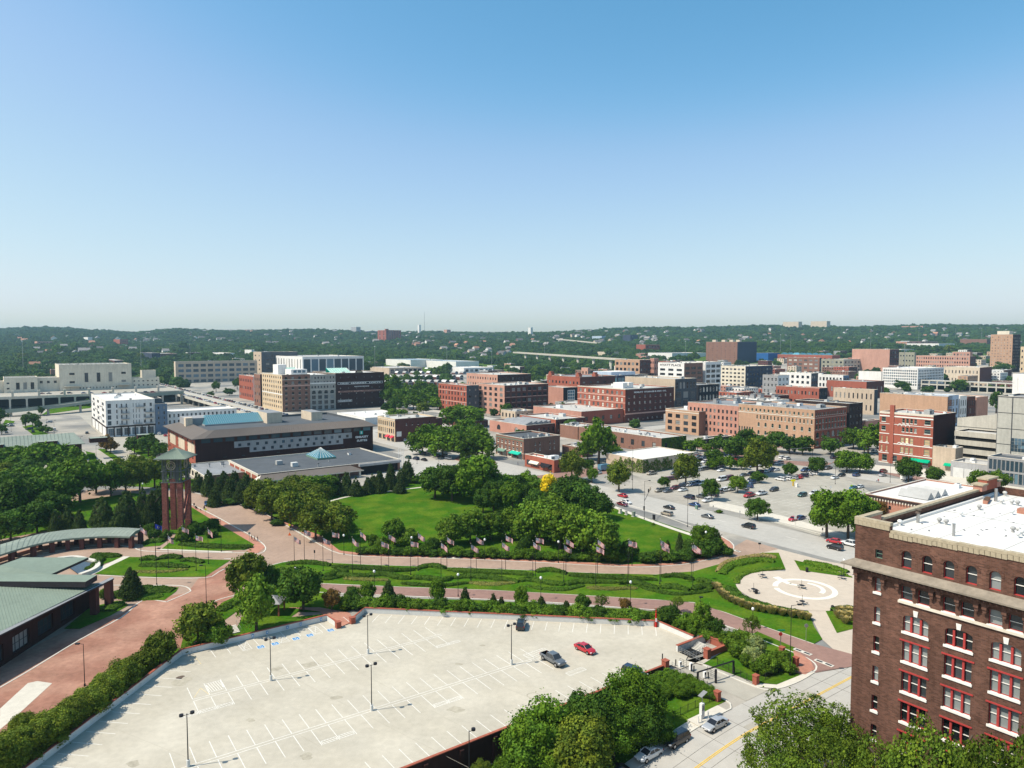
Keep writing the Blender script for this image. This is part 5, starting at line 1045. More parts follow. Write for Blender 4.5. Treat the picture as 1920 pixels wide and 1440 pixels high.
for nm, lb, a in (('apartment_tower', 'left of two peach coloured towers on the right skyline', (1497,603,617,1468,1500)), ('apartment_tower', 'right of two peach coloured towers on the right skyline', (1550,602,617,1520,1554))):
 bld(nm, lb, *a, 'beige', None, None, roof='roof_pale', units=0, W=30)
b = bld('apartment_tower', 'dark red brick slab tower rising from the woods left of centre', 724, 619, 642, 708, 752, 'brick_red', [g(8,2,.3,.5)], [g(8,6,.35,.5)], wallR='brick_red', roof='roof_grey', units=1, land='red slab tower on the hill')
box_on(b, -1, 10, -2, 10, b.H-.7, b.H+5, 'brick_red', 'stair_tower')
for nm, lb, a, m_ in (('hospital', 'grey building on the skyline left of the red slab tower', (668,613,620,658,676), 'grey_wall'), ('white_tower', 'slender white tower on the skyline of the centre woods', (995,614,632,990,999), 'white_wall'), ('silo', 'tiny white block on the skyline beside the thin mast', (786,609,621,783,789), 'white_wall'), ('stadium', 'low dark long building in the hill woods left of the slab tower', (690,621,627,680,708), 'slate_wall'),
  ('brick_block', 'dark navy block in the woods right of the flyover', (1182,628,641,1168,1196), 'navy_wall'), ('church', 'pink block with two small towers on the skyline', (838,618,625,832,845), 'salmon'), ('brick_block', 'red box building behind the flyover', (1210,646,662,1193,1237), 'brick_red'), ('blue_shed', 'turquoise shed in the hill woods behind the flyover', (1128,630,638,1110,1136), 'pale_blue_wall'),
  ('warehouse', 'long white warehouse in the woods behind the hotel', (1260,662,674,1215,1324), 'white_wall'), ('warehouse', 'pale warehouse behind the dark blue glass building', (1150,660,668,1120,1160), 'beige'), ('warehouse', 'long white hall on the slope behind the salmon warehouse', (1690,655,662,1650,1714), 'white_wall'), ('brick_block', 'dull pink hall on the right slope', (1700,640,652,1680,1800), 'salmon'), ('warehouse', 'white hall roof on the right slope', (1760,644,654,1700,1790), 'white_wall'),
  ('school', 'pink building on the right skyline', (1730,611,618,1690,1740), 'salmon'), ('school', 'brown brick building below the right skyline', (1850,636,650,1800,1858), 'brick_brown'), ('school', 'dark block left of the slab tower hill', (285,662,680,246,300), 'navy_wall'), ('warehouse', 'red roofed long house on the left hill', (70,640,650,55,108), 'salmon'), ('brick_block', 'red gabled building on the left hill', (225,636,650,205,240), 'brick_red'), ('warehouse', 'white villa block on the left hill', (165,632,642,155,173), 'white_wall'),
  ('brick_block', 'low dark brick building behind the station', (215,676,688,165,232), 'brick_plum'), ('brick_block', 'low brown building with white columns behind the viaduct', (300,663,677,280,332), 'brick_brown'), ('warehouse', 'long low white store behind the ribbon-window building', (420,662,672,330,440), 'white_wall')):
 bld(nm, lb, *a, m_, None, [g(2,5,.4,.4)] if m_ not in ('white_wall',) else None, roof=('roof_pale' if m_ != 'salmon' else 'roof_orange'), units=0)
b = bld('low_building', 'long low grey roofed shed between the vent-covered low roof and the red brick storage building', 0, P(IVY2.world(2, IVY2.D+3, 8))[1], 0, 0, 0, 'brick_brown', None, [g(1,9,.3,.4)], roof='roof_pale', units=14, base=IVY2.world(2, IVY2.D+3, 0), W=IVY2.W-3, D=17)
b = bld('restaurant', 'low black building with pale flat roof beside the car park trees', 1318, 824, 836, 1302, 1372, 'black_wall', None, [g(1,6,.6,.4)], roof='roof_pale', units=5)
bld('low_shop', 'low white roofed shop behind the brown corner building', 1092, 840, 858, 1054, 1112, 'brick_brown', None, [g(1,3,.4,.4)], roof='roof_white', units=6)
bld('low_shop', 'pink brick house between the nearly black building and the white banded one', 1622, 790, 826, 1612, 1650, 'brick_pink', [g(2,2,.3,.4)], None, roof='roof_pale', units=1)
er = U(1902, 740); erD = along(er, A, 1728, 10); r = empty('elevated_road', er, ROT); tag(r, 'long concrete frame of an elevated parking road in front of the tan windowed building', 'elevated road'); RECT.append((er.dot(B), er.dot(A), 26, erD)); eh = hgt(er, 719)
for z_, h_ in ((eh-1.1, 1.1), (eh*.52, 1.6), (.2, 1.2)): mb = MB(); mb.box(-.4, .4, 0, erD, z_, z_+h_, 'concrete_wall'); mb.box(.41, 25, 0, erD, z_, z_+.4, 'roof_pale'); mb.obj('beam', r)
for k in range(12): mb = MB(); mb.box(-.6, .6, erD*k/11-.6, erD*k/11+.6, -1, eh, 'concrete_wall'); mb.obj('post', r)
mb = MB(); mb.box(24, 25, 0, erD, 0, eh*.5, 'inside_shade'); mb.obj('shade_backing', r)  # dark sheet painting in the shade inside the frame
rr = random.Random(5); nfil = 0
def clash(b0, a0, W, D, m=1.5):
 return any(b0 < r[0]+r[2]+m and b0+W > r[0]-m and a0 < r[1]+r[3]+m and a0+D > r[1]-m for r in RECT)
RECT += [(M0.dot(B)-13, -200, 26, 760), (TB_B-15, 300, 30, 800)]
for k in range(4200):
 if nfil > 185: break
 zone = rr.choice((0,0,1,1,1,2,3))
 px, py = ((rr.uniform(880,1560), rr.uniform(712,802)), (rr.uniform(1180,1910), rr.uniform(664,735)), (rr.uniform(880,1250), rr.uniform(682,722)), (rr.uniform(0,700), rr.uniform(664,700)))[zone]
 if 960 < px < 1185 and py < 696: continue
 if zone == 3 and rr.random() < .4: continue
 p_ = G(px, py); W_, D_ = rr.uniform(10, 34)*(1-.4*(k > 1500)), rr.uniform(10, 30)*(1-.4*(k > 1500))
 if clash(p_.dot(B), p_.dot(A), W_, D_): continue
 if 800 < px < 935 and py > 760 or px < 340 and py > 700: continue
 m_, cn = rr.choice((('brick_red','red brick'),('brick_brown','brown brick'),('white_wall','white walled'),('tan_wall','tan'),('brick_plum','dark red brick'),('beige','beige'),('grey_wall','grey'),('brick_pink','pink brick'),('brick_tan','tan brick')))
 a, nr, lx_ = min(((abs(q[0]-p_.x)+abs(q[1]-p_.y), q[2], q[0]/max(q[1], 1)) for q in LAND), key=lambda t: t[0])
 hh_ = rr.uniform(5, 12)+(4 if zone == 1 and rr.random() < .4 else 0); yt_ = P(Vector((p_.x, p_.y, p_.z+hh_)))[1]; nf_ = max(1, int(hh_/3.6))
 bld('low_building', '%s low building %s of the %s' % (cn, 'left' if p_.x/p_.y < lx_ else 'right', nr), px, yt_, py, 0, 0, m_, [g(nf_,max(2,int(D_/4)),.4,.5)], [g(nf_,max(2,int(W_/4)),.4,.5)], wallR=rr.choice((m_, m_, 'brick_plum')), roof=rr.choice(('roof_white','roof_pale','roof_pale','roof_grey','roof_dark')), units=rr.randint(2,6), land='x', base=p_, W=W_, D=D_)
 LAND.pop(); LAND.append((p_.x, p_.y, cn+' low building', 18)); nfil += 1
LAND[:] = [q for q in LAND if not q[2].endswith('low building')]
sn_ = {}
for o in list(COL.objects):
 if o.name.startswith('low_building'): sn_.setdefault(o['label'], []).append(o)
for l_ in sn_.values():
 if len(l_) > 1:
  for i, o in enumerate(sorted(l_, key=lambda o: o.location.y)): o['label'] += ', '+('nearest one' if i == 0 else ORD[i]+' nearest')
print('fill', nfil)
# ================================================================== MODERN WHITE APARTMENTS
b = bld('apartment_building', 'modern white six storey apartment block over a dark two storey base', 200, 752, 820, 171, 290, 'white_wall', [g(4,3,.4,.5,'g',.30,.96)], [g(4,1,.6,.75,'g',.30,.94,.01,.13,'glass_blue'), g(4,3,.28,.66,'g',.31,.93,.17,.46), g(4,3,.2,.7,'r',.31,.93,.52,.70), g(4,2,.34,.6,'g',.31,.93,.72,.98), g(1,6,.8,.82,'g',.01,.25,.02,.98,'glass_blue')], wallR='white_wall', roof='roof_white', units=6, frame='trim_grey', land='modern white apartment block')
for x0_, x1_, y0_, y1_ in ((-.14,b.W,-.14,-.004), (-.14,-.004,-.004,b.D)):
 box_on(b, x0_, x1_, y0_, y1_, b.H*.255, b.H*.295, 'dark_brown', 'base_band')
for k in range(8): box_on(b, b.W*k/7.05-.0, b.W*k/7.05+.6, -.3, -.15, -.2, b.H*.255, 'dark_brown', 'base_pier')
for k in range(5): box_on(b, -.3, -.15, b.D*k/4.1, b.D*k/4.1+.6, -.2, b.H*.255, 'dark_brown', 'base_pier')
for u_, j in ((.26,0),(.30,1),(.30,2),(.60,3),(.78,0),(.78,1),(.80,2),(.55,0),(.26,3)):
 z_ = b.H*(.315+.16*j); x_ = b.W*u_; mb = MB(); mb.box(x_, x_+5, -1.3, -.01, z_, z_+.16, 'trim_grey')
 for i in range(13): mb.box(x_+i*.4, x_+i*.4+.05, -1.3, -1.25, z_+.16, z_+1.1, 'trim_grey')
 mb.box(x_, x_+5, -1.32, -1.24, z_+1.1, z_+1.18, 'trim_grey'); mb.obj('balcony', b.r)
for j, y_ in ((3,.2),(2,.55),(3,.75),(1,.3),(0,.6)):
 z_ = b.H*(.315+.16*j); mb = MB(); mb.box(-1.2,-.01,b.D*y_,b.D*y_+4,z_,z_+.16,'trim_grey'); mb.box(-1.22,-1.15,b.D*y_,b.D*y_+4,z_+.16,z_+1.1,'trim_grey'); mb.obj('balcony', b.r)
x1 = along(b.world(b.W,0,0), B, 313, 12)
volume(b.r, b.W+.01, -1.5, x1, 20, 0, b.H*.86, 'blue_slate', 'blue_slate', 'roof_grey', None, [g(4,2,.3,.55,'r',.28,.95)], frame='trim_grey', nm='blue_wing')
volume(b.r, b.W+.01, 4, x1*.7, 14, b.H*.86, b.H, 'slate_wall', 'slate_wall', 'roof_grey', None, None, nm='blue_wing')
x2 = b.W+x1; x3 = along(b.world(x2,0,0), B, 446, 8)
volume(b.r, x2+.01, 3, x3, 26, 0, b.H*.60, 'white_wall', 'white_wall', 'roof_white', None, [g(3,8,.2,.6,'r',.05,.95), g(3,7,.32,.55,'g',.05,.95,.06,.94)] and [g(3,16,.42,.55,'r',.05,.95)], frame='trim_grey', nm='low_wing')
b = bld('market_hall', 'long low brick hall with pale green metal gable roof at the left edge', -60, 846, 880, -90, 153, 'brick_dark', None, [g(1,14,.5,.5,'r',.15,.8)], wallR='brick_dark', roof='roof_grey', units=0, par=.01, D=19, land='green roofed brick hall')
mb = MB(); zr = b.H+4.6
mb.add([(-1,-1.4,b.H-.2),(b.W+1.4,-1.4,b.H-.2),(b.W-2.5,9.5,zr),(-1,9.5,zr),(b.W+1.4,20.4,b.H-.2),(-1,20.4,b.H-.2),(b.W-2.5,9.5,zr)], [(0,1,2,3),(3,6,4,5),(1,4,6)], 'roof_patina')
mb.box(-1, b.W+1.4, -1.5, 20.5, b.H-.45, b.H-.2, 'trim_dark'); mb.obj('gable_roof', b.r)
for k in range(int(b.W/1.6)):
 mb = MB(); x_ = k*1.6;
 if x_ > b.W-4: break
 mb.add([(x_,-1.4,b.H-.19),(x_+.12,-1.4,b.H-.19),(x_+.12,9.5,zr+.1),(x_,9.5,zr+.1),(x_,-1.4,b.H-.09),(x_,9.5,zr+.2)], [(4,5,3,0),(1,2,5,4)], 'roof_patina'); mb.obj('roof_seam', b.r)
for k in range(5): box_on(b, 6+k*22, 14+k*22, -1.9, 3.0, b.H-.1, b.H+2.2, 'brick_dark', 'dormer', top='roof_patina')
# ================================================================== HOTEL WITH BROWN HIP ROOF
b = bld('suites_hotel', 'long five storey dark brick hotel with grey panels and brown hip roof', 367, 823, 878, 314, 699, 'brick_red', [g(5,6,.22,.4,'r',.02,.93,.0,1.0)], [g(1,14,.34,.56,'r',.58,.76,.20,.86), g(1,11,.34,.56,'r',.40,.58,.28,.80), g(1,22,.0001,.5,'p',.97,.98), g(2,9,.2,.25,'r',.08,.36,.1,.95)], wallR='brick_dark', roof='roof_dark', units=4, par=.4, frame='trim_dark', glass='glass_blue', D=None, land='brown roofed hotel')
EB = b
mb = MB(); mb.box(b.W*.19, b.W*.87, -.10, -.02, b.H*.575, b.H*.80, 'grey_wall')
pn = []
def panel_with_holes(name, u0, u1, v0, v1, spec_ops, mat):
 m_ = MB(); ops_ = sorted([(a, c, d_, e) for a, c, d_, e in spec_ops if a > u0 and c < u1 and d_ > v0 and e < v1])
 vs_ = sorted({v0, v1}|{o[2] for o in ops_}|{o[3] for o in ops_})
 for a, c in zip(vs_, vs_[1:]):
  u = u0
  for o in [o for o in ops_ if o[2] <= a+1e-6 and o[3] >= c-1e-6]:
   if o[0] > u: m_.box(u, o[0], -.09, -.002, a, c, mat)
   u = o[1]
  if u < u1: m_.box(u, u1, -.09, -.002, a, c, mat)
 return m_.obj(name, EB.r)
oR = [o[:4] for o in face_ops([g(1,14,.34,.56,'r',.58,.76,.20,.86), g(1,11,.34,.56,'r',.40,.58,.28,.80)], b.W, b.H)]
panel_with_holes('grey_panel', b.W*.195, b.W*.865, b.H*.58, b.H*.80, oR, 'grey_wall'); panel_with_holes('grey_panel', b.W*.275, b.W*.81, b.H*.385, b.H*.579, oR, 'grey_wall')
for k in range(16): box_on(b, b.W*(.03+.0605*k), b.W*(.03+.0605*k+.045), -.12, -.003, b.H*.83, b.H*.975, 'glass_blue', 'clerestory_window')
for j_ in range(3): box_on(b, -.09, -.003, b.D*(.02+.33*j_), b.D*(.02+.33*j_)+b.D*.22, b.H*.42, b.H*.80, 'beige', 'pale_panel')
mb = MB(); o_ = 2.0; W_, D_, H_ = b.W, b.D, b.H; i_ = 7.5; zr = H_+2.9
mb.add([(-o_,-o_,H_+.05),(W_+o_,-o_,H_+.05),(W_+o_,D_+o_,H_+.05),(-o_,D_+o_,H_+.05),(i_,i_*.8,zr),(W_-i_*.4,i_*.8,zr),(W_-i_*.4,D_-i_*.8,zr),(i_,D_-i_*.8,zr)], [(0,1,5,4),(1,2,6,5),(2,3,7,6),(3,0,4,7)], 'roof_brown')
mb.add([(i_,i_*.8,zr),(W_-i_*.4,i_*.8,zr),(W_-i_*.4,D_-i_*.8,zr),(i_,D_-i_*.8,zr),(i_,i_*.8,zr-1.2),(W_-i_*.4,i_*.8,zr-1.2),(W_-i_*.4,D_-i_*.8,zr-1.2),(i_,D_-i_*.8,zr-1.2)], [(4,5,6,7),(0,4,5,1),(1,5,6,2),(2,6,7,3),(3,7,4,0)][:1]+[(1,5,4,0),(2,6,5,1),(3,7,6,2),(0,4,7,3)], 'roof_dark')
mb.box(-o_-.05, W_+o_+.05, -o_-.05, D_+o_+.05, H_-.3, H_+.04, 'trim_dark'); mb.obj('hip_roof', b.r)
nseam = 70; sm_ = MB();
for k in range(nseam):
 x_ = 4+k*(W_-8)/nseam; xr = i_+(x_/W_)*(W_-1.4*i_)
 sm_.add([(x_,-o_,H_+.07),(x_+.14,-o_,H_+.07),(xr+.14,i_*.8,zr+.05),(xr,i_*.8,zr+.05),(x_+.07,-o_,H_+.2),(xr+.07,i_*.8,zr+.17)], [(0,4,5,3),(4,1,2,5)], 'roof_brown')
struct(sm_.obj('roof_seams', b.r), 'stuff')
box_on(b, 4, 7.5, D_*.60, D_*.66, H_, H_+6.3, 'beige', 'chimney_block'); box_on(b, 5, 22, D_*.66, D_*.9, H_, H_+5.6, 'trim_grey', 'plant_room')
box_on(b, W_*.47, W_*.56, D_*.45, D_*.75, H_, H_+7.5, 'beige', 'plant_room', top='roof_grey'); box_on(b, W_*.74, W_*.81, D_*.45, D_*.7, H_, H_+6.5, 'beige', 'plant_room', top='roof_grey')
mb = MB(); ax0, ax1, ay0, ay1, az = W_*.14, W_*.47, D_*.55, D_*.85, H_+2.5
mb.add([(ax0,ay0,az),(ax1,ay0,az),(ax1,ay1,az),(ax0,ay1,az),(ax0+2,.5*(ay0+ay1),az+4.2),(ax1,.5*(ay0+ay1),az+4.2)], [(0,1,5,4),(2,3,4,5),(3,0,4),(1,2,5)], 'glass_teal'); mb.box(ax0-.2,ax1+.2,ay0-.2,ay1+.2,az-1.6,az-.01,'trim_grey')
for k in range(26):
 x_ = ax0+2.2+(ax1-ax0-2.4)*k/26
 for ya in (ay0, ay1): mb.tube((x_,ya,az+.06), (x_,.5*(ay0+ay1),az+4.26), .07, .07, 'roof_blue', 4, cap=False)
mb.obj('glass_atrium', b.r)
mb = MB(); mb.box(W_*.915, W_*.935, -.2, -.01, H_*.70, H_*.83, 'sign_teal'); mb.obj('logo', b.r)
mb = MB(); mb.box(W_*.921, W_*.929, -.24, -.21, H_*.72, H_*.81, 'white_paint'); mb.obj('logo_mark', b.r)
text3('lettering', 'EMBASSY', 1.5, 'white_paint', b.r, (W_*.888, -.14, H_*.56), 'R', W_*.082, bold=.05); text3('lettering', 'SUITES', 1.5, 'white_paint', b.r, (W_*.896, -.14, H_*.42), 'R', W_*.066, bold=.05)
b = bld('hotel_wing', 'low hotel wing with dark flat roof, red panels and glass pyramid skylight', 484, 890, 913, 429, 750, 'trim_stone', None, None, wallR='brick_brown', roof='roof_dark', units=7, kinds=(1,1,2,1), par=.35, W=None, land='low hotel wing')
CW = b
for k in range(5): box_on(b, -.08, -.003, b.D*(.04+.19*k), b.D*(.04+.19*k)+b.D*.15, b.H*.12, b.H*.84, 'brick_red', 'red_panel')
mb = MB(); mb.add([(b.W*.02,-.02,b.H-.3),(b.W*.62,-.02,b.H-.3),(b.W*.68,-6,b.H*.62),(-2,-6,b.H*.62)], [(0,3,2,1)], 'roof_brown'); mb.add([(-2,-6,b.H*.62),(b.W*.68,-6,b.H*.62),(b.W*.68,-6,b.H*.62-.35),(-2,-6,b.H*.62-.35)], [(0,3,2,1)], 'trim_stone'); mb.add([(b.W*.02,-.02,b.H-.3),(-2,-6,b.H*.62),(-2,-.02,b.H*.62)], [(0,2,1)], 'trim_stone'); mb.obj('skirt_roof', b.r)
for k in range(9): box_on(b, b.W*(.01+.08*k), b.W*(.01+.08*k)+.7, -5.6, -4.9, -.2, b.H*.6, 'trim_stone', 'column')
box_on(b, b.W*.70, b.W*.98, -.1, -.004, .1, b.H*.72, 'inside_shade', 'garage_shade')  # dark panel on the wall, the shade of the garage mouth as colour
box_on(b, b.W*.68, b.W*1.0, -1.4, -.11, b.H*.76, b.H*.98, 'grey_wall', 'fascia')
px0, px1, py0, py1 = b.W*.52, b.W*.66, b.D*.5, b.D*.84
mb = MB(); mb.box(px0,px1,py0,py1,b.H-.3,b.H+.5,'trim_green'); cx_, cy_ = .5*(px0+px1), .5*(py0+py1)
mb.add([(px0,py0,b.H+.51),(px1,py0,b.H+.51),(px1,py1,b.H+.51),(px0,py1,b.H+.51),(cx_,cy_,b.H+4.4)], [(0,1,4),(1,2,4),(2,3,4),(3,0,4)], 'glass_teal')
for k in range(6):
 f = k/6;
 for (ax_, ay_), (bx_, by_) in (((px0,py0),(px1,py0)), ((px0,py0),(px0,py1))): q = (ax_+(bx_-ax_)*f, ay_+(by_-ay_)*f); mb.tube((q[0],q[1],b.H+.55), (cx_,cy_,b.H+4.45), .07, .05, 'trim_white', 4, cap=False)
mb.obj('pyramid_skylight', b.r)
for i, (x_, y_) in enumerate(((.22,.45),(.28,.25))):
 mb = MB(); mb.box(b.W*x_, b.W*x_+2.6, b.D*y_, b.D*y_+2.4, b.H-.3, b.H+1.5, 'hvac'); mb.obj('air_handler', b.r)
bq = bld('hotel_annexe', 'low flat annexe with pale stone frame and red panels between hotel and trees', 383, 893, 908, 347, 470, 'trim_stone', [g(1,6,.6,.7,'g')], None, wallR='brick_brown', roof='roof_grey', units=4, kinds=(1,2), par=.3)
# ================================================================== HERO'S NEIGHBOUR: low brick building with saw-tooth roof lights
b = bld('brick_pavilion', 'low orange brick building with dark bracketed cornice and saw-tooth skylights', 1752, 948, 985, 1622, 1800, 'walk_brick', [g(1,4,.16,.4,'a',.2,.75,.0,1.0)], None, wallR='brick_brown', roof='roof_white', units=3, par=.5, W=46, land='low orange brick building')
box_on(b, -.35, -.003, 0, b.D, b.H*.84, b.H*.97, 'dark_brown', 'cornice')
dn = MB(); dn.box(-.6,-.36,-.2,.2,-.45,.1,'trim_stone'); dn = dn.mesh('bracket')
for k in range(int(b.D/.95)): mk('bracket', dn, b.r, (0, .5+k*.95, b.H*.84))
for k in range(3):
 mb = MB(); x0_ = 8+k*5.4; y0_ = b.D*.25; mb.add([(x0_,y0_,b.H-.3),(x0_+5,y0_,b.H-.3),(x0_+5,y0_+10,b.H-.3),(x0_,y0_+10,b.H-.3),(x0_+2.5,y0_,b.H+2),(x0_+2.5,y0_+10,b.H+2)], [(0,1,4),(1,2,5,4),(3,0,4,5),(2,3,5)], 'hvac'); mb.obj('skylight', b.r)
# ================================================================== BELL TOWER
tw = empty('clock_tower', (-106, 222, 0), math.radians(3)); tag(tw, 'red brick carillon tower with four tall piers, open bell frame and patina hip roof', 'tower'); LAND.append((-106, 222, 'brick clock tower', 5))
for sx in (-1, 1):
 for sy in (-1, 1):
  mb = MB(); x_, y_ = sx*2.3, sy*3; mb.box(x_-.78, x_+.78, y_-.6, y_+.6, 0, 16.4, 'brick_tower'); mb.box(x_-.9, x_+.9, y_-.72, y_+.72, -.1, 3.4, 'brick_tower'); mb.obj('pier', tw)
  mb = MB()
  for dx in (-.6, .25): mb.box(x_+dx, x_+dx+.2, y_-.5, y_-.3, 16.4, 24, 'frame_grey'); mb.box(x_+dx, x_+dx+.2, y_+.3, y_+.5, 16.4, 24, 'frame_grey')
  mb.obj('frame_post', tw)
mb = MB()
for z_ in (16.45, 19.9, 23.6): mb.box(-3, 3, -4.1, -3.85, z_, z_+.2, 'frame_grey'); mb.box(-3, 3, 3.85, 4.1, z_, z_+.2, 'frame_grey'); mb.box(-3.1, -2.85, -3.85, 3.85, z_, z_+.2, 'frame_grey'); mb.box(2.85, 3.1, -3.85, 3.85, z_, z_+.2, 'frame_grey')
mb.obj('frame_beam', tw)
mb = MB(); mb.tube((2.9,-2,8),(2.9,2,15.5),.35,.35,'brick_tower',4); mb.tube((2.9,-2,4.5),(2.9,2,11.5),.35,.35,'brick_tower',4); mb.obj('brick_brace', tw)
mb = MB(); e = 4.9; f = 4.7; mb.add([(-e,-f,24),(e,-f,24),(e,f,24),(-e,f,24),(-.3,0,26.9),(.3,0,26.9)], [(0,1,5,4),(1,2,5),(2,3,4,5),(3,0,4),(3,2,1,0)], 'roof_green'); mb.box(-e,e,-f,f,23.75,23.98,'frame_grey')
for k in range(-8, 9): mb.tube((k*.58,-f,24.05), (k*.036,-.05,26.9), .05, .04, 'roof_green', 4, cap=False); mb.tube((e,k*.56,24.05), (.05,k*.01,26.9), .05, .04, 'roof_patina', 4, cap=False)
mb.obj('hip_roof', tw)
def ringm(c, r, t, mat, axis, n=18):
 mb = MB(); P_ = [((c[0]+r*math.cos(a), c[1], c[2]+r*math.sin(a)) if axis == 'y' else (c[0], c[1]+r*math.cos(a), c[2]+r*math.sin(a))) for a in [2*math.pi*k/n for k in range(n)]]
 for k in range(n): mb.tube(P_[k], P_[(k+1) % n], t, t, mat, 5)
 return mb, P_
for c, ax in (((0,-3.7,21.8),'y'), ((3.0,0,21.8),'x')):
 mb, P_ = ringm(c, 1.3, .13, 'coping_tan', ax); m2, P2 = ringm(c, .75, .09, 'coping_tan', ax)
 for v, f_, m_ in ((m2.v, m2.f, m2.m),): mb.add(v, f_, 'coping_tan')
 for k in range(0, 18, 2)[:9]: mb.tube(P_[k], P2[k], .05, .05, 'coping_tan', 4)
 mb.obj('clock_face', tw)
 mb = MB(); c2 = Vector(c); off = Vector((0,-.1,0)) if ax == 'y' else Vector((.1,0,0)); sd = Vector((1,0,0)) if ax == 'y' else Vector((0,1,0))
 mb.tube(c2+off, c2+off+Vector((0,0,.75)), .05, .03, 'black', 4); mb.tube(c2+off, c2+off+sd*.5+Vector((0,0,.2)), .05, .03, 'black', 4); mb.obj('clock_hands', tw)
mb = MB(); mb.box(-.25,.25,-.25,.25,16.5,23.5,'frame_grey'); mb.tube((-2.8,-3.6,17.1),(1.5,-3.6,18.9),.12,.12,'frame_grey',4)
for k in range(5): mb.box(-2.8,2.8,-3.7,-3.6,16.8+k*.42,16.86+k*.42,'frame_grey')
mb.obj('bell_stair', tw)
for k, (x_, y_) in enumerate(((-1.2,0),(0,1.4),(1.2,-.6))):
 mb = MB(); mb.tube((x_,y_,22.9),(x_,y_,22.5),.18,.3,'stain_dark',10); mb.tube((x_,y_,22.5),(x_,y_,21.6),.3,.62,'stain_dark',10); mb.obj('bell', tw)
# ================================================================== CURVED CANOPY
cn = empty('curved_canopy', (0,0,0)); tag(cn, 'long curving walkway canopy with patina metal roof on dark brick pillars', 'canopy'); LAND.append((-120, 215, 'curved canopy', 14))
bk = smooth_line([U(x, y, 4.4) for x, y in ((-130,1066),(-60,1041),(0,1021),(75,1001),(130,993),(175,990),(225,989),(266,991))], 3); fr_ = smooth_line([U(x, y, 3.7) for x, y in ((-130,1086),(-60,1062),(0,1040),(60,1022),(110,1012),(150,1008),(200,1005),(243,1006))], 3)
mb = MB(); n = len(bk); mid = [.5*(a+b_)+Vector((0,0,.5)) for a, b_ in zip(bk, fr_)]
for k in range(n-1):
 mb.quad(fr_[k], fr_[k+1], mid[k+1], mid[k], 'roof_patina'); mb.quad(mid[k], mid[k+1], bk[k+1], bk[k], 'roof_patina')
 dz = Vector((0,0,.5)); mb.quad(fr_[k]-dz, fr_[k+1]-dz, fr_[k+1], fr_[k], 'roof_green'); mb.quad(bk[k+1]-dz, bk[k]-dz, bk[k], bk[k+1], 'roof_green'); mb.quad(bk[k]-dz, bk[k+1]-dz, fr_[k+1]-dz, fr_[k]-dz, 'brick_plum')
dz = Vector((0,0,.5)); mb.add([fr_[-1], bk[-1], mid[-1], fr_[-1]-dz, bk[-1]-dz], [(0,1,2),(3,4,1,0)], 'roof_green'); mb.obj('canopy_roof', cn)
for k in range(2*(n-1)):
 i, t_ = divmod(k, 2); a = fr_[i].lerp(fr_[i+1], t_/2); m_ = mid[i].lerp(mid[i+1], t_/2); c = bk[i].lerp(bk[i+1], t_/2); up = Vector((0,0,.06))
 mb = MB(); mb.tube(a+up, m_+up, .05, .05, 'roof_patina', 3, cap=False); mb.tube(m_+up, c+up, .05, .05, 'roof_patina', 3, cap=False); mb.obj('roof_seam', cn)
for ln_, st_ in ((fr_, .12), (bk, .12)):
 for k in range(1, n, 2):
  q = ln_[k].lerp((mid[k]), .25); mb = MB(); mb.box(-.55,.55,-.55,.55,0,q.z-.45,'brick_plum'); mb.obj('pillar', cn, (q.x, q.y, 0), math.atan2((ln_[min(n-1,k+1)]-ln_[k-1]).y, (ln_[min(n-1,k+1)]-ln_[k-1]).x))
mb = ribbon('low_wall', [Vector((q.x, q.y, 0)).lerp(Vector((p_.x, p_.y, 0)), .85) for q, p_ in zip(fr_, bk)], .4, 0, 1.0, 'walk_brick', cn)
# ================================================================== BIG GREEN ROOFED HALL (bottom left)
hl = empty('green_roof_hall', (0,0,0)); tag(hl, 'large low brick hall with broad grey green metal roofs in the lower left corner', 'building'); LAND.append((-100, 140, 'green roofed hall', 16))
def slab(name, pz, th, mat, side):
 v = [U(x, y, z) for x, y, z in pz]; ar = sum(v[i].x*v[(i+1) % len(v)].y-v[(i+1) % len(v)].x*v[i].y for i in range(len(v)))
 if ar < 0: v = v[::-1]
 n = len(v); mb = MB(); lo = [q-Vector((0,0,th)) for q in v]
 mb.add(v, [tuple(range(n))], mat); mb.add(v+lo, [(i+n, (i+1) % n+n, (i+1) % n, i) for i in range(n)]+[tuple(range(2*n-1, n-1, -1))], side); return mb.obj(name, hl)
slab('roof_plane', [(-160,1093,9.6),(186,1094.5,7.0),(-160,1262,6.9)], .7, 'roof_green', 'trim_dark')
slab('roof_plane', [(-160,1073,10.0),(182,1078,8.9),(160,1091,8.9),(-160,1089,10.0)], 1.2, 'roof_green', 'trim_dark')
slab('roof_plane', [(-160,1066,8.2),(0,1060,8.2),(42,1045,8.0),(166,1045,6.6),(95,1077,6.8),(-160,1075,8.4)], .6, 'roof_green', 'trim_dark')
slab('eave_beam', [(209,1081.5,6.95),(214,1084,6.75),(-160,1270,6.75),(-160,1263,6.95)], .3, 'trim_grey', 'trim_dark')
e0, e1 = U(166,1094,8.6), U(-160,1262,6.9)
rs = 0
TLc, TRc, BLc = U(-160,1093,9.6), U(186,1094.5,7.0), U(-160,1262,6.9); BRc = TRc
for k in range(1, 60):
 t_ = k/60; a = TLc.lerp(TRc, t_); c = BLc.lerp(BRc, t_); up = Vector((0,0,.05)); mb = MB(); mb.tube(a+up, c+up, .045, .045, 'roof_green', 3, cap=False); mb.obj('roof_seam', hl)
w0_, w1_ = U(170,1140,0), U(-140,1345,0); dr = (w1_-w0_).normalized(); nr = Vector((dr.y, -dr.x, 0)); L_ = (w1_-w0_).length
if nr.y > 0: nr = -nr
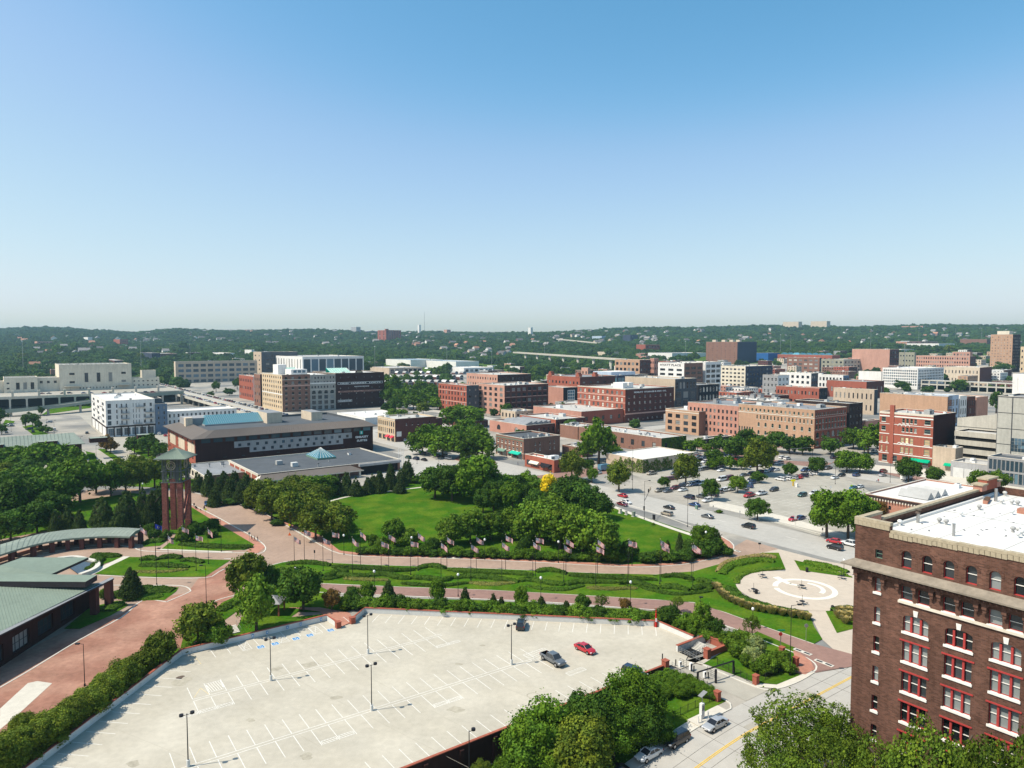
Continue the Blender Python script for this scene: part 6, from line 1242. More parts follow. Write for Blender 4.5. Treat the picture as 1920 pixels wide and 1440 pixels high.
mb = MB(); rzw = math.atan2(-dr.y, -dr.x)
wv = MB(); opsw = [(L_-6-k*7.5-5, L_-6-k*7.5, 1.0, 4.2) for k in range(int(L_/7.5)-1)]
wall(wv, (0,0,0), (1,0,0), L_, 7.0, opsw, 'brick_dark', z0=-.5, d=.5, reveal='brick_dark'); wv.quad((L_,0,0),(L_,-.0,0),(L_,30,7),(L_,30,7),'brick_dark'); wv.box(L_-.3, L_, .01, 18, -.5, 7, 'brick_dark')
wo = wv.obj('wall', hl, (w1_.x, w1_.y, 0), rzw)
for o in opsw: mk('window', win_mesh(o[1]-o[0], o[3]-o[2], 'g', 'trim_dark', 'glass', None), hl, Vector((w1_.x, w1_.y, 1.0))+Vector((math.cos(rzw), math.sin(rzw), 0))*o[0]+Vector((-math.sin(rzw), math.cos(rzw), 0))*.28, rzw)
for x_, y_ in ((205,1138),(178,1152)): q = U(x_, y_, 0); mb = MB(); mb.box(-.7,.7,-.7,.7,0,6.3,'brick_plum'); mb.obj('pillar', hl, q, rzw)
fw = [U(x, y, .9) for x, y in ((108,1046),(140,1043),(165,1048),(180,1052),(183,1060),(172,1068),(150,1076))]
ft = empty('fountain_basin', (0,0,0)); tag(ft, 'curved dark water basin with pale stone rim beside the green roofed hall', 'fountain')
fl = smooth_line([Vector((q.x, q.y, 0)) for q in fw], 4); ribbon('rim', fl, 1.2, 0, 1.0, 'kerb_stone', ft)
M('water', (.02,.03,.035), .08, n1=0, n2=0, spec=.5); mb = MB(); mb.add([(q.x, q.y, .6) for q in fl], [tuple(range(len(fl)))], 'water'); mb.obj('water', ft)
gz = empty('kiosk_roof', U(512,1150,0)); tag(gz, 'small grey metal roofed shelter between two trees by the deck wall', 'shelter')
mb = MB(); mb.box(-2.2,2.2,-2.2,2.2,2.7,2.9,'grey_metal'); mb.add([(-2.4,-2.4,2.9),(2.4,-2.4,2.9),(2.4,2.4,2.9),(-2.4,2.4,2.9),(0,0,4.2)], [(0,1,4),(1,2,4),(2,3,4),(3,0,4)], 'grey_metal'); mb.obj('roof', gz)
for sx in (-1.9,1.9):
 for sy in (-1.9,1.9): mb = MB(); mb.box(sx-.15,sx+.15,sy-.15,sy+.15,0,2.7,'brick_red'); mb.obj('post', gz)
# ================================================================== VIADUCT IN FRONT OF THE STATION
vd = empty('viaduct', (0,0,0)); tag(vd, 'pale concrete viaduct with dark arched openings in front of the cream station', 'viaduct'); LAND.append((-400, 640, 'arched viaduct', 60))
v0 = U(-80, 772, 0); vl = along(v0, B, 345, 10); VZ = 10.4
F0 = v0; F1 = v0+B*vl
mb = MB(); back = A*260; mb.prism([(q.x, q.y) for q in (F0, F1, F1+back, F0+back)], VZ-1.0, VZ, 'concrete_wall', top='lot_concrete'); mb.obj('deck_slab', vd)
nb = int(vl/12.5)
for k in range(nb+1):
 q = F0+B*(k*12.5); mb = MB(); mb.box(-.7,.7,-.5,1.2,-1,VZ-1,'concrete_wall'); mb.obj('pier', vd, q, ROT)
 if k < nb:
  mb = MB(); N_ = 6
  for s0_, sg in ((.7, 1), (11.8, -1)):
   for i in range(N_):
    a0, a1 = math.pi/2*i/N_, math.pi/2*(i+1)/N_
    mb.quad((s0_+sg*1.6*(1-math.cos(a0)),-.3,VZ-2.6+1.6*math.sin(a0)), (s0_+sg*1.6*(1-math.cos(a1)),-.3,VZ-2.6+1.6*math.sin(a1)), (s0_+sg*1.6*(1-math.cos(a1)),-.3,VZ-1), (s0_+sg*1.6*(1-math.cos(a0)),-.3,VZ-1), 'concrete_wall')
  mb.obj('arch_haunch', vd, q, ROT)
mb = MB(); mb.box(0, vl, 24, 24.5, -1, VZ-1.01, 'inside_shade'); mb.box(0, vl, -.35, .1, VZ-1.3, VZ+1.0, 'concrete_wall'); mb.obj('parapet', vd, F0, ROT)  # the dark box behind the piers paints in the shade under the deck
for k in range(1, 9): q = F0+B*(vl*k/9.2); mb = MB(); mb.box(-.9,.9,-.9,.9,VZ,VZ+5.5,'concrete_wall'); mb.box(-1.1,1.1,-1.1,1.1,VZ+5.5,VZ+6.2,'trim_stone'); mb.obj('pylon', vd, q-A*.2, ROT)
rm = empty('ramp_bridge', (0,0,0)); tag(rm, 'pale green grey ramp bridge curving past the viaduct arches', 'bridge')
rl = smooth_line([U(x, y, z) for x, y, z in ((-60,779,2.5),(0,772,4),(90,763,6.5),(170,752,8.5),(250,743,10),(340,735,11.5))], 4)
mb = MB()
Lr, Rr = offset_line([Vector((q.x, q.y, 0)) for q in rl], 5)
for k in range(len(rl)-1):
 a, b_, c, d_ = [Vector((p_.x, p_.y, q.z)) for p_, q in ((Lr[k], rl[k]), (Lr[k+1], rl[k+1]), (Rr[k+1], rl[k+1]), (Rr[k], rl[k]))]
 mb.quad(d_, c, b_, a, 'lot_concrete')
 for s_, e_ in ((a, b_), (d_, c)): mb.quad(s_-Vector((0,0,1.4)), e_-Vector((0,0,1.4)), e_+Vector((0,0,1)), s_+Vector((0,0,1)), 'roof_patina')
mb.obj('deck', rm)
for k in range(2, len(rl), 3): q = rl[k]; mb = MB(); mb.box(-.8,.8,-2,2,-1,q.z-1.3,'concrete_wall'); mb.obj('pier', rm, (q.x, q.y, 0), ROT)
TB = U(482, 772, 7); tb = empty('street_bridge', (0,0,0)); tag(tb, 'long straight concrete street viaduct lined with parked cars on both kerbs', 'bridge'); LAND.append((TB.x+A.x*60, TB.y+A.y*60, 'parked-up street viaduct', 30))
def tbp(t, s, z=7.0): q = TB+A*t+B*s; return Vector((q.x, q.y, z))
mb = MB(); mb.prism([(q.x, q.y) for q in (tbp(-170,-12), tbp(-170,12), tbp(620,12), tbp(620,-12))], 5.8, 7.0, 'concrete_wall', top='street_concrete'); mb.obj('deck_slab', tb)
for s_ in (-11.8, 11.8): ribbon('parapet', [tbp(-170, s_), tbp(620, s_)], .4, 7.0, 7.9, 'concrete_wall', tb)
for s_ in (-9.6, 9.6): ribbon('pavement', [tbp(-170, s_*1.06), tbp(620, s_*1.06)], 2.6, 7.01, 7.14, 'sidewalk', tb)
for t_ in range(-160, 600, 22):
 for s_ in (-9, 9): mb = MB(); mb.box(-.6,.6,-.6,.6,-1,5.8,'concrete_wall'); mb.obj('pier', tb, tbp(t_, s_, 0), ROT)
ribbon('centre_line', [tbp(-170, 0), tbp(620, 0)], .3, 7.003, 7.03, 'yellow_paint', tb)
def gpt(px, d):
 k = (px-960)/F; y = d; return Vector((k*y, y, terr(k*y, y)))
for i, (pa, da, za, pb, db, zb, lb) in enumerate(((965,1750,36,1180,1290,28.5,'long pale motorway flyover crossing the rail yard in front of the woods'), (1045,2500,72,1122,2300,58,'smaller distant flyover in the woods above the rail yard'))):
 fo = empty('flyover', (0,0,0)); tag(fo, lb, 'bridge'); a, b_ = gpt(pa, da), gpt(pb, db); a.z, b_.z = za, zb; mb = MB(); d = (b_-a); n = Vector((-d.y, d.x, 0)).normalized()*5
 vs = [a+n, a-n, b_-n, b_+n]; mb.add(vs+[v-Vector((0,0,2.2)) for v in vs]+[v+Vector((0,0,1.1)) for v in vs], [(3,2,1,0)[::-1],(5,1,2,6),(4,7,3,0),(7,4,5,6),(1,9,10,2),(0,3,11,8)], 'concrete_wall'); mb.obj('deck', fo)
 for k in range(1, 8 if i == 0 else 4):
  q = a.lerp(b_, k/(8 if i == 0 else 4)); mb = MB(); mb.box(-1.1,1.1,-3,3,terr(q.x, q.y)-q.z-2,-2.0,'concrete_wall'); mb.obj('pier', fo, q, ROT)
M('ballast', (.24,.19,.155), .95, n1=.2, s1=.3)
for k, lnp in enumerate((((1052,645),(1055,656),(1052,668),(1038,680),(1015,688),(990,694),(972,699)), ((1046,650),(1042,662),(1030,674),(1005,684),(978,690)), ((1075,662),(1078,676),(1072,690)))):
 pl = smooth_line([G(x, y) for x, y in lnp], 5)
 for i, dx in enumerate((0,)): struct(ribbon('railway', pl, 12, lambda q: terr(q[0], q[1])-1, lambda q: terr(q[0], q[1])+.8, 'ballast'))
def townhouse():
 r = empty('townhouse', (0,0,0)); mb = MB(); wall(mb, (0,0,0), (1,0,0), 6.5, 8, [(1,2.6,1,2.8),(4,5.6,1,2.8),(1,5.6,4.4,7)], 'grey_wall', z0=-4); wall(mb, (0,11,0), (0,-1,0), 11, 8, [], 'brick_plum', z0=-4)
 mb.quad((6.5,0,-4),(6.5,11,-4),(6.5,11,8),(6.5,0,8),'brick_red'); mb.quad((6.5,11,-4),(0,11,-4),(0,11,8),(6.5,11,8),'brick_red'); mb.obj('wall', r)
 mb = MB(); N_ = 8; ar = [(3.25-3.25*math.cos(math.pi*k/N_), 8+2.9*math.sin(math.pi*k/N_)) for k in range(N_+1)]
 for k in range(N_): mb.quad((ar[k][0],-.5,ar[k][1]), (ar[k+1][0],-.5,ar[k+1][1]), (ar[k+1][0],11,ar[k+1][1]), (ar[k][0],11,ar[k][1]), 'hvac')
 mb.obj('barrel_roof', r, smooth=True)
 mb = MB(); mb.add([(x, -.3, z) for x, z in ar], [tuple(range(N_+1))[::-1]], 'glass_blue'); mb.obj('arched_glazing', r)
 put_windows(r, (0,0,0), (1,0,0), 'R', [(1,2.6,1,2.8,0,'r',None),(4,5.6,1,2.8,0,'r',None),(1,5.6,4.4,7,0,'g',None)], 'trim_grey', 'glass', None); return r
t0_ = townhouse(); remember(t0_); first = True; rows_ = ((728,(727,739,752,765,778,792,806,820,835,850)),(717,(722,735,748,762,776,790,804,818,833,848,862)),(708,(745,760,775,790,805,820,838,853,868)),(700,(775,788,801,815,829,843,857)))
for j, (py, xs_) in enumerate(rows_):
 for i, px in enumerate(xs_):
  q = U(px, py); o = t0_ if first else copy_tree(t0_); first = False; o.location = q; o.rotation_euler = (0,0,ROT)
  tag(o, 'barrel roofed townhouse, %s in the %s row beyond the lofts' % (nth(i, 'left'), ['nearest','second','third','farthest'][j]), 'townhouse', 'barrel roofed townhouses')
def mast(name, px, pb, pt_, label, cat, r=.35, n_heads=1, z=None):
 q = G(px, pb) if pb < 705 else U(px, pb); h = hgt(q, pt_)-q.z; e = empty(name, q); tag(e, label, cat)
 mb = MB(); mb.tube((0,0,0), (0,0,h), r, r*.55, 'steel', 6); mb.obj('pole', e)
 if n_heads: mb = MB(); mb.tube((0,0,h), (0,0,h+r*2.2), r*3.2, r*3.2, 'hvac', 8); mb.obj('lamp_ring', e)
 return e
for px, pb, pt_, lb, hd in ((265,697,640,'tall light mast beside the station',1),(357,684,646,'tall light mast left of the ribbon-window building',1),(44,702,640,'thin light mast at the far left by the brick street',1),(703,690,650,'light mast right of the white panelled building',1),(838,690,653,'light mast in front of the right long warehouse',1),(922,688,659,'light mast right of the long warehouses',1),(1021,682,648,'light mast left of the rail tracks',1),(1285,668,640,'light mast behind the hotel',1),(1463,668,628,'light mast over the factory with saw-tooth roof',1),(1482,668,630,'second light mast over the factory with saw-tooth roof',1),(1632,662,618,'light mast behind the salmon warehouse',1),(1722,650,616,'light mast on the right slope',1),(1791,640,617,'light mast below the right skyline',1),(796,622,584,'very thin radio mast on the centre skyline',0),(1840,640,616,'light mast near the tall brown tower',1)):
 mast('light_mast' if hd else 'radio_mast', px, pb, pt_, lb, 'mast', .4 if hd else .9, hd)
e = mast('floodlight_mast', 1695, 700, 641, 'tall white mast with a wide cross arm above the white gridded office', 'mast', .7, 0); q = e.location
mb = MB(); h_ = hgt(q, 639)-q.z; mb.tube((-7,0,h_-1), (7,0,h_-1), .8, .8, 'white_paint', 6); mb.obj('cross_arm', e)
hm = []
for k, (wm, rm_) in enumerate((('white_wall','roof_shingle'),('beige','roof_shingle'),('grey_wall','roof_shingle'),('salmon','roof_orange'),('white_wall','roof_orange'),('brick_brown','roof_shingle'))):
 W_, D_, H_ = 9+k % 3*2, 8, 5.2; wm_ = MB(); wm_.box(0,W_,0,D_,-5,H_,wm); wm_.add([(0,0,H_),(0,D_,H_),(0,D_/2,H_+3)], [(0,2,1)], wm); wm_.add([(W_,0,H_),(W_,D_,H_),(W_,D_/2,H_+3)], [(0,1,2)], wm)
 for i in range(3):
  for j in range(2): wm_.box(1+i*3, 2.1+i*3, -.05, -.01, .8+j*2.4, 2.2+j*2.4, 'trim_dark')
 rf = MB(); rf.add([(-.6,-.7,H_-.3),(W_+.6,-.7,H_-.3),(W_+.6,D_/2,H_+3.2),(-.6,D_/2,H_+3.2),(W_+.6,D_+.7,H_-.3),(-.6,D_+.7,H_-.3)], [(0,1,2,3),(3,2,4,5)], rm_); rf.box(W_*.7,W_*.7+.8,D_/2-.4,D_/2+.4,H_+2.4,H_+4,'brick_red')
 hm.append((wm_.mesh('wall'), rf.mesh('roof')))
HOUSES = []; HL = []; rr = random.Random(11)
hl_ = [('white',0),('cream',1),('grey',2),('pink',3),('white walled, orange roofed',4),('brown brick',5)]
spots = [(112,668,0,1.4),(56,691,4,1.5),(135,666,0,1.4),(128,660,2,1.3),(40,665,5,1.3),(85,664,3,1.3),(95,640,4,2.2),(40,642,4,1.6),(590,634,0,1.6),(606,650,1,2.0),(618,653,0,1.4),(628,640,0,1.3),(780,650,3,1.8),(800,645,0,1.8),(795,652,0,1.5),(870,668,0,1.5),(880,664,1,1.7),(895,669,2,1.5),(905,672,0,1.5),(890,658,4,1.7),(935,668,5,1.6),(945,667,1,1.5),(300,640,0,1.2),(352,630,0,1.5),(290,660,1,1.4),(884,678,0,1.4),(915,660,0,1.6),(935,640,0,1.3)]
for k in range(270):
 px = rr.uniform(10,1910); py = rr.uniform(619, 668 if (px < 330 or 820 < px < 960) else 650)
 if px > 1250 and py > 648: continue
 spots.append((px, py, rr.choice((0,0,0,1,1,2,2,3,5)), rr.uniform(1.1,1.9)))
for px, py, k, s_ in spots:
 q = G(px, py);
 if q.y > 3500: continue
 if any((q.x-t[0])**2+(q.y-t[1])**2 < (t[3]+14)**2 for t in LAND): continue
 r = empty('house', q, rr.choice((ROT, ROT, ROT-math.pi/2))+rr.uniform(-.1,.1)); r.scale = (s_,)*3
 mk('wall', hm[k][0], r); mk('roof', hm[k][1], r)
 col_ = hl_[k][0]; tag(r, '%s gabled house half hidden by trees on the far wooded slopes' % col_, 'house', '%s hillside houses' % col_); HOUSES.append((q.x, q.y, 11*s_)); HL.append((r, col_+' gabled house', q))
# ================================================================== VEGETATION
def np_mesh(name, V, Q, mat, lv=None, extra=None):
 me = bpy.data.meshes.new(name); nv, nf = len(V), len(Q)
 me.vertices.add(nv); me.vertices.foreach_set('co', V.astype('f').ravel())
 k = Q.shape[1]; me.loops.add(nf*k); me.loops.foreach_set('vertex_index', Q.astype('i').ravel())
 me.polygons.add(nf); me.polygons.foreach_set('loop_start', np.arange(0, nf*k, k, dtype='i'))
 me.materials.append(MATS[mat]); me.update(calc_edges=True)
 if lv is not None: at = me.attributes.new('lv', 'FLOAT', 'FACE'); at.data.foreach_set('value', lv.astype('f'))
 return me
def leaves(rg, C, Nn, size, jit=.55, asp=1.0):
 """leaf quads at centres C facing roughly Nn"""
 n = len(C); d = Nn+rg.normal(0, jit, (n, 3)); d /= np.linalg.norm(d, axis=1)[:, None]+1e-9
 a = np.cross(d, rg.normal(0, 1, (n, 3))); a /= np.linalg.norm(a, axis=1)[:, None]+1e-9; b = np.cross(d, a)
 s = (size*rg.uniform(.6, 1.35, n))[:, None]; a = a*s; b = b*s*asp
 V = np.stack([C-a*.9-b*.35, C+a*.1-b, C+a, C+b*.8], 1).reshape(-1, 3); Q = np.arange(4*n).reshape(n, 4)
 return V, Q
def crown(name, seed, K_, L_, leaf, mat, shape='round', cr=.36, flat=.0, gap=0.0):
 rg = np.random.default_rng(seed)
 i = np.arange(K_)+.5; ph = np.arccos(1-2*i/K_*(.86)); th = math.pi*(1+5**.5)*i+rg.uniform(0, 6)
 D = np.stack([np.cos(th)*np.sin(ph), np.sin(th)*np.sin(ph), np.cos(ph)], 1)+rg.normal(0, .10, (K_, 3))
 rad = rg.uniform(.44, .82, K_)[:, None]; C = D*rad; R = cr*rg.uniform(.58, 1.15, K_)
 if shape == 'cone':
  t = np.sqrt(i/K_); z = 1-2*t+rg.normal(0, .04, K_); rr_ = .08+.78*t*rg.uniform(.75, 1.0, K_); C = np.stack([np.cos(th)*rr_, np.sin(th)*rr_, z*.92], 1); R = (.12+.20*t)*rg.uniform(.8, 1.2, K_); D = np.stack([np.cos(th), np.sin(th), .5+0*th], 1)
 if shape == 'oval': C[:, :2] *= .92
 if shape == 'vase': C[:, :2] *= (1+.18*C[:, 2:3]); C[:, 2] = C[:, 2]*.9+.04
 if shape == 'spread': C[:, :2] *= 1.05; C[:, 2] *= .75;
 if shape == 'shrub': C[:, 2] = C[:, 2]*.75+.1
 n = K_*L_; k = np.repeat(np.arange(K_), L_)
 u = rg.normal(0, 1, (n, 3)); u /= np.linalg.norm(u, axis=1)[:, None]
 out = D[k]/np.linalg.norm(D[k], axis=1)[:, None]; u = u+out*.55; u[:, 2] += .15; u /= np.linalg.norm(u, axis=1)[:, None]
 pc = C[k]+u*(R[k]*(rg.uniform(.72, 1.12, n)+(rg.random(n) < .07)*rg.uniform(.1, .6, n)))[:, None]
 if shape in ('vase', 'spread', 'round'): pc[:, 2] = np.maximum(pc[:, 2], -.95)
 V, Q = leaves(rg, pc, u, leaf, .5 if shape != 'spread' else .8)
 lv = np.clip(.5+rg.normal(0, .22, n)+(rg.normal(0, .18, K_))[k], 0, 1)
 P_ = np.array([(1,0,0),(-1,0,0),(0,1,0),(0,-1,0),(0,0,1),(0,0,-1)], float); T = [(0,2,4),(2,1,4),(1,3,4),(3,0,4),(2,0,5),(1,2,5),(3,1,5),(0,3,5)]
 cs = .70-gap; o = len(V); cv = (C[:, None, :]+P_[None]*(R*cs)[:, None, None]).reshape(-1, 3)
 cq = np.concatenate([np.array([[a, b, c, c] for a, b, c in T])+6*j for j in range(K_)])
 cc = P_*np.array([.5,.5,.55])*(1 if gap < .3 else .4); cv = np.concatenate([cv, cc]); cq = np.concatenate([cq, np.array([[a, b, c, c] for a, b, c in T])+6*K_])
 V = np.concatenate([V, cv]);
 me = bpy.data.meshes.new(name); nq = len(Q); nt_ = len(cq)
 tri = cq[:, :3]+o
 me.vertices.add(len(V)); me.vertices.foreach_set('co', V.astype('f').ravel())
 idx = np.concatenate([Q.ravel(), tri.ravel()]); me.loops.add(len(idx)); me.loops.foreach_set('vertex_index', idx.astype('i'))
 ls = np.concatenate([np.arange(0, nq*4, 4), nq*4+np.arange(0, nt_*3, 3)]); me.polygons.add(nq+nt_); me.polygons.foreach_set('loop_start', ls.astype('i'))
 me.materials.append(MATS[mat]); me.update(calc_edges=True)
 at = me.attributes.new('lv', 'FLOAT', 'FACE'); at.data.foreach_set('value', np.concatenate([lv, np.full(nt_, .45)]).astype('f'))
 return me
CR = {}
NT = 0
KIND = dict(green=('leaf_green','round'), dark=('leaf_dark','round'), bright=('leaf_bright','vase'), olive=('leaf_olive','oval'), pine=('leaf_pine','cone'), spruce=('leaf_pine','cone'), yellow=('leaf_yellow','oval'), honey=('leaf_honey','spread'), rust=('leaf_rust','round'), pale=('leaf_pale','shrub'), shrub=('leaf_green','shrub'), dshrub=('leaf_dark','shrub'), bshrub=('leaf_bright','shrub'))
def get_crown(kind, lod, v):
 key = (kind, lod, v)
 if key not in CR:
  m, shp = KIND[kind]; sd = abs(hash((sum(map(ord, kind)), lod, v))) % 99991
  KL = {0: (46, 330, .036), 1: (34, 110, .062), 2: (24, 46, .095)}[lod]
  if shp == 'spread': me = crown('crown', sd, KL[0]+20, int(KL[1]*.42), KL[2]*.66, m, shp, .22, gap=.62)
  elif shp == 'cone': me = crown('crown', sd, KL[0]+24, int(KL[1]*.7), KL[2]*.8, m, shp)
  else: me = crown('crown', sd, KL[0], KL[1], KL[2], m, shp, .36 if shp != 'shrub' else .33)
  CR[key] = me
 return CR[key]
def trunk_mesh(k):
 rr = random.Random(k); mb = MB(); p = [Vector((0,0,-.12)), Vector((rr.uniform(-.03,.03),rr.uniform(-.03,.03),.45)), Vector((rr.uniform(-.05,.05),rr.uniform(-.05,.05),.9))]
 mb.tube(p[0], p[1], .055, .04, 'bark', 7, False); mb.tube(p[1], p[2], .04, .018, 'bark', 6, False)
 for i in range(6):
  a = i*1.05+rr.random(); s_ = p[1].lerp(p[2], rr.uniform(0, .6)); e = s_+Vector((math.cos(a)*.42, math.sin(a)*.42, .34)); mb.tube(s_, e, .022, .008, 'bark', 5, False)
 return mb.mesh('trunk', True)
TRK = [trunk_mesh(k) for k in range(4)]
TREES = []; rt = random.Random(3)
def T(bx, by, wpx, hpx, kind='green', q=None, hz=None):
 """a tree or shrub standing on the ground pixel (bx, by), wpx wide and hpx tall in the picture"""
 q = q or (G(bx, by))
 dep = q.y*CT+(H0-q.z)*ST; R = wpx*.5*dep/F; h = max(.6, hgt(q, by-hpx)-q.z) if by-hpx > 0 else hpx*dep/F
 lod = 0 if dep < 125 else (1 if dep < 330 else 2)
 v = rt.randrange(3 if lod else 2); shr = kind in ('shrub','dshrub','bshrub','pale')
 if shr:
  o = mk('shrub', get_crown(kind, lod, v), None, (q.x, q.y, q.z+h*.42), rt.uniform(0, 6.28), (R, R, h*.58)); root = o
 else:
  ft = .92 if kind in ('pine','spruce') else (.84 if h*.5 > R else .92)
  if kind == 'honey': ft = .70
  Hc = h*ft; root = empty('pine_tree' if kind in ('pine','spruce') else 'tree', q, rt.uniform(0, 6.28))
  mk('crown', get_crown(kind, lod, v), root, (0, 0, h-Hc*.5), 0, (R*1.06, R*1.06, Hc*.54)); mk('trunk', TRK[rt.randrange(4)], root, None, 0, (h*.62, h*.62, h*.82))
 TREES.append((root, kind, wpx*hpx, q)); return root
def many(kind, s_):
 for a in s_: T(*a, kind)
many('dark', [(815,935,62,62),(848,940,58,66),(835,918,55,45),(925,952,44,52),(906,962,34,46),(1058,968,64,72),(1095,972,60,66),(1124,975,48,50),(1080,940,50,48),(985,955,40,48),(965,935,42,46),(1008,968,44,50)])
many('green', [(892,942,84,82),(940,938,56,52),(960,962,46,58),(988,930,46,44),(1012,945,46,48),(868,925,60,52),(925,962,26,42),(1030,990,46,44),(1040,965,40,40)])
T(1031, 958, 36, 66, 'yellow')
many('bright', [(846,1022,54,52),(882,1018,58,56),(920,1012,60,52),(958,1010,56,52),(985,1015,50,48),(1012,1018,72,76),(1050,1030,84,90),(1030,1000,70,68),(1092,1042,84,88),(1125,1048,74,76),(1075,1012,66,60),(1108,1022,56,56),(1140,1052,46,48),(865,1000,40,34)])
many('green', [(740,1022,44,48),(890,985,26,30),(1145,1056,34,34),(1322,1035,46,46),(1310,1022,30,34)])
many('bshrub', [(768,1026,38,34),(700,1028,26,28),(715,1032,30,26),(1345,1040,34,28),(1240,1052,38,22)])
many('dshrub', [(985,1035,30,30),(975,1040,22,20),(1180,1050,36,40),(1300,1044,40,34),(812,1036,30,30)])
many('olive', [(592,1012,66,72),(634,1012,62,68),(612,998,60,60),(545,990,56,66),(510,975,56,62),(575,975,60,56),(482,962,46,58),(530,960,56,54),(570,950,56,48),(498,952,48,52),(555,935,52,46),(600,952,48,44)])
many('green', [(590,935,56,40),(612,930,46,36),(655,1010,26,34)])
many('pine', [(372,922,24,36),(392,930,30,50),(412,935,28,44),(432,938,30,46),(452,944,28,44),(402,950,26,36),(440,915,24,34),(462,925,26,40),(474,932,24,36),(420,912,24,30),(632,926,26,36),(650,928,28,44),(668,930,26,34),(690,926,24,32),(712,924,28,42),(733,918,26,50),(752,912,26,34),(764,905,30,44),(750,925,24,26),(700,915,22,26)])
many('dshrub', [(470,952,30,14),(430,946,30,12),(520,985,26,12),(385,922,24,10),(780,905,30,14)])
many('green', [(150,942,76,82),(208,930,54,62),(110,955,70,70),(180,925,50,60),(70,935,60,58),(125,905,60,46),(100,925,60,52),(30,930,60,50)])
many('dark', [(25,985,80,90),(60,975,70,78),(95,985,60,66),(20,945,60,60),(70,1000,60,60),(20,1015,70,60),(45,900,60,36)])
many('olive', [(236,925,46,58),(262,920,44,54),(290,915,46,56),(318,905,44,48),(222,905,44,44),(255,895,44,40),(45,925,46,40),(8,905,50,36),(340,905,34,46)])
many('pine', [(128,1000,34,50),(150,1004,26,50),(198,1004,44,70),(232,998,40,62),(252,996,28,50),(220,1008,38,46),(285,985,34,66),(268,975,30,60),(300,975,30,60),(238,975,44,56),(300,955,34,50),(105,1005,28,50),(190,985,40,54)])
many('green', [(22,882,62,44),(78,884,62,52),(122,882,54,46),(50,888,50,40),(142,878,34,34),(0,885,40,44)])
many('rust', [(199,847,28,30),(208,850,24,26)]); many('dark', [(252,850,34,32),(278,855,36,40),(300,862,30,34),(268,845,26,24),(48,802,16,26),(62,800,20,26),(72,806,14,18),(80,812,18,14),(90,812,16,12),(0,795,22,30),(77,780,10,18),(3,815,18,20)])
many('dshrub', [(352,1015,24,26),(368,1002,26,24),(385,1000,24,24),(400,996,26,26),(362,992,20,16),(396,1008,26,16),(290,1012,26,22),(280,1002,28,20),(312,1012,22,18)])
T(343,1018,28,30,'bshrub')
many('olive', [(466,1128,78,92),(372,1208,76,78),(300,1246,62,60),(268,1262,50,42),(236,1290,62,50),(200,1315,66,52),(165,1345,72,54),(128,1370,72,54),(95,1398,80,64),(52,1425,84,64),(14,1450,92,74),(-25,1480,90,80),(42,1385,50,46)])
T(568,1145,76,82,'dark'); T(507,1125,40,66,'dark'); many('bright', [(480,1185,72,96)]); T(246,1122,42,62,'spruce'); T(622,1145,30,40,'rust'); many('bshrub', [(407,1210,54,44),(196,1122,22,20),(355,1222,30,14)])
T(199,1124,12,24,'green')
sb = random.Random(8)
for i, x in enumerate(range(652, 1240, 19)):
 y = 1126+(x-650)*.045; T(x+sb.uniform(-5,5), y+14+sb.uniform(-2,3), sb.uniform(34,48), sb.uniform(19,30), ('shrub','dshrub','shrub','bshrub')[i % 4])
for x, y, w_, h_, k_ in ((662,1128,26,28,'dark'),(690,1130,28,36,'green'),(728,1132,32,44,'spruce'),(822,1138,26,50,'green'),(872,1140,24,40,'spruce'),(925,1142,18,30,'spruce'),(940,1140,16,22,'spruce'),(978,1146,26,46,'green'),(1015,1142,20,26,'spruce'),(1062,1145,18,20,'spruce'),(1092,1150,28,36,'dark'),(1128,1150,28,38,'honey'),(1172,1148,20,26,'rust'),(1270,1150,26,34,'honey'),(1255,1172,44,36,'dark'),(1290,1182,38,32,'green'),(1315,1192,38,58,'green'),(1338,1198,36,40,'dark'),(1410,1206,34,56,'honey')): T(x, y, w_, h_, k_)
many('shrub', [(1275,1182,30,26),(1300,1194,30,24),(1328,1200,32,24),(1345,1205,26,20)]); many('bshrub', [(1372,1218,46,36),(1398,1222,40,34),(1385,1232,44,30),(1405,1250,36,26),(1440,1258,44,34),(1465,1250,38,32),(1480,1262,28,22),(1390,1206,36,26)])
many('pale', [(1416,1228,36,40),(1420,1252,40,34),(1408,1240,34,30)]); T(1428,1262,40,26,'shrub')
for x in range(1268, 1345, 13): T(x, 1266+(x-1262)*.48+8, 30, 16, 'shrub')
for x, y in ((1225,1290),(1250,1300),(1275,1305),(1240,1280),(1265,1290),(1290,1300),(1308,1296),(1318,1302),(1215,1300),(1235,1310),(1255,1275),(1285,1285)): T(x, y, 38, 20, 'shrub')
for i, x in enumerate(range(680, 1180, 22)): T(x, 1038+(x-680)*.032, 30, 13+4*(i % 3), 'shrub' if i % 3 else 'dshrub')
many('spruce', [(1252,1040,14,28),(1274,1040,18,42),(1345,1030,20,38),(830,1030,16,20)]); many('dshrub', [(1335,1040,44,36),(1320,1046,36,26),(1362,1042,30,18),(1255,1052,44,22),(1215,1055,44,20),(1285,1052,36,22),(1230,1050,30,18)])
for x, y, w_, h_, k_ in ((1190,1374,98,110,'green'),(1112,1425,110,125,'dark'),(1018,1470,132,138,'green'),(1085,1492,124,132,'olive'),(1150,1424,92,96,'green'),(1200,1400,84,80,'dark'),(1050,1440,90,86,'green'),(960,1490,80,70,'green'),(1236,1392,50,44,'dark'),(905,1480,46,50,'olive'),(885,1500,50,46,'olive')): T(x, y, w_, h_, k_)
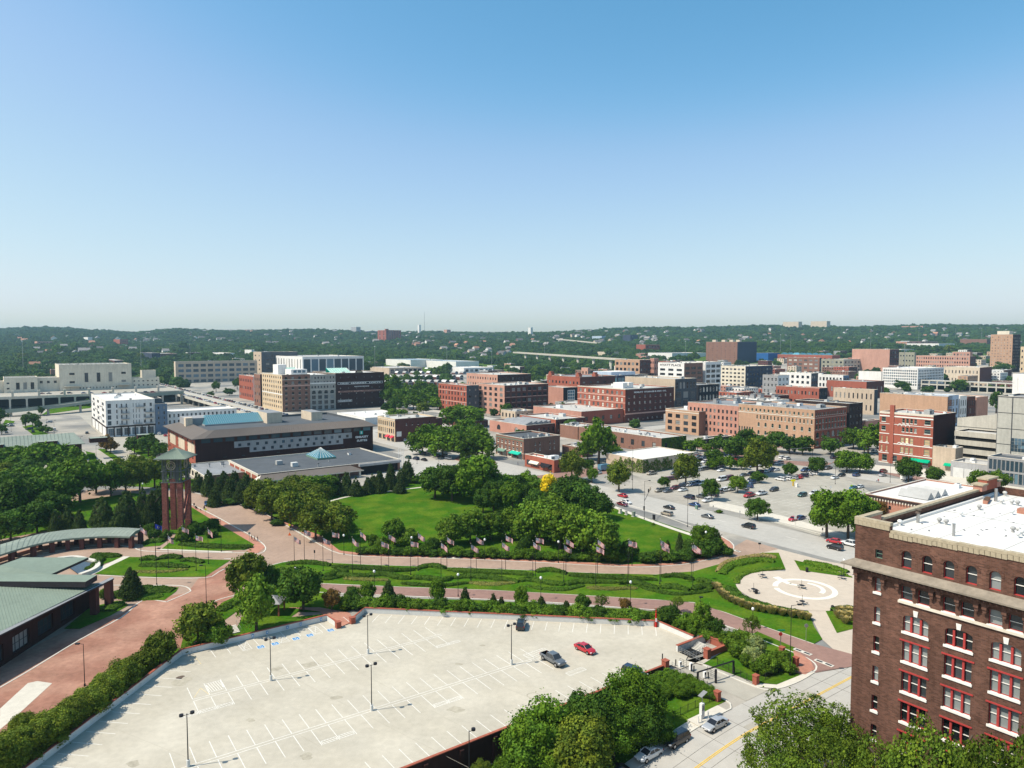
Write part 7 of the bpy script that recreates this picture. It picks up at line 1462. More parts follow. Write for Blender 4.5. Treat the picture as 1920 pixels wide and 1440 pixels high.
for x, y, w_, h_ in ((1500,1492,176,190),(1448,1555,130,190),(1566,1500,90,190),(1650,1675,150,305),(1738,1720,176,390),(1850,1760,176,405),(1935,1800,150,440),(1560,1600,150,240),(1500,1640,160,230),(1790,1800,140,395)): T(x, y, w_, h_, 'honey')
many('green', [(848,802,50,38),(890,800,44,34),(905,860,52,50),(868,862,56,50),(830,858,60,54),(792,852,54,52),(850,845,60,44),(812,838,50,40),(900,832,30,36),(875,822,40,36),(1122,870,62,82),(1102,862,40,40),(1110,905,22,28),(1150,862,36,26)])
many('olive', [(1072,902,46,56),(1160,922,44,56),(1286,908,50,54),(1420,892,56,66),(1440,872,36,40)])
many('dark', [(1378,862,42,44),(1348,850,38,32),(1400,850,44,46),(1455,848,40,40),(1480,850,34,32),(1505,852,40,34),(1425,852,40,36),(1557,852,36,32),(1620,850,30,36),(1652,848,26,60),(1338,868,32,26),(1102,885,24,24),(1245,916,20,22),(1333,938,32,42),(1420,975,40,42),(1532,890,34,34),(1481,896,26,28),(1420,905,26,22),(1703,905,44,46),(1750,908,30,34)])
many('bright', [(1383,924,32,32),(1370,858,26,26),(1326,848,22,16),(870,748+40,60,26),(745,790,40,24),(1382,858,24,20)])
many('green', [(1588,885,44,38),(1612,886,44,36),(1550,1008,60,84),(1590,1010,70,86),(1615,1002,60,66),(1838,918,36,34),(1870,918,40,34),(1885,908,30,24),(1595,975,50,44)])
many('rust', [(1648,965,34,26)]); many('green', [(1628,852,40,54),(1600,842,44,38),(1645,842,30,36),(1335,880,22,20),(1352,878,22,22),(1368,880,24,24),(1390,880,22,20),(1292,850,26,24),(1308,846,24,24)])
many('green', [(736,748,34,44),(728,762,30,40),(752,765,36,36),(775,768,44,34),(800,762,44,34),(752,745,30,28),(770,750,30,26),(790,742,30,28),(812,748,34,26),(805,735,24,16),(820,768,34,24)])
many('dark', [(740,775,30,30),(912,766,20,26),(862,766,16,36),(1060,790,16,20),(960,775,26,24),(975,772,26,18),(1690,732,26,18),(1868,775,22,42),(1800,735,30,24),(1370,727,22,12),(1740,738,24,14),(1880,700,30,20),(685,705,24,28),(714,690,14,12),(500,694,26,16),(520,692,16,14),(288,702,18,26),(405,735,16,20),(445,730,18,20),(430,742,20,14),(395,748,14,14)])
many('bshrub', [(165,762,12,16),(1225,985+0,6,5),(1348,962,14,6)])
def hedge(name, line, wd, h, mat, label, cat='hedge', seed=0, dens=26, group=None, leaf=.16, lump=.18):
 rg = np.random.default_rng(seed); l = smooth_line([U(x, y) for x, y in line], 5); n = len(l); S_ = 9
 V = [];
 for i, q in enumerate(l):
  a = l[max(0, i-1)]; b_ = l[min(n-1, i+1)]; d = (b_-a).normalized(); nn = Vector((-d.y, d.x, 0)); e = math.sin(math.pi*min(1, max(0, (i+.35)/(n-.3))))**.22; lm = 1+lump*math.sin(i*1.9+seed)+.1*math.sin(i*.7+seed*2)
  for k in range(S_): t = math.pi*k/(S_-1); V.append(tuple(q+nn*(math.cos(t)*wd/2*e*lm)+Vector((0,0,(math.sin(t)**.6)*h*e*(.9+.1*lm)+.08))))
 Q = [(i*S_+k, (i+1)*S_+k, (i+1)*S_+k+1, i*S_+k+1) for i in range(n-1) for k in range(S_-1)]; Q += [tuple(range(S_))[:4], tuple(range(3, 9))[:4]]
 V = np.array(V); Qa = np.array(Q); A_ = V[Qa]; nr_ = np.cross(A_[:, 2]-A_[:, 0], A_[:, 3]-A_[:, 1]); ar = np.linalg.norm(nr_, axis=1)/2; nr_ = nr_/(2*ar[:, None]+1e-9); nr_ *= np.sign(nr_[:, 2:3]+.01)
 tot = min(5200, int(ar.sum()*dens)); f = rg.choice(len(Q), tot, p=ar/ar.sum()); u, v = rg.random(tot)[:, None], rg.random(tot)[:, None]
 C = (A_[f, 0]*(1-u)+A_[f, 1]*u)*(1-v)+(A_[f, 3]*(1-u)+A_[f, 2]*u)*v; out = C-V.mean(0); out[:, 2] = abs(out[:, 2])+.4
 nn_ = nr_[f]; sg = np.sign((nn_[:, :2]*out[:, :2]).sum(1))[:, None]; C = C+nn_*rg.uniform(-.02, .09, (tot, 1))
 Lv, Lq = leaves(rg, C, nn_, leaf, .55); o = len(V); V = np.concatenate([V, Lv]); Q2 = np.concatenate([Qa, Lq+o]); lv = np.concatenate([np.full(len(Qa), .4), np.clip(rg.normal(.5, .25, len(Lq)), 0, 1)])
 me = np_mesh('hedge', V, Q2, mat, lv); ob = mk(name, me); tag(ob, label, cat, group); return ob
HR = [("upper", 1.9, .95, 'hedge_leaf', [[(536,1059),(570,1057),(600,1059),(619,1062)], [(622,1064),(660,1067),(700,1069),(745,1072),(778,1070)], [(780,1069),(800,1064),(820,1064),(836,1068)], [(839,1070),(870,1073),(930,1076),(1000,1079)], [(1005,1074),(1030,1071),(1062,1077)], [(1066,1080),(1100,1083),(1150,1086),(1232,1089)], [(1240,1083),(1270,1082),(1301,1089)], [(1305,1091),(1320,1092),(1336,1096)]]),
      ("middle", 2.1, 1.0, 'hedge_leaf', [[(527,1068),(535,1075),(560,1078),(604,1081)], [(607,1082),(625,1079),(632,1073),(652,1073)], [(634,1078),(660,1083),(692,1082)], [(690,1081),(720,1079),(745,1085),(770,1087)], [(772,1085),(800,1087),(830,1090),(848,1085)], [(851,1086),(880,1083),(920,1086),(972,1093)], [(973,1091),(995,1089),(1030,1096),(1057,1098)], [(1060,1098),(1080,1094),(1105,1093),(1155,1094)], [(1158,1096),(1180,1094),(1206,1099),(1234,1106)], [(1238,1104),(1262,1103),(1292,1109)], [(1298,1108),(1318,1102),(1336,1106)]]),
      ("lower", 1.4, .6, 'hedge_leaf', [[(588,1087),(615,1087),(640,1083)], [(752,1095),(780,1098),(830,1100),(880,1094)], [(985,1100),(1020,1106),(1060,1107),(1096,1099)], [(1198,1101),(1230,1110),(1275,1116),(1336,1109)]]),
      ("olive coloured lower", 1.8, .55, 'olive_hedge', [[(645,1086),(675,1088),(728,1089)], [(880,1094),(920,1097),(965,1094)], [(1100,1103),(1140,1106),(1195,1104)]])]
for nm_, wd, h, m_, segs in HR:
 for i, s_ in enumerate(segs):
  hedge('hedge', s_, wd, h, m_, 'clipped %s hedge on the flag island, %s' % (nm_, nth(i, 'left')), 'hedge', seed=i+len(nm_), group='hedges of the flag island' , dens=24)
for i, (s_, wd, h, m_, lb) in enumerate([([(262,1052),(280,1049),(296,1051)],2.4,1.0,'hedge_leaf','rounded hedge at the left end of the circular flag bed'), ([(298,1049),(320,1046),(340,1048)],2.4,1.0,'hedge_leaf','rounded hedge at the back of the circular flag bed'), ([(338,1053),(360,1052),(380,1057)],2.2,.9,'hedge_leaf','rounded hedge at the right end of the circular flag bed'), ([(262,1062),(300,1062),(355,1065)],2.2,.8,'hedge_leaf','front curved hedge of the circular flag bed'), ([(240,1073),(300,1074),(352,1069)],1.6,.5,'olive_hedge','low olive hedge along the front of the circular flag bed'),
  ([(338,1022),(360,1024),(400,1027),(450,1028),(474,1027)],2.6,1.0,'hedge_leaf','long dark hedge on the lawn right of the brick clock tower'), ([(270,1021),(290,1016),(306,1017)],3.2,1.0,'hedge_leaf','small mounded hedge in front of the clock tower'), ([(158,1072),(178,1064),(185,1050),(180,1044),(205,1044),(226,1044)],3.0,1.0,'hedge_leaf','wavy mounded hedge beside the fountain basin'),
  ([(208,1121),(240,1110),(280,1108),(325,1108)],5.5,.7,'hedge_leaf','broad ground-covering hedge in the lower forecourt bed'), ([(232,1124),(275,1121),(305,1118)],3.5,.6,'leaf_green','front strip of planting in the lower forecourt bed'), ([(200,1148),(215,1138),(235,1134)],3.5,.8,'hedge_leaf','small mounded hedge in the shade of the green roofed hall'),
  ([(1352,1078),(1368,1063),(1400,1055),(1430,1052),(1452,1055)],3.2,.9,'leaf_green','curved green shrub row behind the plaza circle'), ([(1345,1074),(1360,1060),(1395,1050),(1430,1045),(1455,1047)],2.0,1.0,'straw','arched band of tall straw coloured grass behind the plaza'), ([(1384,1096),(1382,1088),(1400,1076),(1430,1070),(1468,1067)],1.6,.5,'leaf_bright','low bright green border of the plaza circle'),
  ([(1365,1103),(1390,1125),(1420,1137),(1460,1147),(1500,1152)],3.0,1.1,'leaf_dark','dark shrub row along the front of the plaza circle'), ([(1507,1055),(1530,1060),(1560,1066),(1590,1075)],2.4,.9,'leaf_green','dark hedge in the far right bed of the plaza'), ([(1508,1063),(1540,1070),(1590,1080)],1.2,.5,'leaf_bright','bright green edging in the far right bed of the plaza'), ([(1560,1148),(1580,1146),(1600,1144)],2.0,1.1,'leaf_dark','dark hedge in the near right bed of the plaza'),
  ([(345,1222),(360,1216),(400,1200)],1.6,.6,'hedge_leaf','low hedge by the deck wall under the big round tree'), ([(440,1130),(425,1140),(415,1148)],2.6,.6,'hedge_leaf','small hedge between forecourt brick and steps')]):
 hedge('hedge', s_, wd, h, m_, lb, 'hedge', seed=40+i, dens=24, leaf=.17)
tv = np.random.default_rng(4); n = 260; ang = tv.uniform(0, 6.28, n); rr_ = tv.uniform(.0, .25, n); C = np.stack([np.cos(ang)*rr_, np.sin(ang)*rr_, np.zeros(n)], 1); Tt = C+np.stack([np.cos(ang)*(.25+rr_*1.6), np.sin(ang)*(.25+rr_*1.6), tv.uniform(.8, 1.25, n)], 1)
sd_ = np.stack([-np.sin(ang), np.cos(ang), 0*ang], 1)*.03; Vt = np.stack([C-sd_, C+sd_, Tt+sd_*2.4, Tt-sd_*2.4], 1).reshape(-1, 3)
tuft = np_mesh('grass_tuft', Vt, np.arange(4*n).reshape(n, 4), 'straw', tv.uniform(0, 1, n))
TL_ = smooth_line([U(x, y) for x, y in ((1342,1104),(1360,1124),(1400,1142),(1450,1152),(1513,1163))], 8); tot_ = 19
for i in range(tot_):
 q = TL_[int(i*(len(TL_)-1)/(tot_-1))]; o = mk('grass_tuft', tuft, None, (q.x, q.y, .12), i*1.7, (1.3, 1.3, 1.15+.2*(i % 3)/2)); tag(o, 'straw coloured ornamental grass tuft, %s in the arc below the plaza' % nth(i, 'left'), 'grass tuft', 'grass tufts in an arc below the plaza')
for i, (x, y) in enumerate(((1572,1160),(1580,1163),(1588,1160),(1596,1164),(1584,1170),(1575,1152),(1590,1152))):
 q = U(x, y); o = mk('grass_tuft', tuft, None, (q.x, q.y, .12), i, (1.4,1.4,1.3)); tag(o, 'straw coloured grass tuft in the near right plaza bed, %s across' % ORD[i] if i else 'leftmost straw coloured grass tuft in the near right plaza bed', 'grass tuft', 'grass tufts in the near right plaza bed')
def free(q, m):
 for x, y, _, r in LAND:
  if (q.x-x)**2+(q.y-y)**2 < (r+m)**2: return False
 for x, y, r in HOUSES:
  if abs(q.x-x) < r*.8 and -r*2.2 < q.y-y < r*.8: return False
 return True
def clear(q, m=2.5):
 b0, a0 = q.dot(B), q.dot(A); return not any(r[0]-m < b0 < r[0]+r[2]+m and r[1]-m < a0 < r[1]+r[3]+m for r in RECT)
cnt = 0; rr = random.Random(22); k = 0
pts_, scs = [], []
while cnt < 190 and k < 3500:
 k += 1; px, py = rr.choice(((rr.uniform(850,1620), rr.uniform(705,835)), (rr.uniform(700,1000), rr.uniform(715,790)), (rr.uniform(0,720), rr.uniform(700,730)), (rr.uniform(1180,1900), rr.uniform(680,740))))
 q = U(px, py)
 if not clear(q) or (1290 < px and py > 825) or (330 < px < 700 and py > 722): continue
 r_ = rr.uniform(3.2, 5.6); cnt += 1
 if cnt < 75 and q.y < 700: T(px, py, 2*r_*F/q.y, 2.1*r_*F/q.y, rr.choice(('green','dark','green','olive')), q=q)
 else: pts_.append((q.x, q.y, q.z+r_*.9)); scs.append(r_)
cnt = 0; rr = random.Random(21); k = 0
while cnt < 26 and k < 900:
 k += 1; px = rr.uniform(0, 1900); py = rr.uniform(650, 700)
 if px > 1250 and py > 690: continue
 if px > 1150 and rr.random() < .5: continue
 q = G(px, py)
 if not clear(q) or (370 < px < 690 and py > 680): continue
 T(px, py, rr.uniform(13, 22), rr.uniform(13, 19), rr.choice(('green','dark','dark','olive')), q=q); cnt += 1
d = 930.0; rr = random.Random(77)
while d < 4100:
 d *= 1.0068; st = 12.5+d*.0026; x = -d*.80
 while x < d*.80:
  x += st*rr.uniform(.7, 1.35); y = d+rr.uniform(-6, 6); px = 960+F*x/y; py = 642+F*(H0-terr(x, y))/y
  if px < 350: pr = .9 if d > 1150 else .25
  elif px < 700: pr = .97 if d > 1420 else .0
  elif px < 950: pr = .93 if d > 1560 else .03
  elif px < 1240: pr = .86 if d > 1350 else .10
  else: pr = .90 if d > 2050 else (.42 if d > 1650 else .05)
  if d < 1500 and 960 < px < 1090 and d > 1150: pr = .28
  cl = math.sin(x*.011+2)*math.sin(y*.013)+.5*math.sin(x*.029-y*.017)
  if cl > .95: pr *= .25
  if rr.random() > pr: continue
  q = Vector((x, y, 0))
  if d < 2600 and not (clear(q, 5) and free(q, -60)): continue
  if 2600 <= d and any(abs(x-h_[0]) < h_[2]*.7 and -h_[2]*2.6 < y-h_[1] < h_[2]*.6 for h_ in HOUSES): continue
  pts_.append((x, y, terr(x, y)+3.2)); scs.append(rr.uniform(5.0, 9.2)*(1+max(0, d-2500)/5000)*(1.4 if rr.random() < .12 else 1))
me = bpy.data.meshes.new('woods'); me.from_pydata(pts_, [], []); at = me.attributes.new('sc', 'FLOAT', 'POINT'); at.data.foreach_set('value', scs)
wd_ = mk('woods', me); wd_['kind'] = 'stuff'; wd_['label'] = 'dense green woods covering the far hills'
ng = bpy.data.node_groups.new('woods', 'GeometryNodeTree'); ng.interface.new_socket('Geometry', in_out='INPUT', socket_type='NodeSocketGeometry'); ng.interface.new_socket('Geometry', in_out='OUTPUT', socket_type='NodeSocketGeometry')
N = ng.nodes; Lk = ng.links.new; gi = N.new('NodeGroupInput'); go = N.new('NodeGroupOutput')
def crown_nodes(seed, mat):
 ic = N.new('GeometryNodeMeshIcoSphere'); ic.inputs['Radius'].default_value = 1; ic.inputs['Subdivisions'].default_value = 4
 nz = N.new('ShaderNodeTexNoise'); nz.noise_dimensions = '4D'; nz.inputs['W'].default_value = seed; nz.inputs['Scale'].default_value = 2.1; nz.inputs['Detail'].default_value = 5; nz.inputs['Roughness'].default_value = .75
 mr = N.new('ShaderNodeMapRange'); mr.inputs[1].default_value = .3; mr.inputs[2].default_value = .7; mr.inputs[3].default_value = -.6; mr.inputs[4].default_value = .5; Lk(nz.outputs[0], mr.inputs[0])
 nm = N.new('GeometryNodeInputNormal'); vs = N.new('ShaderNodeVectorMath'); vs.operation = 'SCALE'; Lk(nm.outputs[0], vs.inputs[0]); Lk(mr.outputs[0], vs.inputs['Scale'])
 sp_ = N.new('GeometryNodeSetPosition'); Lk(ic.outputs[0], sp_.inputs['Geometry']); Lk(vs.outputs[0], sp_.inputs['Offset'])
 tr = N.new('GeometryNodeTransform'); Lk(sp_.outputs[0], tr.inputs['Geometry']); tr.inputs['Scale'].default_value = (1, 1, .82)
 sm_ = N.new('GeometryNodeSetMaterial'); Lk(tr.outputs[0], sm_.inputs['Geometry']); sm_.inputs['Material'].default_value = MATS[mat]; return sm_.outputs[0]
gx = N.new('GeometryNodeGeometryToInstance')
for sd_, m_ in ((1,'leaf_far'),(2,'leaf_green'),(3,'leaf_far'),(4,'leaf_far'),(5,'leaf_dark')): Lk(crown_nodes(sd_, m_), gx.inputs[0])
ip = N.new('GeometryNodeInstanceOnPoints'); Lk(gi.outputs[0], ip.inputs['Points']); Lk(gx.outputs[0], ip.inputs['Instance']); ip.inputs['Pick Instance'].default_value = True
rv = N.new('FunctionNodeRandomValue'); rv.data_type = 'FLOAT_VECTOR'; rv.inputs[0].default_value = (-.2,-.2,0); rv.inputs[1].default_value = (.2,.2,6.28); Lk(rv.outputs[0], ip.inputs['Rotation'])
na = N.new('GeometryNodeInputNamedAttribute'); na.data_type = 'FLOAT'; na.inputs[0].default_value = 'sc'; Lk(na.outputs[0], ip.inputs['Scale'])
Lk(ip.outputs[0], go.inputs[0]); md = wd_.modifiers.new('woods', 'NODES'); md.node_group = ng
print('woods', len(pts_), 'trees', len(TREES))
for b, fl_ in ((IVY, (('L', 0, .62, 1.0), ('R', .0, .55, .95), ('R', .70, 1.0, .7))), (IVY2, (('R', .35, 1.0, 1.0),))):
 rg = np.random.default_rng(5); Vs, Qs, o_ = [], [], 0
 for face, u0, u1, hh in fl_:
  LL = b.D if face == 'L' else b.W; n = int(LL*(u1-u0)*b.H*16); u = rg.uniform(u0, u1, n)*LL; z = rg.random(n)**.8*b.H*hh; edge = np.sin(u*.9)*.9+np.sin(u*2.3+1)*.6; keep = z < b.H*hh+edge-.9; u, z = u[keep], z[keep]; n = len(u)
  bul = .12+.22*(1+np.sin(u*1.7+z*2.1)); C = np.stack([u, -bul*rg.uniform(.3, 1, n), z], 1) if face == 'R' else np.stack([-bul*rg.uniform(.3, 1, n), u, z], 1)
  nn = np.tile(np.array([[0, -1, .4]] if face == 'R' else [[-1, 0, .4]], float), (n, 1)); V, Q = leaves(rg, C, nn, .22, .5); Vs.append(V); Qs.append(Q+o_); o_ += len(V)
 V = np.concatenate(Vs); Q = np.concatenate(Qs); mk('ivy', np_mesh('ivy', V, Q, 'ivy', rg.random(len(Q))), b.r)
# ================================================================== VEHICLES
CARC = dict(white=(.72,.72,.70), silver=(.42,.43,.44), grey=(.14,.15,.16), black=(.012,.012,.014), red=(.42,.012,.02), maroon=(.14,.012,.018), blue=(.02,.06,.17), lightblue=(.10,.25,.36), green=(.03,.09,.07), tan=(.36,.32,.25), darkblue=(.012,.02,.05), teal=(.03,.15,.20))
for n_, c_ in CARC.items(): M('car_'+n_, c_, .28, n1=0, n2=0, metal=.25 if n_ in ('silver','grey','blue') else 0, spec=.6, coat=.6)
glass_mat('car_glass', (.012,.014,.017), (.02,.025,.03), .5); M('tyre', (.018,.018,.018), .9, n1=0, n2=0); M('rim', (.45,.45,.46), .3, metal=.8, n1=0, n2=0); M('head_lamp', (.75,.77,.8), .15, n1=0, n2=0); M('tail_lamp', (.35,.01,.01), .25, n1=0, n2=0)
CT_ = dict(sedan=dict(L=4.75,W=1.82,st=[(-2.37,.66,.42,.78),(-2.28,.80,.30,.94),(-1.6,.90,.24,1.02),(-.6,.91,.22,.98),(.6,.91,.22,.97),(1.1,.90,.24,.95),(1.9,.86,.26,.84),(2.25,.76,.30,.70),(2.37,.60,.40,.58)], g=(-1.75,1.12,-1.0,.30,.95,1.43), wb=1.42, wr=.33),
           suv=dict(L=4.7,W=1.88,st=[(-2.35,.80,.45,1.0),(-2.28,.90,.36,1.12),(-1.4,.94,.30,1.14),(0,.94,.30,1.10),(.9,.94,.30,1.08),(1.7,.90,.32,1.0),(2.2,.82,.36,.90),(2.35,.68,.45,.72)], g=(-2.28,1.18,-2.02,.42,1.08,1.72), wb=1.38, wr=.37),
           pickup=dict(L=5.8,W=2.0,st=[(-2.9,.90,.55,1.08),(-2.85,.96,.48,1.14),(-1.0,.98,.42,1.16),(.3,.98,.40,1.18),(1.2,.98,.42,1.18),(2.3,.96,.44,1.14),(2.75,.90,.45,1.05),(2.9,.80,.5,.85)], g=(-1.05,1.45,-.85,.75,1.16,1.88), wb=1.85, wr=.42, bed=1),
           van=dict(L=5.3,W=1.98,st=[(-2.65,.95,.45,1.25),(-2.6,.98,.38,1.3),(0,.99,.34,1.3),(1.5,.98,.34,1.25),(2.3,.92,.36,1.05),(2.62,.8,.45,.85)], g=(-2.62,1.75,-2.52,1.0,1.27,2.15), wb=1.6, wr=.36))
def car_body(mb, c, paint):
 rows = []
 for x, hw, zb, zt in c['st']: rows.append([(x,-hw*.82,zb),(x,-hw,zb+.14),(x,-hw,zb+(zt-zb)*.62),(x,-hw*.94,zt-.05),(x,-hw*.78,zt),(x,hw*.78,zt),(x,hw*.94,zt-.05),(x,hw,zb+(zt-zb)*.62),(x,hw,zb+.14),(x,hw*.82,zb)])
 n = 10; vs = [v for r_ in rows for v in r_]; fs = [(i*n+k, (i+1)*n+k, (i+1)*n+(k+1) % n, i*n+(k+1) % n) for i in range(len(rows)-1) for k in range(n)]
 fs = [f[::-1] for f in fs]; fs += [tuple(range(n))[::-1], tuple(len(vs)-n+k for k in range(n))]
 if c.get('bed'):
  fs2 = []
  for f in fs:
   xs_ = [vs[i][0] for i in f]; zs_ = [vs[i][2] for i in f]; ys_ = [abs(vs[i][1]) for i in f]
   if len(f) == 4 and max(xs_) <= .31 and min(zs_) > 1.05 and max(ys_) < .78 and min(xs_) > -2.87 and max(xs_) <= -1.0: continue
   fs2.append(f)
  fs = fs2; mb.add([(-2.8,-.74,.62),(-1.08,-.74,.62),(-1.08,.74,.62),(-2.8,.74,.62),(-2.8,-.74,1.15),(-1.08,-.74,1.15),(-1.08,.74,1.15),(-2.8,.74,1.15)], [(0,1,2,3),(0,4,5,1),(2,6,7,3),(3,7,4,0),(1,5,6,2)], 'black')
 mb.add(vs, fs, paint)
def car_glasshouse(c, out, part):
 x0, x1, x2, x3, zb, zt = c['g']; hw = c['W']/2*.90; hr = hw*.80
 B_ = [(x0,-hw,zb),(x1,-hw*.95,zb),(x1,hw*.95,zb),(x0,hw,zb)]; T_ = [(x2,-hr,zt-.04),(x3,-hr,zt),(x3,hr,zt),(x2,hr,zt-.04)]
 if part == 'glass': out.add([*B_, *T_], [(0,1,5,4),(1,2,6,5),(2,3,7,6),(3,0,4,7)], 'car_glass')
def car_roof(c, out, paint):
 x0, x1, x2, x3, zb, zt = c['g']; hw = c['W']/2*.90; hr = hw*.80
 out.add([(x2-.05,-hr-.02,zt-.05),(x3+.05,-hr-.02,zt-.02),(x3+.05,hr+.02,zt-.02),(x2-.05,hr+.02,zt-.05),(x2+.1,-hr*.85,zt+.035),(x3-.1,-hr*.85,zt+.05),(x3-.1,hr*.85,zt+.05),(x2+.1,hr*.85,zt+.035)], [(0,1,5,4),(1,2,6,5),(2,3,7,6),(3,0,4,7),(4,5,6,7)], paint)
 for s in (-1, 1):
  out.tube((x0,s*hw*1.0,zb), (x2,s*hr*1.02,zt-.02), .055, .045, paint, 4, False); out.tube((x1,s*hw*.96,zb), (x3,s*hr*1.02,zt), .05, .045, paint, 4, False)
  xm = (x0+x1)/2-.1; out.tube((xm,s*hw*.995,zb), ((x2+x3)/2,s*hr*1.01,zt), .045, .04, paint, 4, False)
def car_full(kind):
 c = CT_[kind]; r = empty('parked_car', (0,0,0)); mb = MB(); car_body(mb, c, 'car_white'); o = mb.obj('body', r, smooth=False); bv = None
 for p_ in o.data.polygons: p_.use_smooth = False
 mb = MB(); car_glasshouse(c, mb, 'glass'); mb.obj('windows', r)
 mb = MB(); car_roof(c, mb, 'car_white'); mb.obj('roof', r)
 for sx in (-1, 1):
  for sy in (-1, 1):
   y = sy*(c['W']/2-.02); x = sx*c['wb']; mb = MB(); mb.tube((x,y-sy*.24,c['wr']), (x,y+sy*.02,c['wr']), c['wr'], c['wr'], 'tyre', 14)
   wobj = mb.obj('wheel', r); mb = MB(); mb.tube((x,y+sy*.0,c['wr']), (x,y+sy*.035,c['wr']), c['wr']*.64, c['wr']*.6, 'rim', 12); mb.obj('rim', wobj)
   mb = MB(); mb.tube((x,y-sy*.1,c['wr']+.02), (x,y+sy*.008,c['wr']+.02), c['wr']*1.17, c['wr']*1.17, 'black', 14); mb.obj('wheel_arch', r)
 f = c['st'][-2]; b_ = c['st'][1]
 for sy in (-1, 1):
  mb = MB(); mb.box(f[0]-.12, f[0]+.10, sy*f[1]*.86-.14, sy*f[1]*.86+.14, f[3]-.16, f[3]-.02, 'head_lamp'); mb.obj('headlight', r)
  mb = MB(); mb.box(b_[0]-.06, b_[0]+.12, sy*b_[1]*.85-.13, sy*b_[1]*.85+.13, b_[3]-.24, b_[3]-.06, 'tail_lamp'); mb.obj('taillight', r)
  mb = MB(); mb.box(c['g'][1]-.45, c['g'][1]-.28, sy*(c['W']/2+.02)-.1, sy*(c['W']/2+.02)+.1, c['g'][4]+.02, c['g'][4]+.16, 'car_white'); mb.obj('mirror', r)
 mb = MB(); mb.box(f[0]+.0, f[0]+.13, -.5, .5, f[2]+.12, f[3]-.2, 'black' if kind != 'pickup' else 'rim'); mb.box(f[0]+.1, f[0]+.14, -.22, .22, f[2]+.1, f[2]+.2, 'white_paint'); mb.obj('grille', r)
 remember(r); return r
def car_far(kind):
 c = CT_[kind]; mb = MB(); car_body(mb, c, 'car_white'); car_roof(c, mb, 'car_white'); car_glasshouse(c, mb, 'glass')
 for sx in (-1, 1):
  for sy in (-1, 1): y = sy*(c['W']/2-.02); x = sx*c['wb']; mb.tube((x,y-sy*.24,c['wr']), (x,y+sy*.025,c['wr']), c['wr'], c['wr'], 'tyre', 9); mb.tube((x,y+sy*.026,c['wr']), (x,y+sy*.03,c['wr']), c['wr']*.6, c['wr']*.6, 'rim', 7)
 f = c['st'][-2]; b_ = c['st'][1]
 for sy in (-1, 1): mb.box(f[0]-.1, f[0]+.1, sy*f[1]*.86-.13, sy*f[1]*.86+.13, f[3]-.16, f[3]-.03, 'head_lamp'); mb.box(b_[0]-.06, b_[0]+.1, sy*b_[1]*.85-.12, sy*b_[1]*.85+.12, b_[3]-.24, b_[3]-.06, 'tail_lamp')
 return mb.mesh('car')
PROTO = {}; FARM = {}
def repaint(o, col):
 if o.type == 'MESH':
  for s_ in o.material_slots:
   if s_.material and s_.material.name == 'car_white': s_.link = 'OBJECT'; s_.material = MATS['car_'+col]
 for ch in o.children: repaint(ch, col)
CARS = []
def car(px, py, kind, col, rz, lod=0, label=None, group=None, p=None, name=None):
 q = p or G(px, py); nm_ = name or dict(sedan='parked_car', suv='parked_suv', pickup='pickup_truck', van='parked_van')[kind]
 if lod == 0:
  if kind not in PROTO: r = PROTO[kind] = car_full(kind)
  else: r = copy_tree(PROTO[kind], None)
  r.location = q; r.rotation_euler = (0,0,rz); bpy.context.view_layer.update();
  for ch in list(r.children): pass
  KC.append((r, col)); r.name = nm_
 else:
  if kind not in FARM: FARM[kind] = car_far(kind)
  r = mk(nm_, FARM[kind], None, q, rz); repaint(r, col)
 CARS.append([r, kind, col, q, label, group]);
 if label: tag(r, label, dict(sedan='car', suv='suv', pickup='pickup truck', van='van')[kind], group)
 return r
KC = []
aA, aB = math.atan2(A.y, A.x), math.atan2(B.y, B.x)
zc = DZ+.01
def dk(px, py): return U(px, py, zc)
car(0,0,'suv','black',math.radians(84),label='black suv parked nose in at the far wall of the rooftop deck',p=dk(977,1176))
car(0,0,'pickup','grey',aA+math.pi,label='dark grey crew cab pickup truck with chrome nose parked on the deck',p=dk(1037,1242))
car(0,0,'sedan','red',aA+math.pi+.06,label='bright red sedan parked behind the pickup on the deck',p=dk(1097,1221))
car(0,0,'suv','darkblue',aA+math.pi+.2,label='dark hatchback partly hidden by a tree at the near wall of the deck',p=dk(1190,1268))
car(1341,1364,'sedan','silver',aB+math.pi,label='silver sedan parked at the kerb beside the pay kiosk')
car(1268,1394,'suv','black',aB+math.pi,label='black suv parked at the kerb between the silver and the white sedan')
car(1217,1420,'sedan','white',aB+math.pi,label='white sedan with sunroof parked at the kerb in front of the trees')
car(1152,1456,'sedan','black',aB+math.pi,label='dark car at the bottom edge under the tree cluster')
for x, y, k_, c_, r_, lb in ((388,947,'sedan','blue',aA+math.pi-.2,'dark blue car driving down the brick road right of the clock tower'), (1167,932,'sedan','red',aA,'red sedan in the wide street left of the traffic light mast'), (1167,948,'sedan','maroon',aA+math.pi,'dark red sedan waiting in front of the traffic light mast, before a white car'), (1174,944,'sedan','white',aA+math.pi,'white sedan half hidden behind the dark red one in the wide street'), (1254,954,'sedan','black',aA,'black sedan in the wide street right of the traffic light mast'), (1250,966,'suv','tan',aA,'tan silver hatchback below the black sedan in the wide street'),
  (1326,971,'sedan','grey',aA,'dark grey sedan driving in the wide street beside the car park exit'), (1403,990,'suv','black',aA,'black suv driving in the wide street below the lone round tree'), (1565,1030,'suv','black',aA,'black suv parked by the shady trees next to the brown warehouse'), (1564,1018,'sedan','red',aA+.2,'bright red low car behind the black suv next to the brown warehouse'), (1595,1024,'pickup','white',aA,'white pickup half hidden by the corner of the brown warehouse')):
 car(x, y, k_, c_, r_, 0 if y > 925 and x != 0 else 1, lb)
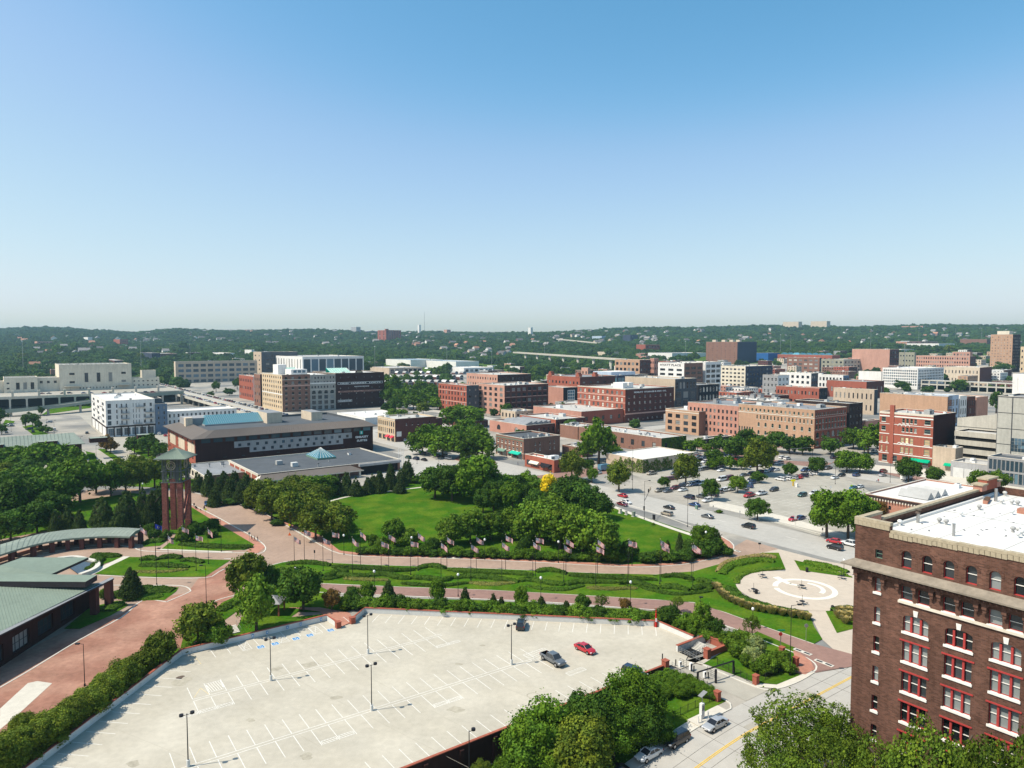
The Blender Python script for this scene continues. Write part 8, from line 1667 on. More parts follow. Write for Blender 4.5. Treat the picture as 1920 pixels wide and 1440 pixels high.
LOT = [(1326,941,'suv','white',0),(1302,949,'sedan','blue',1),(1315,934,'suv','grey',1),(1337,930,'suv','darkblue',1),(1345,924,'suv','grey',1),(1357,922,'suv','white',0),(1370,920,'suv','white',0),(1405,932,'pickup','red',0),(1428,928,'pickup','white',0),(1451,921,'suv','black',0),(1504,931,'suv','green',0),(1526,928,'suv','white',0),(1463,901,'suv','white',1),(1475,900,'suv','white',1),(1486,898,'suv','silver',1),(1495,897,'suv','red',1),(1506,894,'suv','darkblue',1),(1515,891,'sedan','silver',1),(1525,890,'suv','white',1),(1565,898,'sedan','white',0),(1578,893,'sedan','black',0),(1600,917,'sedan','teal',0),(1612,915,'sedan','white',0),(1488,976,'sedan','red',0),(1500,974,'sedan','blue',0),
       (1408,905,'van','white',0),(1402,914,'suv','blue',1),(1394,918,'sedan','grey',1),(1366,900,'van','maroon',0),(1353,902,'van','white',0),(1394,893,'sedan','grey',0),(1408,891,'suv','black',0),(1424,888,'suv','maroon',0),(1435,886,'sedan','white',0),(1446,884,'suv','blue',0),(1455,883,'sedan','white',0),(1352,884,'sedan','white',0),(1336,872,'suv','blue',0),(1322,868,'suv','white',0),(1340,866,'sedan','white',0),(1352,868,'sedan','silver',0),(1360,862,'suv','white',0),(1370,863,'sedan','darkblue',0),(1376,867,'suv','red',0),(1385,865,'suv','black',0),(1308,874,'suv','white',0),(1310,858,'sedan','grey',0),(1320,860,'suv','darkblue',0),(1304,852,'sedan','white',0),(1336,852,'van','white',0),(1304,908,'suv','blue',0),(1315,909,'suv','white',0),(1300,910,'sedan','darkblue',0),
       (1236,922,'suv','tan',0),(1252,923,'sedan','grey',0),(1265,918,'suv','maroon',0),(1278,914,'suv','darkblue',0),(1280,921,'sedan','white',0),(1300,911,'pickup','blue',0),(1292,935,'suv','darkblue',1),(1222,890,'pickup','tan',0),(1120,889,'sedan','white',0),(1292,912,'suv','white',0),(1265,890,'suv','grey',0),(1245,868,'suv','black',0)]
rl_ = random.Random(4)
for x0, y0, x1, y1, n_ in ((1294,886,1352,876,9),(1334,858,1404,851,9),(1296,868,1330,862,6),(1240,903,1290,895,7),(1410,876,1462,870,8),(1385,912,1418,906,5),(1510,884,1552,880,6)):
 for i in range(n_):
  if rl_.random() < .88: LOT.append((x0+(x1-x0)*i/(n_-1), y0+(y1-y0)*i/(n_-1), rl_.choice(('suv','sedan','suv','pickup')), rl_.choice(('white','white','silver','black','grey','maroon','blue','tan')), 0))
for x, y, k_, c_, o_ in LOT: car(x, y, k_, c_, aA+(math.pi/2 if o_ == 0 else 0)+(.0), 1)
for i, (x, y, k_, c_) in enumerate(((757,827,'suv','white'),(770,843,'sedan','white'),(785,848,'sedan','silver'),(793,852,'suv','grey'),(803,850,'suv','white'),(812,853,'suv','white'),(820,856,'sedan','darkblue'),(833,856,'suv','silver'),(840,861,'suv','white'),(795,864,'sedan','black'),(780,862,'suv','darkblue'),(765,860,'suv','green'),(853,878,'suv','darkblue'),(793,838,'suv','black'),(870,852,'suv','black'),(880,806,'suv','white'),(870,802,'sedan','grey'),(885,799,'suv','black'),(892,803,'sedan','silver'))):
 car(x, y, k_, c_, aA, 1)
for i, (x, y, k_, c_) in enumerate(((8,807,'sedan','lightblue'),(12,812,'sedan','grey'),(55,806,'suv','black'),(62,811,'suv','darkblue'),(20,800,'sedan','grey'),(102,808,'van','white'),(92,793,'suv','silver'),(163,813,'sedan','black'),(18,797,'sedan','silver'),(265,815,'sedan','silver'),(280,812,'suv','white'),(310,818,'sedan','red'),(296,838,'sedan','black'),(298,815,'suv','white'),(1090+10,905,'sedan','black'),(1060,884,'van','tan'),(1563,860,'suv','darkblue'),(1590,862,'sedan','silver'),(1606,893,'suv','blue'),(1655,893,'sedan','silver'),(1657,886,'suv','maroon'),(1640,848,'suv','white'),(1476,862,'suv','white'),(1467,860,'suv','white'),(1735,915,'suv','grey'))):
 car(x, y, k_, c_, (aA if i % 2 else aA+math.pi/2) if x < 400 else aB, 1)
def bus(q, rz, col, label):
 r = empty('delivery_van', q, rz); tag(r, label, 'van'); mb = MB(); mb.box(-3.6,2.2,-1.15,1.15,.5,2.9,col); mb.box(-3.4,2.0,-.95,.95,2.9,3.05,col); mb.obj('body', r); mb = MB(); mb.add([(2.2,-1.1,.5),(3.6,-1.0,.5),(3.6,1.0,.5),(2.2,1.1,.5),(2.2,-1.1,2.5),(2.9,-1.0,2.3),(2.9,1.0,2.3),(2.2,1.1,2.5),(3.6,-1.0,1.4),(3.6,1.0,1.4)], [(0,1,8,5,4),(1,2,9,8),(3,7,6,9,2),(4,5,6,7)], 'car_white' if col == 'white_paint' else col); mb.obj('cab', r)
 mb = MB(); mb.add([(3.58,-.9,1.45),(3.58,.9,1.45),(2.93,.9,2.27),(2.93,-.9,2.27)], [(0,1,2,3)], 'car_glass'); mb.obj('windscreen', r)
 for sx in (-2.3, 2.5):
  for sy in (-1, 1): mb = MB(); mb.tube((sx,sy*.9,.45),(sx,sy*1.18,.45),.45,.45,'tyre',10); mb.obj('wheel', r)
bus(U(1134,882), aA+math.pi/2+math.pi, 'car_lightblue', 'pale blue panel van parked between trees and the ivy covered building')
bus(U(1700,899), aB, 'white_paint', 'white box truck behind the low orange brick building')
rc = random.Random(9); cols_ = ['white','silver','grey','black','red','maroon','blue','tan','darkblue','white','black']; nb_ = 0
for s_, sd in ((-8.0,'left'), (8.0,'right')):
 t_ = -120
 for i in range(110):
  t_ += rc.choice((6.2,6.4,6.8,7.4,12));
  if t_ > 560: break
  car(0, 0, rc.choice(('sedan','suv','sedan','suv','pickup')), rc.choice(cols_), aA+(0 if s_ > 0 else math.pi), 1, p=tbp(t_, s_, 7.02), group='b'+sd)
for x in range(66, 310, 13):
 if x % 3: q = U(x, 739-(x-66)*.012, VZ); car(0,0,rc.choice(('sedan','suv')), rc.choice(cols_), aB, 1, p=q+Vector((0,0,.02)), group='v')
bpy.context.view_layer.update()
for r, c_ in KC: repaint(r, c_)
# ================================================================== PEOPLE
M('skin', (.42,.24,.16), .6, n1=0, n2=0);
for n_, c_ in dict(cloth_dark=(.02,.02,.025), cloth_red=(.4,.05,.05), cloth_grey=(.2,.2,.2), cloth_white=(.7,.7,.68), cloth_blue=(.05,.08,.2), hair=(.03,.02,.015)).items(): M(n_, c_, .9, n1=0, n2=0)
def person(q, rz, top, legs, label, stride=.25, n=[0]):
 """one continuous skinned body; clothing follows it by height"""
 k = n[0] = n[0]+1; s_ = stride
 J = [(0,0,.95),(0,0,1.15),(0,0,1.38),(0,0,1.50),(.02,0,1.60),(.03,0,1.70),(0,.19,1.40),(-.10*s_*4,.25,1.13),(.02+s_*.3,.25,.88),(.05+s_*.4,.25,.78),(0,-.19,1.40),(.10*s_*4,-.25,1.13),(-.02+s_*.2,-.25,.88),(.02+s_*.1,-.25,.78),(0,.10,.88),(s_*.6,.11,.50),(s_*.7,.11,.09),(s_*.7+.16,.12,.04),(0,-.10,.88),(-s_*.1,-.11,.50),(-s_*1.0,-.11,.11),(-s_*1.0+.14,-.12,.05)]
 E = [(0,1),(1,2),(2,3),(3,4),(4,5),(2,6),(6,7),(7,8),(8,9),(2,10),(10,11),(11,12),(12,13),(0,14),(14,15),(15,16),(16,17),(0,18),(18,19),(19,20),(20,21)]
 R_ = [.15,.14,.16,.06,.095,.09,.075,.055,.042,.035,.075,.055,.042,.035,.10,.07,.05,.04,.10,.07,.05,.04]
 me = bpy.data.meshes.new('person'); me.from_pydata(J, E, []); o = mk('person', me, None, q, rz); tag(o, label, 'person')
 sk = o.modifiers.new('skin', 'SKIN'); sv = me.skin_vertices[0].data
 for i, r_ in enumerate(R_): sv[i].radius = (r_, r_*(1.15 if i in (0,1,2) else 1))
 sv[0].use_root = True; sb_ = o.modifiers.new('sub', 'SUBSURF'); sb_.levels = 1; sb_.render_levels = 1
 bpy.context.view_layer.update(); m2 = bpy.data.meshes.new_from_object(o.evaluated_get(bpy.context.evaluated_depsgraph_get())); o.modifiers.clear(); o.data = m2
 m2.materials.clear()
 for mm in ('skin', top, legs, 'hair', 'black'): m2.materials.append(MATS[mm])
 for p_ in m2.polygons:
  c = p_.center; p_.use_smooth = True
  p_.material_index = 3 if (c.z > 1.68 or (c.z > 1.56 and c.x < -.01)) else (0 if c.z > 1.47 else (4 if c.z < .10 else (0 if abs(c.y) > .205 and c.z < 1.15 else (1 if c.z > .93 else 2))))
 return o
for x, y, t_, l_, rz, lb in ((472,1013,'cloth_dark','cloth_dark',0,'person in dark clothes walking on the brick corner, leftmost of three'), (477,1014,'cloth_grey','cloth_dark',.3,'person in grey top walking on the brick corner, middle of three'), (483,1015,'cloth_dark','cloth_blue',.2,'person in dark clothes walking on the brick corner, rightmost of three'), (364,951,'cloth_dark','cloth_grey',-1,'person in dark clothes beside a stroller near the clock tower'), (383,957,'cloth_dark','cloth_dark',-1,'person walking a small dog on the brick walk near the clock tower'), (861,858,'cloth_grey','cloth_dark',0,'person in grey under the trees at the brick street corner'), (864,859,'cloth_white','cloth_dark',1,'person in white under the trees at the brick street corner'), (1644,904,'cloth_white','cloth_blue',1,'person in white by the brick street beside the low orange building'), (1647,905,'cloth_red','cloth_grey',1,'person in red by the brick street beside the low orange building'), (971,872,'cloth_dark','cloth_blue',0,'person in front of the teal awning shop')):
 person(U(x, y, .17 if y > 940 else .06), rz, t_, l_, lb)
sq = U(368,954,.17); st_ = empty('stroller', sq, -.6); tag(st_, 'dark stroller pushed on the brick walk near the clock tower', 'stroller'); mb = MB(); mb.box(-.35,.3,-.22,.22,.35,.75,'black'); mb.box(-.35,-.25,-.22,.22,.75,1.05,'black'); mb.tube((-.3,0,.7),(-.75,0,1.0),.025,.025,'steel',5); mb.obj('seat', st_)
for x_ in (-.3,.35):
 for y_ in (-.25,.25): mb = MB(); mb.tube((x_,y_-.03,.15),(x_,y_+.03,.15),.15,.15,'tyre',8); mb.obj('wheel', st_)
def dog(q, rz, label):
 J = [(-.3,0,.42),(0,0,.44),(.25,0,.46),(.36,0,.60),(.50,0,.60),(-.44,0,.58),(.22,.08,.22),(.22,.08,.03),(.22,-.08,.22),(.20,-.08,.03),(-.28,.08,.26),(-.36,.08,.14),(-.30,.08,.03),(-.28,-.08,.26),(-.36,-.08,.14),(-.30,-.08,.03)]; E = [(1,0),(1,2),(2,3),(3,4),(0,5),(2,6),(6,7),(2,8),(8,9),(0,10),(10,11),(11,12),(0,13),(13,14),(14,15)]
 me = bpy.data.meshes.new('dog'); me.from_pydata(J, E, []); o = mk('dog', me, None, q, rz); tag(o, label, 'dog'); o.modifiers.new('skin', 'SKIN'); sv = me.skin_vertices[0].data
 for i, r_ in enumerate([.11,.11,.13,.07,.05,.02,.05,.03,.05,.03,.05,.03,.03,.05,.03,.03]): sv[i].radius = (r_, r_)
 sv[1].use_root = True; s2 = o.modifiers.new('sub', 'SUBSURF'); s2.render_levels = 1; bpy.context.view_layer.update(); m2 = bpy.data.meshes.new_from_object(o.evaluated_get(bpy.context.evaluated_depsgraph_get())); o.modifiers.clear(); o.data = m2; m2.materials.clear(); m2.materials.append(MATS['bark'])
dog(U(376,957,.17), -.8, 'small brown dog walked on the brick walk near the clock tower')
# ================================================================== STREET FURNITURE
def lamp_deck(x, y, yt, label, heads=2, base=True, dr=None):
 q = D(x, y) if base else G(x, y); e = empty('parking_lamp', q, ROT); h = hgt(q, yt)-q.z; tag(e, label, 'lamp', 'twin headed lamps of the parking deck' if heads == 2 else None)
 if base: mb = MB(); mb.tube((0,0,0),(0,0,.95),.26,.24,'deck_wall_paint',12); mb.obj('concrete_base', e)
 mb = MB(); mb.tube((0,0,.95 if base else -1),(0,0,h),.085,.06,'dark_metal',8); mb.tube((-.9 if heads == 2 else 0,0,h-.15),(.9,0,h-.15),.04,.04,'dark_metal',5); mb.obj('pole', e)
 for s_ in ((-1,1) if heads == 2 else (1,)):
  mb = MB(); mb.tube((s_*.72,0,h-.18),(s_*.72,0,h+.12),.30,.30,'dark_metal',12); mb.tube((s_*.72,0,h-.21),(s_*.72,0,h-.185),.26,.26,'lamp_white',12); mb.obj('lamp_head', e)
for x, y, yt, lb in ((353,1437,1338,'bottom left of the deck'),(508,1276,1197,'behind the accessible stalls'),(690,1226,1153,'nearest the brick gateway'),(697,1332,1246,'in the middle of the deck'),(959,1246,1171,'beside the grey pickup')): lamp_deck(x, y, yt, 'dark twin headed lamp on a concrete base, the one '+lb)
lamp_deck(880, 1502, 1370, 'single headed lamp beside the near deck wall at the bottom edge', 1, False)
def lamp_arm(px, y, yt, label, arm=(1.4, 0, 0), r=.075, cat='lamp', head='dark_metal'):
 q = G(px, y) if y > 700 else G(px, y); e = empty('street_lamp', q); h = hgt(q, yt)-q.z; tag(e, label, cat); mb = MB(); mb.tube((0,0,0),(0,0,h),r,r*.65,'dark_metal' if head == 'dark_metal' else 'steel',7); mb.tube((0,0,h-.06),(arm[0],arm[1],h),r*.6,r*.5,'dark_metal',5); mb.tube((0,0,0),(0,0,.5),r*2.2,r*2,'dark_metal',8); mb.obj('pole', e)
 mb = MB(); mb.box(arm[0]-.35,arm[0]+.35,arm[1]-.2,arm[1]+.2,h-.1,h+.12,head); mb.obj('lamp_head', e); return e
for a in ((159,1287,1207,'slim lamp with flat head on the forecourt beside the deck-side trees',(-1,0,0)),(387,1131,1060,'slim lamp at the brick crossing left of the big round tree',(-1,0,0)),(294,1097,1028,'slim lamp in front of the circular flag bed',(.8,0,0)),(415,1035,974,'slim lamp on the lawn right of the clock tower',(-.8,0,0)),
          (1208,974,902,'tall street lamp with signal arm at the park edge',(1.8,.8,0)),(1481,1267,1135,'tall grey lamp by the brick corner pavement',(1.6,.4,0)),(1289,988,905,'signal pole at the park edge with dark box',(.6,0,0)),(1310,948,880,'street lamp at the corner of the car park',(1.2,.5,0)),(1186,918,838,'traffic pole beside the round tree on the street corner',(-1.5,0,0)),(1566,908,828,'tall slim pole in the far part of the car park',(1,0,0)),(1481,868,815,'signal pole by the long tan building',(1.2,0,0)),(1523,866,818,'signal pole in front of the tan building corner',(-1,0,0)),(1608,862,815,'street pole by the dark building corner',(-1,0,0)),(823,881,820,'street pole in the road junction beyond the park',(.6,0,0)),(782,870,815,'slim pole beside the island with a small tree',(-.6,0,0)),(865,858,808,'street pole at the brick street corner under the trees',(-.6,0,0)),
          (102,818,788,'short lamp in the left car park',(.8,0,0)),(152,842,818,'short lamp beside the green roofed brick hall',(.8,0,0)),(181,868,835,'slim lamp on the green island at the left road',(.5,0,0)),(280,790,760,'lamp beside the dark blue apartment wing',(.5,0,0)),(1028,820,800,'lamp on the skylit pink building street',(.5,0,0)),(1185,900,858,'short pole behind the round tree',(.4,0,0)),(543,986,945,'slim lamp between the olive trees and the brick road',(.4,0,0)),(403,795,770,'lamp behind the long hotel',(.4,0,0)),(88,812,786,'lamp at the edge of the left car park',(.5,0,0)),(21,810,778,'lamp at the far left car park',(.5,0,0)),(1312,1190,1120,'tall dark lamp behind the deck corner shrubs',(.2,.1,0)),(1669,905,858,'double headed lamp on the brick street',(.9,0,0))): lamp_arm(*a)
q = U(1208,974); e = empty('signal_arm', q); tag(e, 'long traffic signal arm reaching over the wide street with two signal heads', 'traffic signal'); h = hgt(q, 938); dr = (A*.55+B*.83).normalized()
mb = MB(); mb.tube((.1,.1,h),tuple(dr*13+Vector((0,0,h+1.6))),.11,.05,'dark_metal',6); mb.obj('arm', e)
for t_, m_ in ((8.5,'black'),(12,'sign_yellow')): mb = MB(); c = dr*t_; mb.box(c.x-.2,c.x+.2,c.y-.2,c.y+.2,h+1.0,h+2.2,'black' if m_ == 'black' else 'tan_wall'); mb.obj('signal_head', e)
mb = MB(); mb.box(-.35,.1,-.3,.1,3.2,4.6,'dark_metal'); mb.obj('control_box', e)
q = U(1186,918); e = empty('signal_arm', q); tag(e, 'traffic signal arm with green street sign by the round street tree', 'traffic signal'); h = hgt(q, 893); mb = MB(); mb.tube((-9,0,h),(0,0,h+.6),.06,.1,'dark_metal',6); mb.obj('arm', e); mb = MB(); mb.box(-3.4,-1.2,-.15,-.08,h+.2,h+.95,'sign_green'); mb.obj('street_sign', e); mb = MB(); mb.box(-8,-7.6,-.2,.2,h-.9,h+.4,'black'); mb.obj('signal_head', e)
q = U(1481,868); e = empty('signal_arm', q); tag(e, 'signal arm spanning the side street in front of the long tan building', 'traffic signal'); mb = MB(); mb.tube((0,0,7),(11,1,7.6),.09,.05,'steel',6); mb.obj('arm', e); mb = MB(); mb.box(8,8.4,.6,1,6.4,7.6,'black'); mb.obj('signal_head', e)
def globe(i, x, y, yt, row):
 q = U(x, y, .0); e = empty('globe_lamp', q); h = hgt(q, yt); tag(e, 'white globe lamp on a dark post, %s along the %s' % (nth(i, 'left'), row), 'lamp', 'white globe lamps along the '+row)
 mb = MB(); mb.tube((0,0,0),(0,0,.7),.16,.10,'dark_metal',8); mb.tube((0,0,.7),(0,0,h-.75),.065,.05,'dark_metal',7); mb.obj('post', e); mb = MB(); mb.sphere((0,0,h-.42),.30,'lamp_white',10,7,1.25); mb.obj('globe', e); mb = MB(); mb.tube((0,0,h-.05),(0,0,h+.15),.08,.02,'dark_metal',6); mb.obj('finial', e)
for i, (x, y, yt) in enumerate(((645,1041,1001),(772,1045,1005),(909,1050,1009),(1047,1056,1013),(1185,1061,1018),(1323,1040,995))): globe(i, x, y, yt, 'upper drive')
for i, (x, y, yt) in enumerate(((555,1100,1062),(702,1107,1068),(859,1119,1074),(1014,1125,1080),(1182,1135,1088),(1411,1180,1138))): globe(i, x, y, yt, 'lower drive')
for i, (x, y, yt) in enumerate(((268,930,905),(1600-18,1080,1047))): globe(i, x, y, yt, ['road behind the clock tower','plaza edge'][i])
for n_, c_ in dict(flag_red=(.40,.03,.04), flag_white=(.60,.60,.58), flag_blue=(.02,.03,.14), flag_navy=(.015,.03,.22)).items(): M(n_, c_, .8, n1=0, n2=0)
def flag_mesh(seed, us=True):
 rr = random.Random(seed); mb = MB(); W_, H_ = 2.25, 1.3; nx, ny = 20, 13; ph = rr.uniform(0, 6.28); dr_ = rr.uniform(.3, 1.2); v = {}
 def pt(u, w_):
  x = u*W_; return (x*(.96-.1*dr_), .20*math.sin(u*7+ph+w_*1.2)*(u**.7)+.07*math.sin(u*15+ph*2)*u, -w_*H_*(1-.06*u)-x*dr_*.45-.12*math.sin(u*5+ph)*u)
 for j in range(ny):
  for i in range(nx):
   m_ = ('flag_blue' if (j < 7 and i < 8) else ('flag_red' if j % 2 == 0 else 'flag_white')) if us else 'flag_navy'
   mb.add([pt(i/nx, j/ny), pt((i+1)/nx, j/ny), pt((i+1)/nx, (j+1)/ny), pt(i/nx, (j+1)/ny)], [(3,2,1,0)], m_)
 if us:
  for r_ in range(9):
   for c in range(6 if r_ % 2 == 0 else 5):
    u = (c+.5+(0 if r_ % 2 == 0 else .5))*.4/6; w_ = (r_+.7)/9*.5*1.0; x, y, z = pt(u, w_)
    for s_ in (-.02, .02): mb.add([(x-.03,y+s_,z-.03),(x+.03,y+s_,z-.03),(x+.03,y+s_,z+.03),(x-.03,y+s_,z+.03)], [(0,1,2,3)], 'flag_white')
 else:
  for s_ in (-.03, .03): p_ = [pt(.5+.14*math.cos(a), .5+.25*math.sin(a)) for a in [k*math.pi/4 for k in range(8)]]; mb.add([(x, y+s_, z) for x, y, z in p_], [tuple(range(8))], 'coping_tan')
 return mb.mesh('flag')
FM = [flag_mesh(s_) for s_ in range(7)]; FN = flag_mesh(3, False)
PM_ = MB(); PM_.tube((0,0,0),(0,0,1),.075,.04,'dark_metal',7); PM_ = PM_.mesh('pole'); FB = MB(); FB.sphere((0,0,0),.11,'coping_tan',8,5); FB = FB.mesh('finial'); BS = MB(); BS.tube((0,0,0),(0,0,.25),.22,.16,'dark_metal',8); BS = BS.mesh('base')
def flagpole(x, y, yt, label, group, k, navy=False):
 q = U(x, y, .12); h = hgt(q, yt)-.12; e = empty('flagpole', q); tag(e, label, 'flagpole', group); mk('pole', PM_, e, None, 0, (1,1,h)); mk('finial', FB, e, (0,0,h+.05)); mk('base', BS, e)
 mk('flag', FN if navy else FM[k % 7], e, (.06, 0, h-.25), -.25+.22*math.sin(k*2.3))
fr_row = [(552,1054,1004),(606,1070,1006),(661,1077,1007),(715,1078,1013),(770,1078,1013),(827,1083,1016),(883,1088,1019),(941,1092,1015),(999,1085,1014),(1057,1090,1020),(1117,1100,1022),(1177,1103,1012),(1237,1095,1011),(1299,1099,1019)]
bk_row = [(571,1052,992),(623,1056,996),(676,1062,995),(729,1064,1000),(784,1070,998),(838,1066,1005),(893,1069,1005),(948,1072,1002),(1004,1079,1006),(1061,1078,1009),(1120,1080,1010),(1179,1083,1011),(1239,1090,1018),(1296,1088,1020)]
for i, (x, y, yt) in enumerate(fr_row): flagpole(x, y, yt, 'flagpole with striped flag in the near row of the island, '+nth(i, 'left'), 'near row of flagpoles on the island', i)
for i, (x, y, yt) in enumerate(bk_row): flagpole(x, y, yt, 'flagpole with striped flag in the far row of the island, '+nth(i, 'left'), 'far row of flagpoles on the island', i+3)
for i, (x, y, yt) in enumerate(((265,1058,986),(292,1050,980),(316,1065,1002),(342,1048,986),(368,1070,1002),(391,1057,990))): flagpole(x, y, yt, ('flagpole with dark blue flag in the circular bed by the clock tower' if i == 1 else 'flagpole with striped flag in the circular bed, %s' % nth(i, 'left')), 'flagpoles of the circular bed', i, i == 1)
for i, (x, y, yt) in enumerate(((748,878,842),(752,879,843),(756,876,841))):
 q = U(x, y); e = empty('white_flagpole', q); tag(e, 'bare white flagpole by the hotel wing, %s of three' % ['left','middle','right'][i], 'flagpole', 'three white flagpoles'); mb = MB(); mb.tube((0,0,0),(0,0,hgt(q, yt)),.14,.09,'white_paint',7); mb.obj('pole', e); mb = MB(); mb.sphere((0,0,hgt(q, yt)+.1),.16,'white_paint',8,5); mb.obj('finial', e)
def sign(x, y, yt, mat, w_, h_, label, name='road_sign', shape='box', z=None):
 q = U(x, y, .1); e = empty(name, q); H_ = hgt(q, yt); tag(e, label, 'sign'); mb = MB(); mb.tube((0,0,0),(0,0,H_),.045,.045,'steel',5); mb.obj('post', e)
 mb = MB()
 if shape == 'diamond': mb.add([(0,-.06,H_-2*h_),(w_,-.06,H_-h_),(0,-.06,H_),(-w_,-.06,H_-h_),(0,-.02,H_-2*h_),(w_,-.02,H_-h_),(0,-.02,H_),(-w_,-.02,H_-h_)], [(0,1,2,3),(7,6,5,4),(0,4,5,1),(1,5,6,2),(2,6,7,3),(3,7,4,0)], mat)
 elif shape == 'oct': n = 8; v = [(w_*math.cos(math.pi/8+k*math.pi/4), -.06, H_-h_+h_*math.sin(math.pi/8+k*math.pi/4)) for k in range(n)]; mb.add(v+[(a, -.02, c) for a, b_, c in v], [tuple(range(n)), tuple(range(2*n-1, n-1, -1))]+[(k, k+n, (k+1) % n+n, (k+1) % n) for k in range(n)], mat)
 else: mb.box(-w_, w_, -.06, -.02, H_-2*h_, H_, mat)
 mb.obj('sign_plate', e); return e
sign(543,998,982,'sign_yellow',.45,.45,'yellow green pedestrian warning diamond at the brick road edge below the olive trees',shape='diamond'); sign(386,968,953,'sign_yellow',.45,.45,'yellow pedestrian warning diamond by the brick walk below the blue car',shape='diamond'); sign(468,1016,998,'grey_metal',.38,.38,'back of a grey stop sign at the brick corner beside three walkers',shape='oct'); sign(1463,1216,1186,'red_paint',.38,.38,'stop sign on the lawn edge below the plaza',shape='oct'); sign(1511,1203,1170,'grey_metal',.42,.42,'back of a stop sign with two small plates in the plaza lawn tip',shape='oct'); sign(590,1050,1032,'dark_metal',.2,.4,'small dark sign on the upper brick drive'); sign(1424,1030,1018,'dark_metal',.4,.25,'small sign at the crossing beside the plaza tip'); sign(1387,972,958,'white_paint',.2,.4,'small white sign on the pavement by the car park'); sign(1491,985,968,'white_paint',.4,.5,'white sign board beside the two cars at the car park edge'); sign(1540,930,915,'grey_metal',.3,.3,'small grey sign in the empty part of the car park, left of two'); sign(1557,925,911,'white_paint',.3,.5,'small white sign in the empty part of the car park, right of two'); sign(1337,962,948,'grey_metal',.15,.3,'small sign on the pavement at the car park corner'); sign(1542,1005,990,'grey_metal',.2,.4,'small sign beside the airy street tree next to the warehouse'); sign(1305,992,983,'grey_metal',.2,.2,'tiny sign at the park tip')
e = sign(1464,1216,1181,'sign_green',.7,.14,'green street name plate above the stop sign below the plaza','street_name_sign')
q = U(543,1004,.12); e = empty('work_sign', q); tag(e, 'small orange road work sign on the brick walk under the yellow diamond', 'sign'); mb = MB(); mb.add([(-.5,0,0),(.5,0,0),(0,0,1.0),(-.5,.05,0),(.5,.05,0),(0,.05,1.0)], [(0,1,2),(5,4,3),(0,3,4,1),(1,4,5,2),(2,5,3,0)], 'orange'); mb.obj('panel', e)
for i, (x, y, w_, h_, m_, lb) in enumerate(((1163,962,.9,1.6,'trim_stone','tall pale utility cabinet beside the park path'),(1174,965,.4,1.3,'hvac','slim pale utility post box beside the park path'),(1188,968,1.0,1.6,'roof_patina','pale green utility cabinet beside the park path'),(1226,975,.5,1.7,'dark_metal','dark parking meter pair by the park path'),(1306,955,.7,1.3,'trim_green','dark litter bin at the car park corner'),(1494,913,1.0,1.5,'trim_white','white pay booth box in the middle of the car park'))):
 mb = MB(); mb.box(-w_/2,w_/2,-.4,.4,0,h_,m_); mb.box(-w_/2-.06,w_/2+.06,-.46,.46,h_,h_+.1,m_); mb.box(-w_/2-.2,w_/2+.2,-.6,.6,-.05,.09,'sidewalk'); q = U(x, y, .1); tag(mb.obj('utility_cabinet' if i < 4 else ('litter_bin' if i == 4 else 'pay_booth'), None, q, ROT), lb, 'cabinet')
e = empty('pay_sign', U(1487,911,.1)); tag(e, 'yellow pay station sign and post beside the white booth in the car park', 'sign'); mb = MB(); mb.box(-.9,.9,-.1,.1,1.9,2.7,'sign_yellow'); mb.obj('panel', e); mb = MB(); mb.box(-.25,.25,-.2,.2,0,1.9,'yellow_paint'); mb.obj('post', e)
def picnic(x, y, label, n=[0]):
 n[0] += 1; e = empty('picnic_table', U(x, y, .17), n[0]*.7); tag(e, label, 'table', 'round dark picnic tables of the plaza')
 mb = MB(); mb.tube((0,0,.72),(0,0,.78),.62,.62,'dark_metal',14); mb.obj('tabletop', e); mb = MB(); mb.tube((0,0,0),(0,0,2.2),.04,.04,'dark_metal',6); mb.obj('pole', e)
 for k in range(4):
  a = k*math.pi/2; mb = MB(); mb.tube((math.cos(a)*1.05,math.sin(a)*1.05,.42),(math.cos(a)*1.05,math.sin(a)*1.05,.47),.24,.24,'dark_metal',9); mb.tube((0,0,.2),(math.cos(a)*1.05,math.sin(a)*1.05,.42),.03,.03,'dark_metal',4); mb.obj('seat', e)
for x, y, lb in ((1430,1083,'round dark picnic table at the far left of the plaza circle'),(1413,1110,'round dark picnic table at the left edge of the plaza circle'),(1503,1103,'round dark picnic table in the centre of the white spiral'),(1504,1133,'round dark picnic table near the front of the plaza circle'),(1578,1085,'round dark picnic table at the right bed of the plaza')): picnic(x, y, lb)
def litter(x, y, label): mb = MB(); mb.tube((0,0,0),(0,0,.95),.34,.36,'dark_metal',12); mb.tube((0,0,.95),(0,0,1.12),.38,.2,'dark_metal',12); mb.tube((0,0,.3),(0,0,.36),.37,.37,'black',12); tag(mb.obj('litter_bin', None, U(x, y, .16)), label, 'bin')
for x, y, lb in ((1513,1072,'dark round litter bin behind the plaza circle'),(1561,1144,'dark round litter bin at the front right of the plaza circle'),(1418,1113,'dark round litter bin beside the left picnic table')): litter(x, y, lb)
for i, (x, y, lb) in enumerate(((850,1046,'pale drain grating on the upper drive, left of the globe lamp'),(1545,1243,'pale drain inlet at the brick corner below the plaza'),(1505,1222,'pale drain slab near the brick corner'),(1378,1032,'pale drain inlet at the park tip kerb'))):
 e = empty('drain', U(x, y, .14), [aB-.6,aA+math.pi,aA+math.pi,aA][i]); tag(e, lb, 'drain'); mb = MB(); mb.box(-1.8,1.8,-.5,.5,-.05,.03,'kerb_stone'); mb.obj('slab', e);
 for k in (-.9,.9): mb = MB(); mb.box(k-.6,k+.6,-.25,.25,.03,.04,'dark_metal'); mb.obj('grate', e)
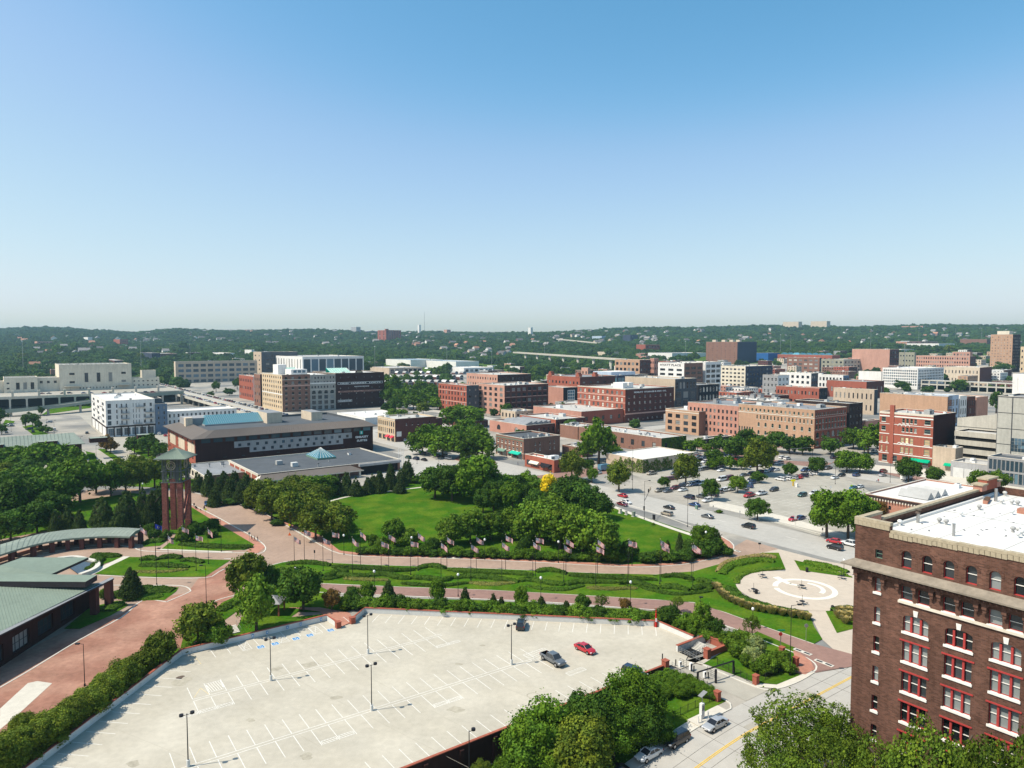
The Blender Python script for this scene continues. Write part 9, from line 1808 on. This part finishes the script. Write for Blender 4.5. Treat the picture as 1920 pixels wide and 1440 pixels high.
sx = empty('garden_steps', U(428,1180,.15), math.atan2(d1.y, d1.x)); tag(sx, 'pale concrete garden steps with thin rail above the left deck wall', 'steps')
for k in range(6): mb = MB(); mb.box(-1.6,1.6,-.2-k*.55,.3-k*.55,-.1,.55-k*.08,'kerb_stone'); mb.obj('step', sx)
railing('rail', (1.7,.3,.5), (1.7,-3.2,.1), sx, .95, 3, 1)
# ================================================================== LABELS of trees and lot cars from what stands near them
for x, y, nm_ in ((720,985,'open park lawn'),(1230,1020,'right hand lawn of the park'),(900,1080,'flag island'),(1490,1106,'plaza circle'),(1440,930,'big car park'),(600,1300,'parking deck'),(470,1060,'brick road junction'),(1425,1250,'corner lawn by the driveway'),(1250,1290,'green slope by the driveway'),(1100,1400,'near wall of the deck'),(1500,1400,'yellow lined street'),(950,1135,'lower drive'),(1000,1040,'upper drive'),(830,880,'street junction beyond the park'),(60,800,'left car park'),(1310,1190,'far right corner of the deck')):
 q = U(x, y); LAND.append((q.x, q.y, nm_, 8))
LP = [(Vector((x, y, 0)), P(Vector((x, y, 0)))[0], n_, r_) for x, y, n_, r_ in LAND if 'two peach' not in n_ and 'behind the dark' not in n_ and len(n_.split()) < 8]
DESC = dict(green='round mid green tree', dark='dense dark green tree', bright='broad bright green tree', olive='olive green rounded tree', pine='dark narrow evergreen', spruce='small slender evergreen', yellow='bright yellow tree', honey='airy feathery green tree', rust='brownish thin tree', pale='pale flowering shrub', shrub='leafy green shrub', dshrub='dark green shrub', bshrub='light green shrub')
def auto(items):
 seen = {}
 for root, ds, q in items:
  px, py = P(q); best = min(LP, key=lambda t: max(0, math.hypot(t[0].x-q.x, t[0].y-q.y)-t[3]*.5))
  dx = best[1]-px; dd = math.hypot(best[0].x-q.x, best[0].y-q.y)
  rel = ('left of' if dx > 0 else 'right of') if abs(dx) > abs(best[0].y-q.y)*.25*F/max(q.y, 1) and dd > best[3] else ('in front of' if q.y < best[0].y else 'behind')
  if best[2] in ('open park lawn','flag island','big car park','parking deck','left car park','plaza circle') and dd < best[3]+14: rel = 'beside'
  seen.setdefault((ds, rel, best[2]), []).append((q.y, root))
 for (ds, rel, nm_), l_ in seen.items():
  l_.sort(key=lambda t: t[0])
  for i, (_, root) in enumerate(l_):
   lb = '%s %s the %s' % (ds, rel, nm_)
   if len(l_) > 1: lb += ', '+('nearest one' if i == 0 else ORD[min(i, 40)]+' nearest'); root['group'] = '%ss %s the %s' % (ds, rel, nm_)
   root['label'] = lb
for root, kind, ar, q in TREES: root['category'] = 'shrub' if kind in ('shrub','dshrub','bshrub','pale') else 'tree'
auto([(r, DESC[k_], q) for r, k_, _, q in TREES]); auto(HL)
CN = dict(sedan='sedan', suv='suv', pickup='pickup truck', van='van'); CC = dict(lightblue='light blue', darkblue='dark blue', teal='teal blue')
rest = [c for c in CARS if not c[4]]
for c in rest: c[0]['category'] = CN[c[1]] if c[1] != 'sedan' else 'car'
for gk, ph in (('bleft','left kerb of the street viaduct'),('bright','right kerb of the street viaduct'),('v','road deck in front of the cream station')):
 l_ = sorted([c for c in rest if c[5] == gk], key=lambda c: c[3].y if gk != 'v' else P(c[3])[0])
 cc_ = {}
 for c in l_: cc_.setdefault((c[2], c[1]), []).append(c)
 for (col_, kd), cs in cc_.items():
  for i, c in enumerate(cs): c[0]['label'] = '%s %s on the %s, %s' % (CC.get(col_, col_), CN[kd], ph, ('nearest one' if i == 0 else ORD[i]+' nearest') if gk != 'v' else ('leftmost one' if i == 0 else ORD[i]+' from left')); c[0]['group'] = 'cars along the '+ph
auto([(c[0], '%s %s' % (CC.get(c[2], c[2]), CN[c[1]]), c[3]) for c in rest if not c[5]])
hz = MB(); hz.box(-5600, 5600, -300, 6400, -8, 205, 'glass'); ho_ = hz.obj('haze'); ho_['kind'] = 'stuff'
hm_ = bpy.data.materials.new('haze'); hm_.use_nodes = True; hn = hm_.node_tree; hn.nodes.clear(); pv = hn.nodes.new('ShaderNodeVolumePrincipled'); pv.inputs['Density'].default_value = HAZE; pv.inputs['Color'].default_value = (.50,.80,1,1); pv.inputs['Anisotropy'].default_value = .2
oo = hn.nodes.new('ShaderNodeOutputMaterial'); hn.links.new(pv.outputs[0], oo.inputs['Volume']); ho_.data.materials.clear(); ho_.data.materials.append(hm_)
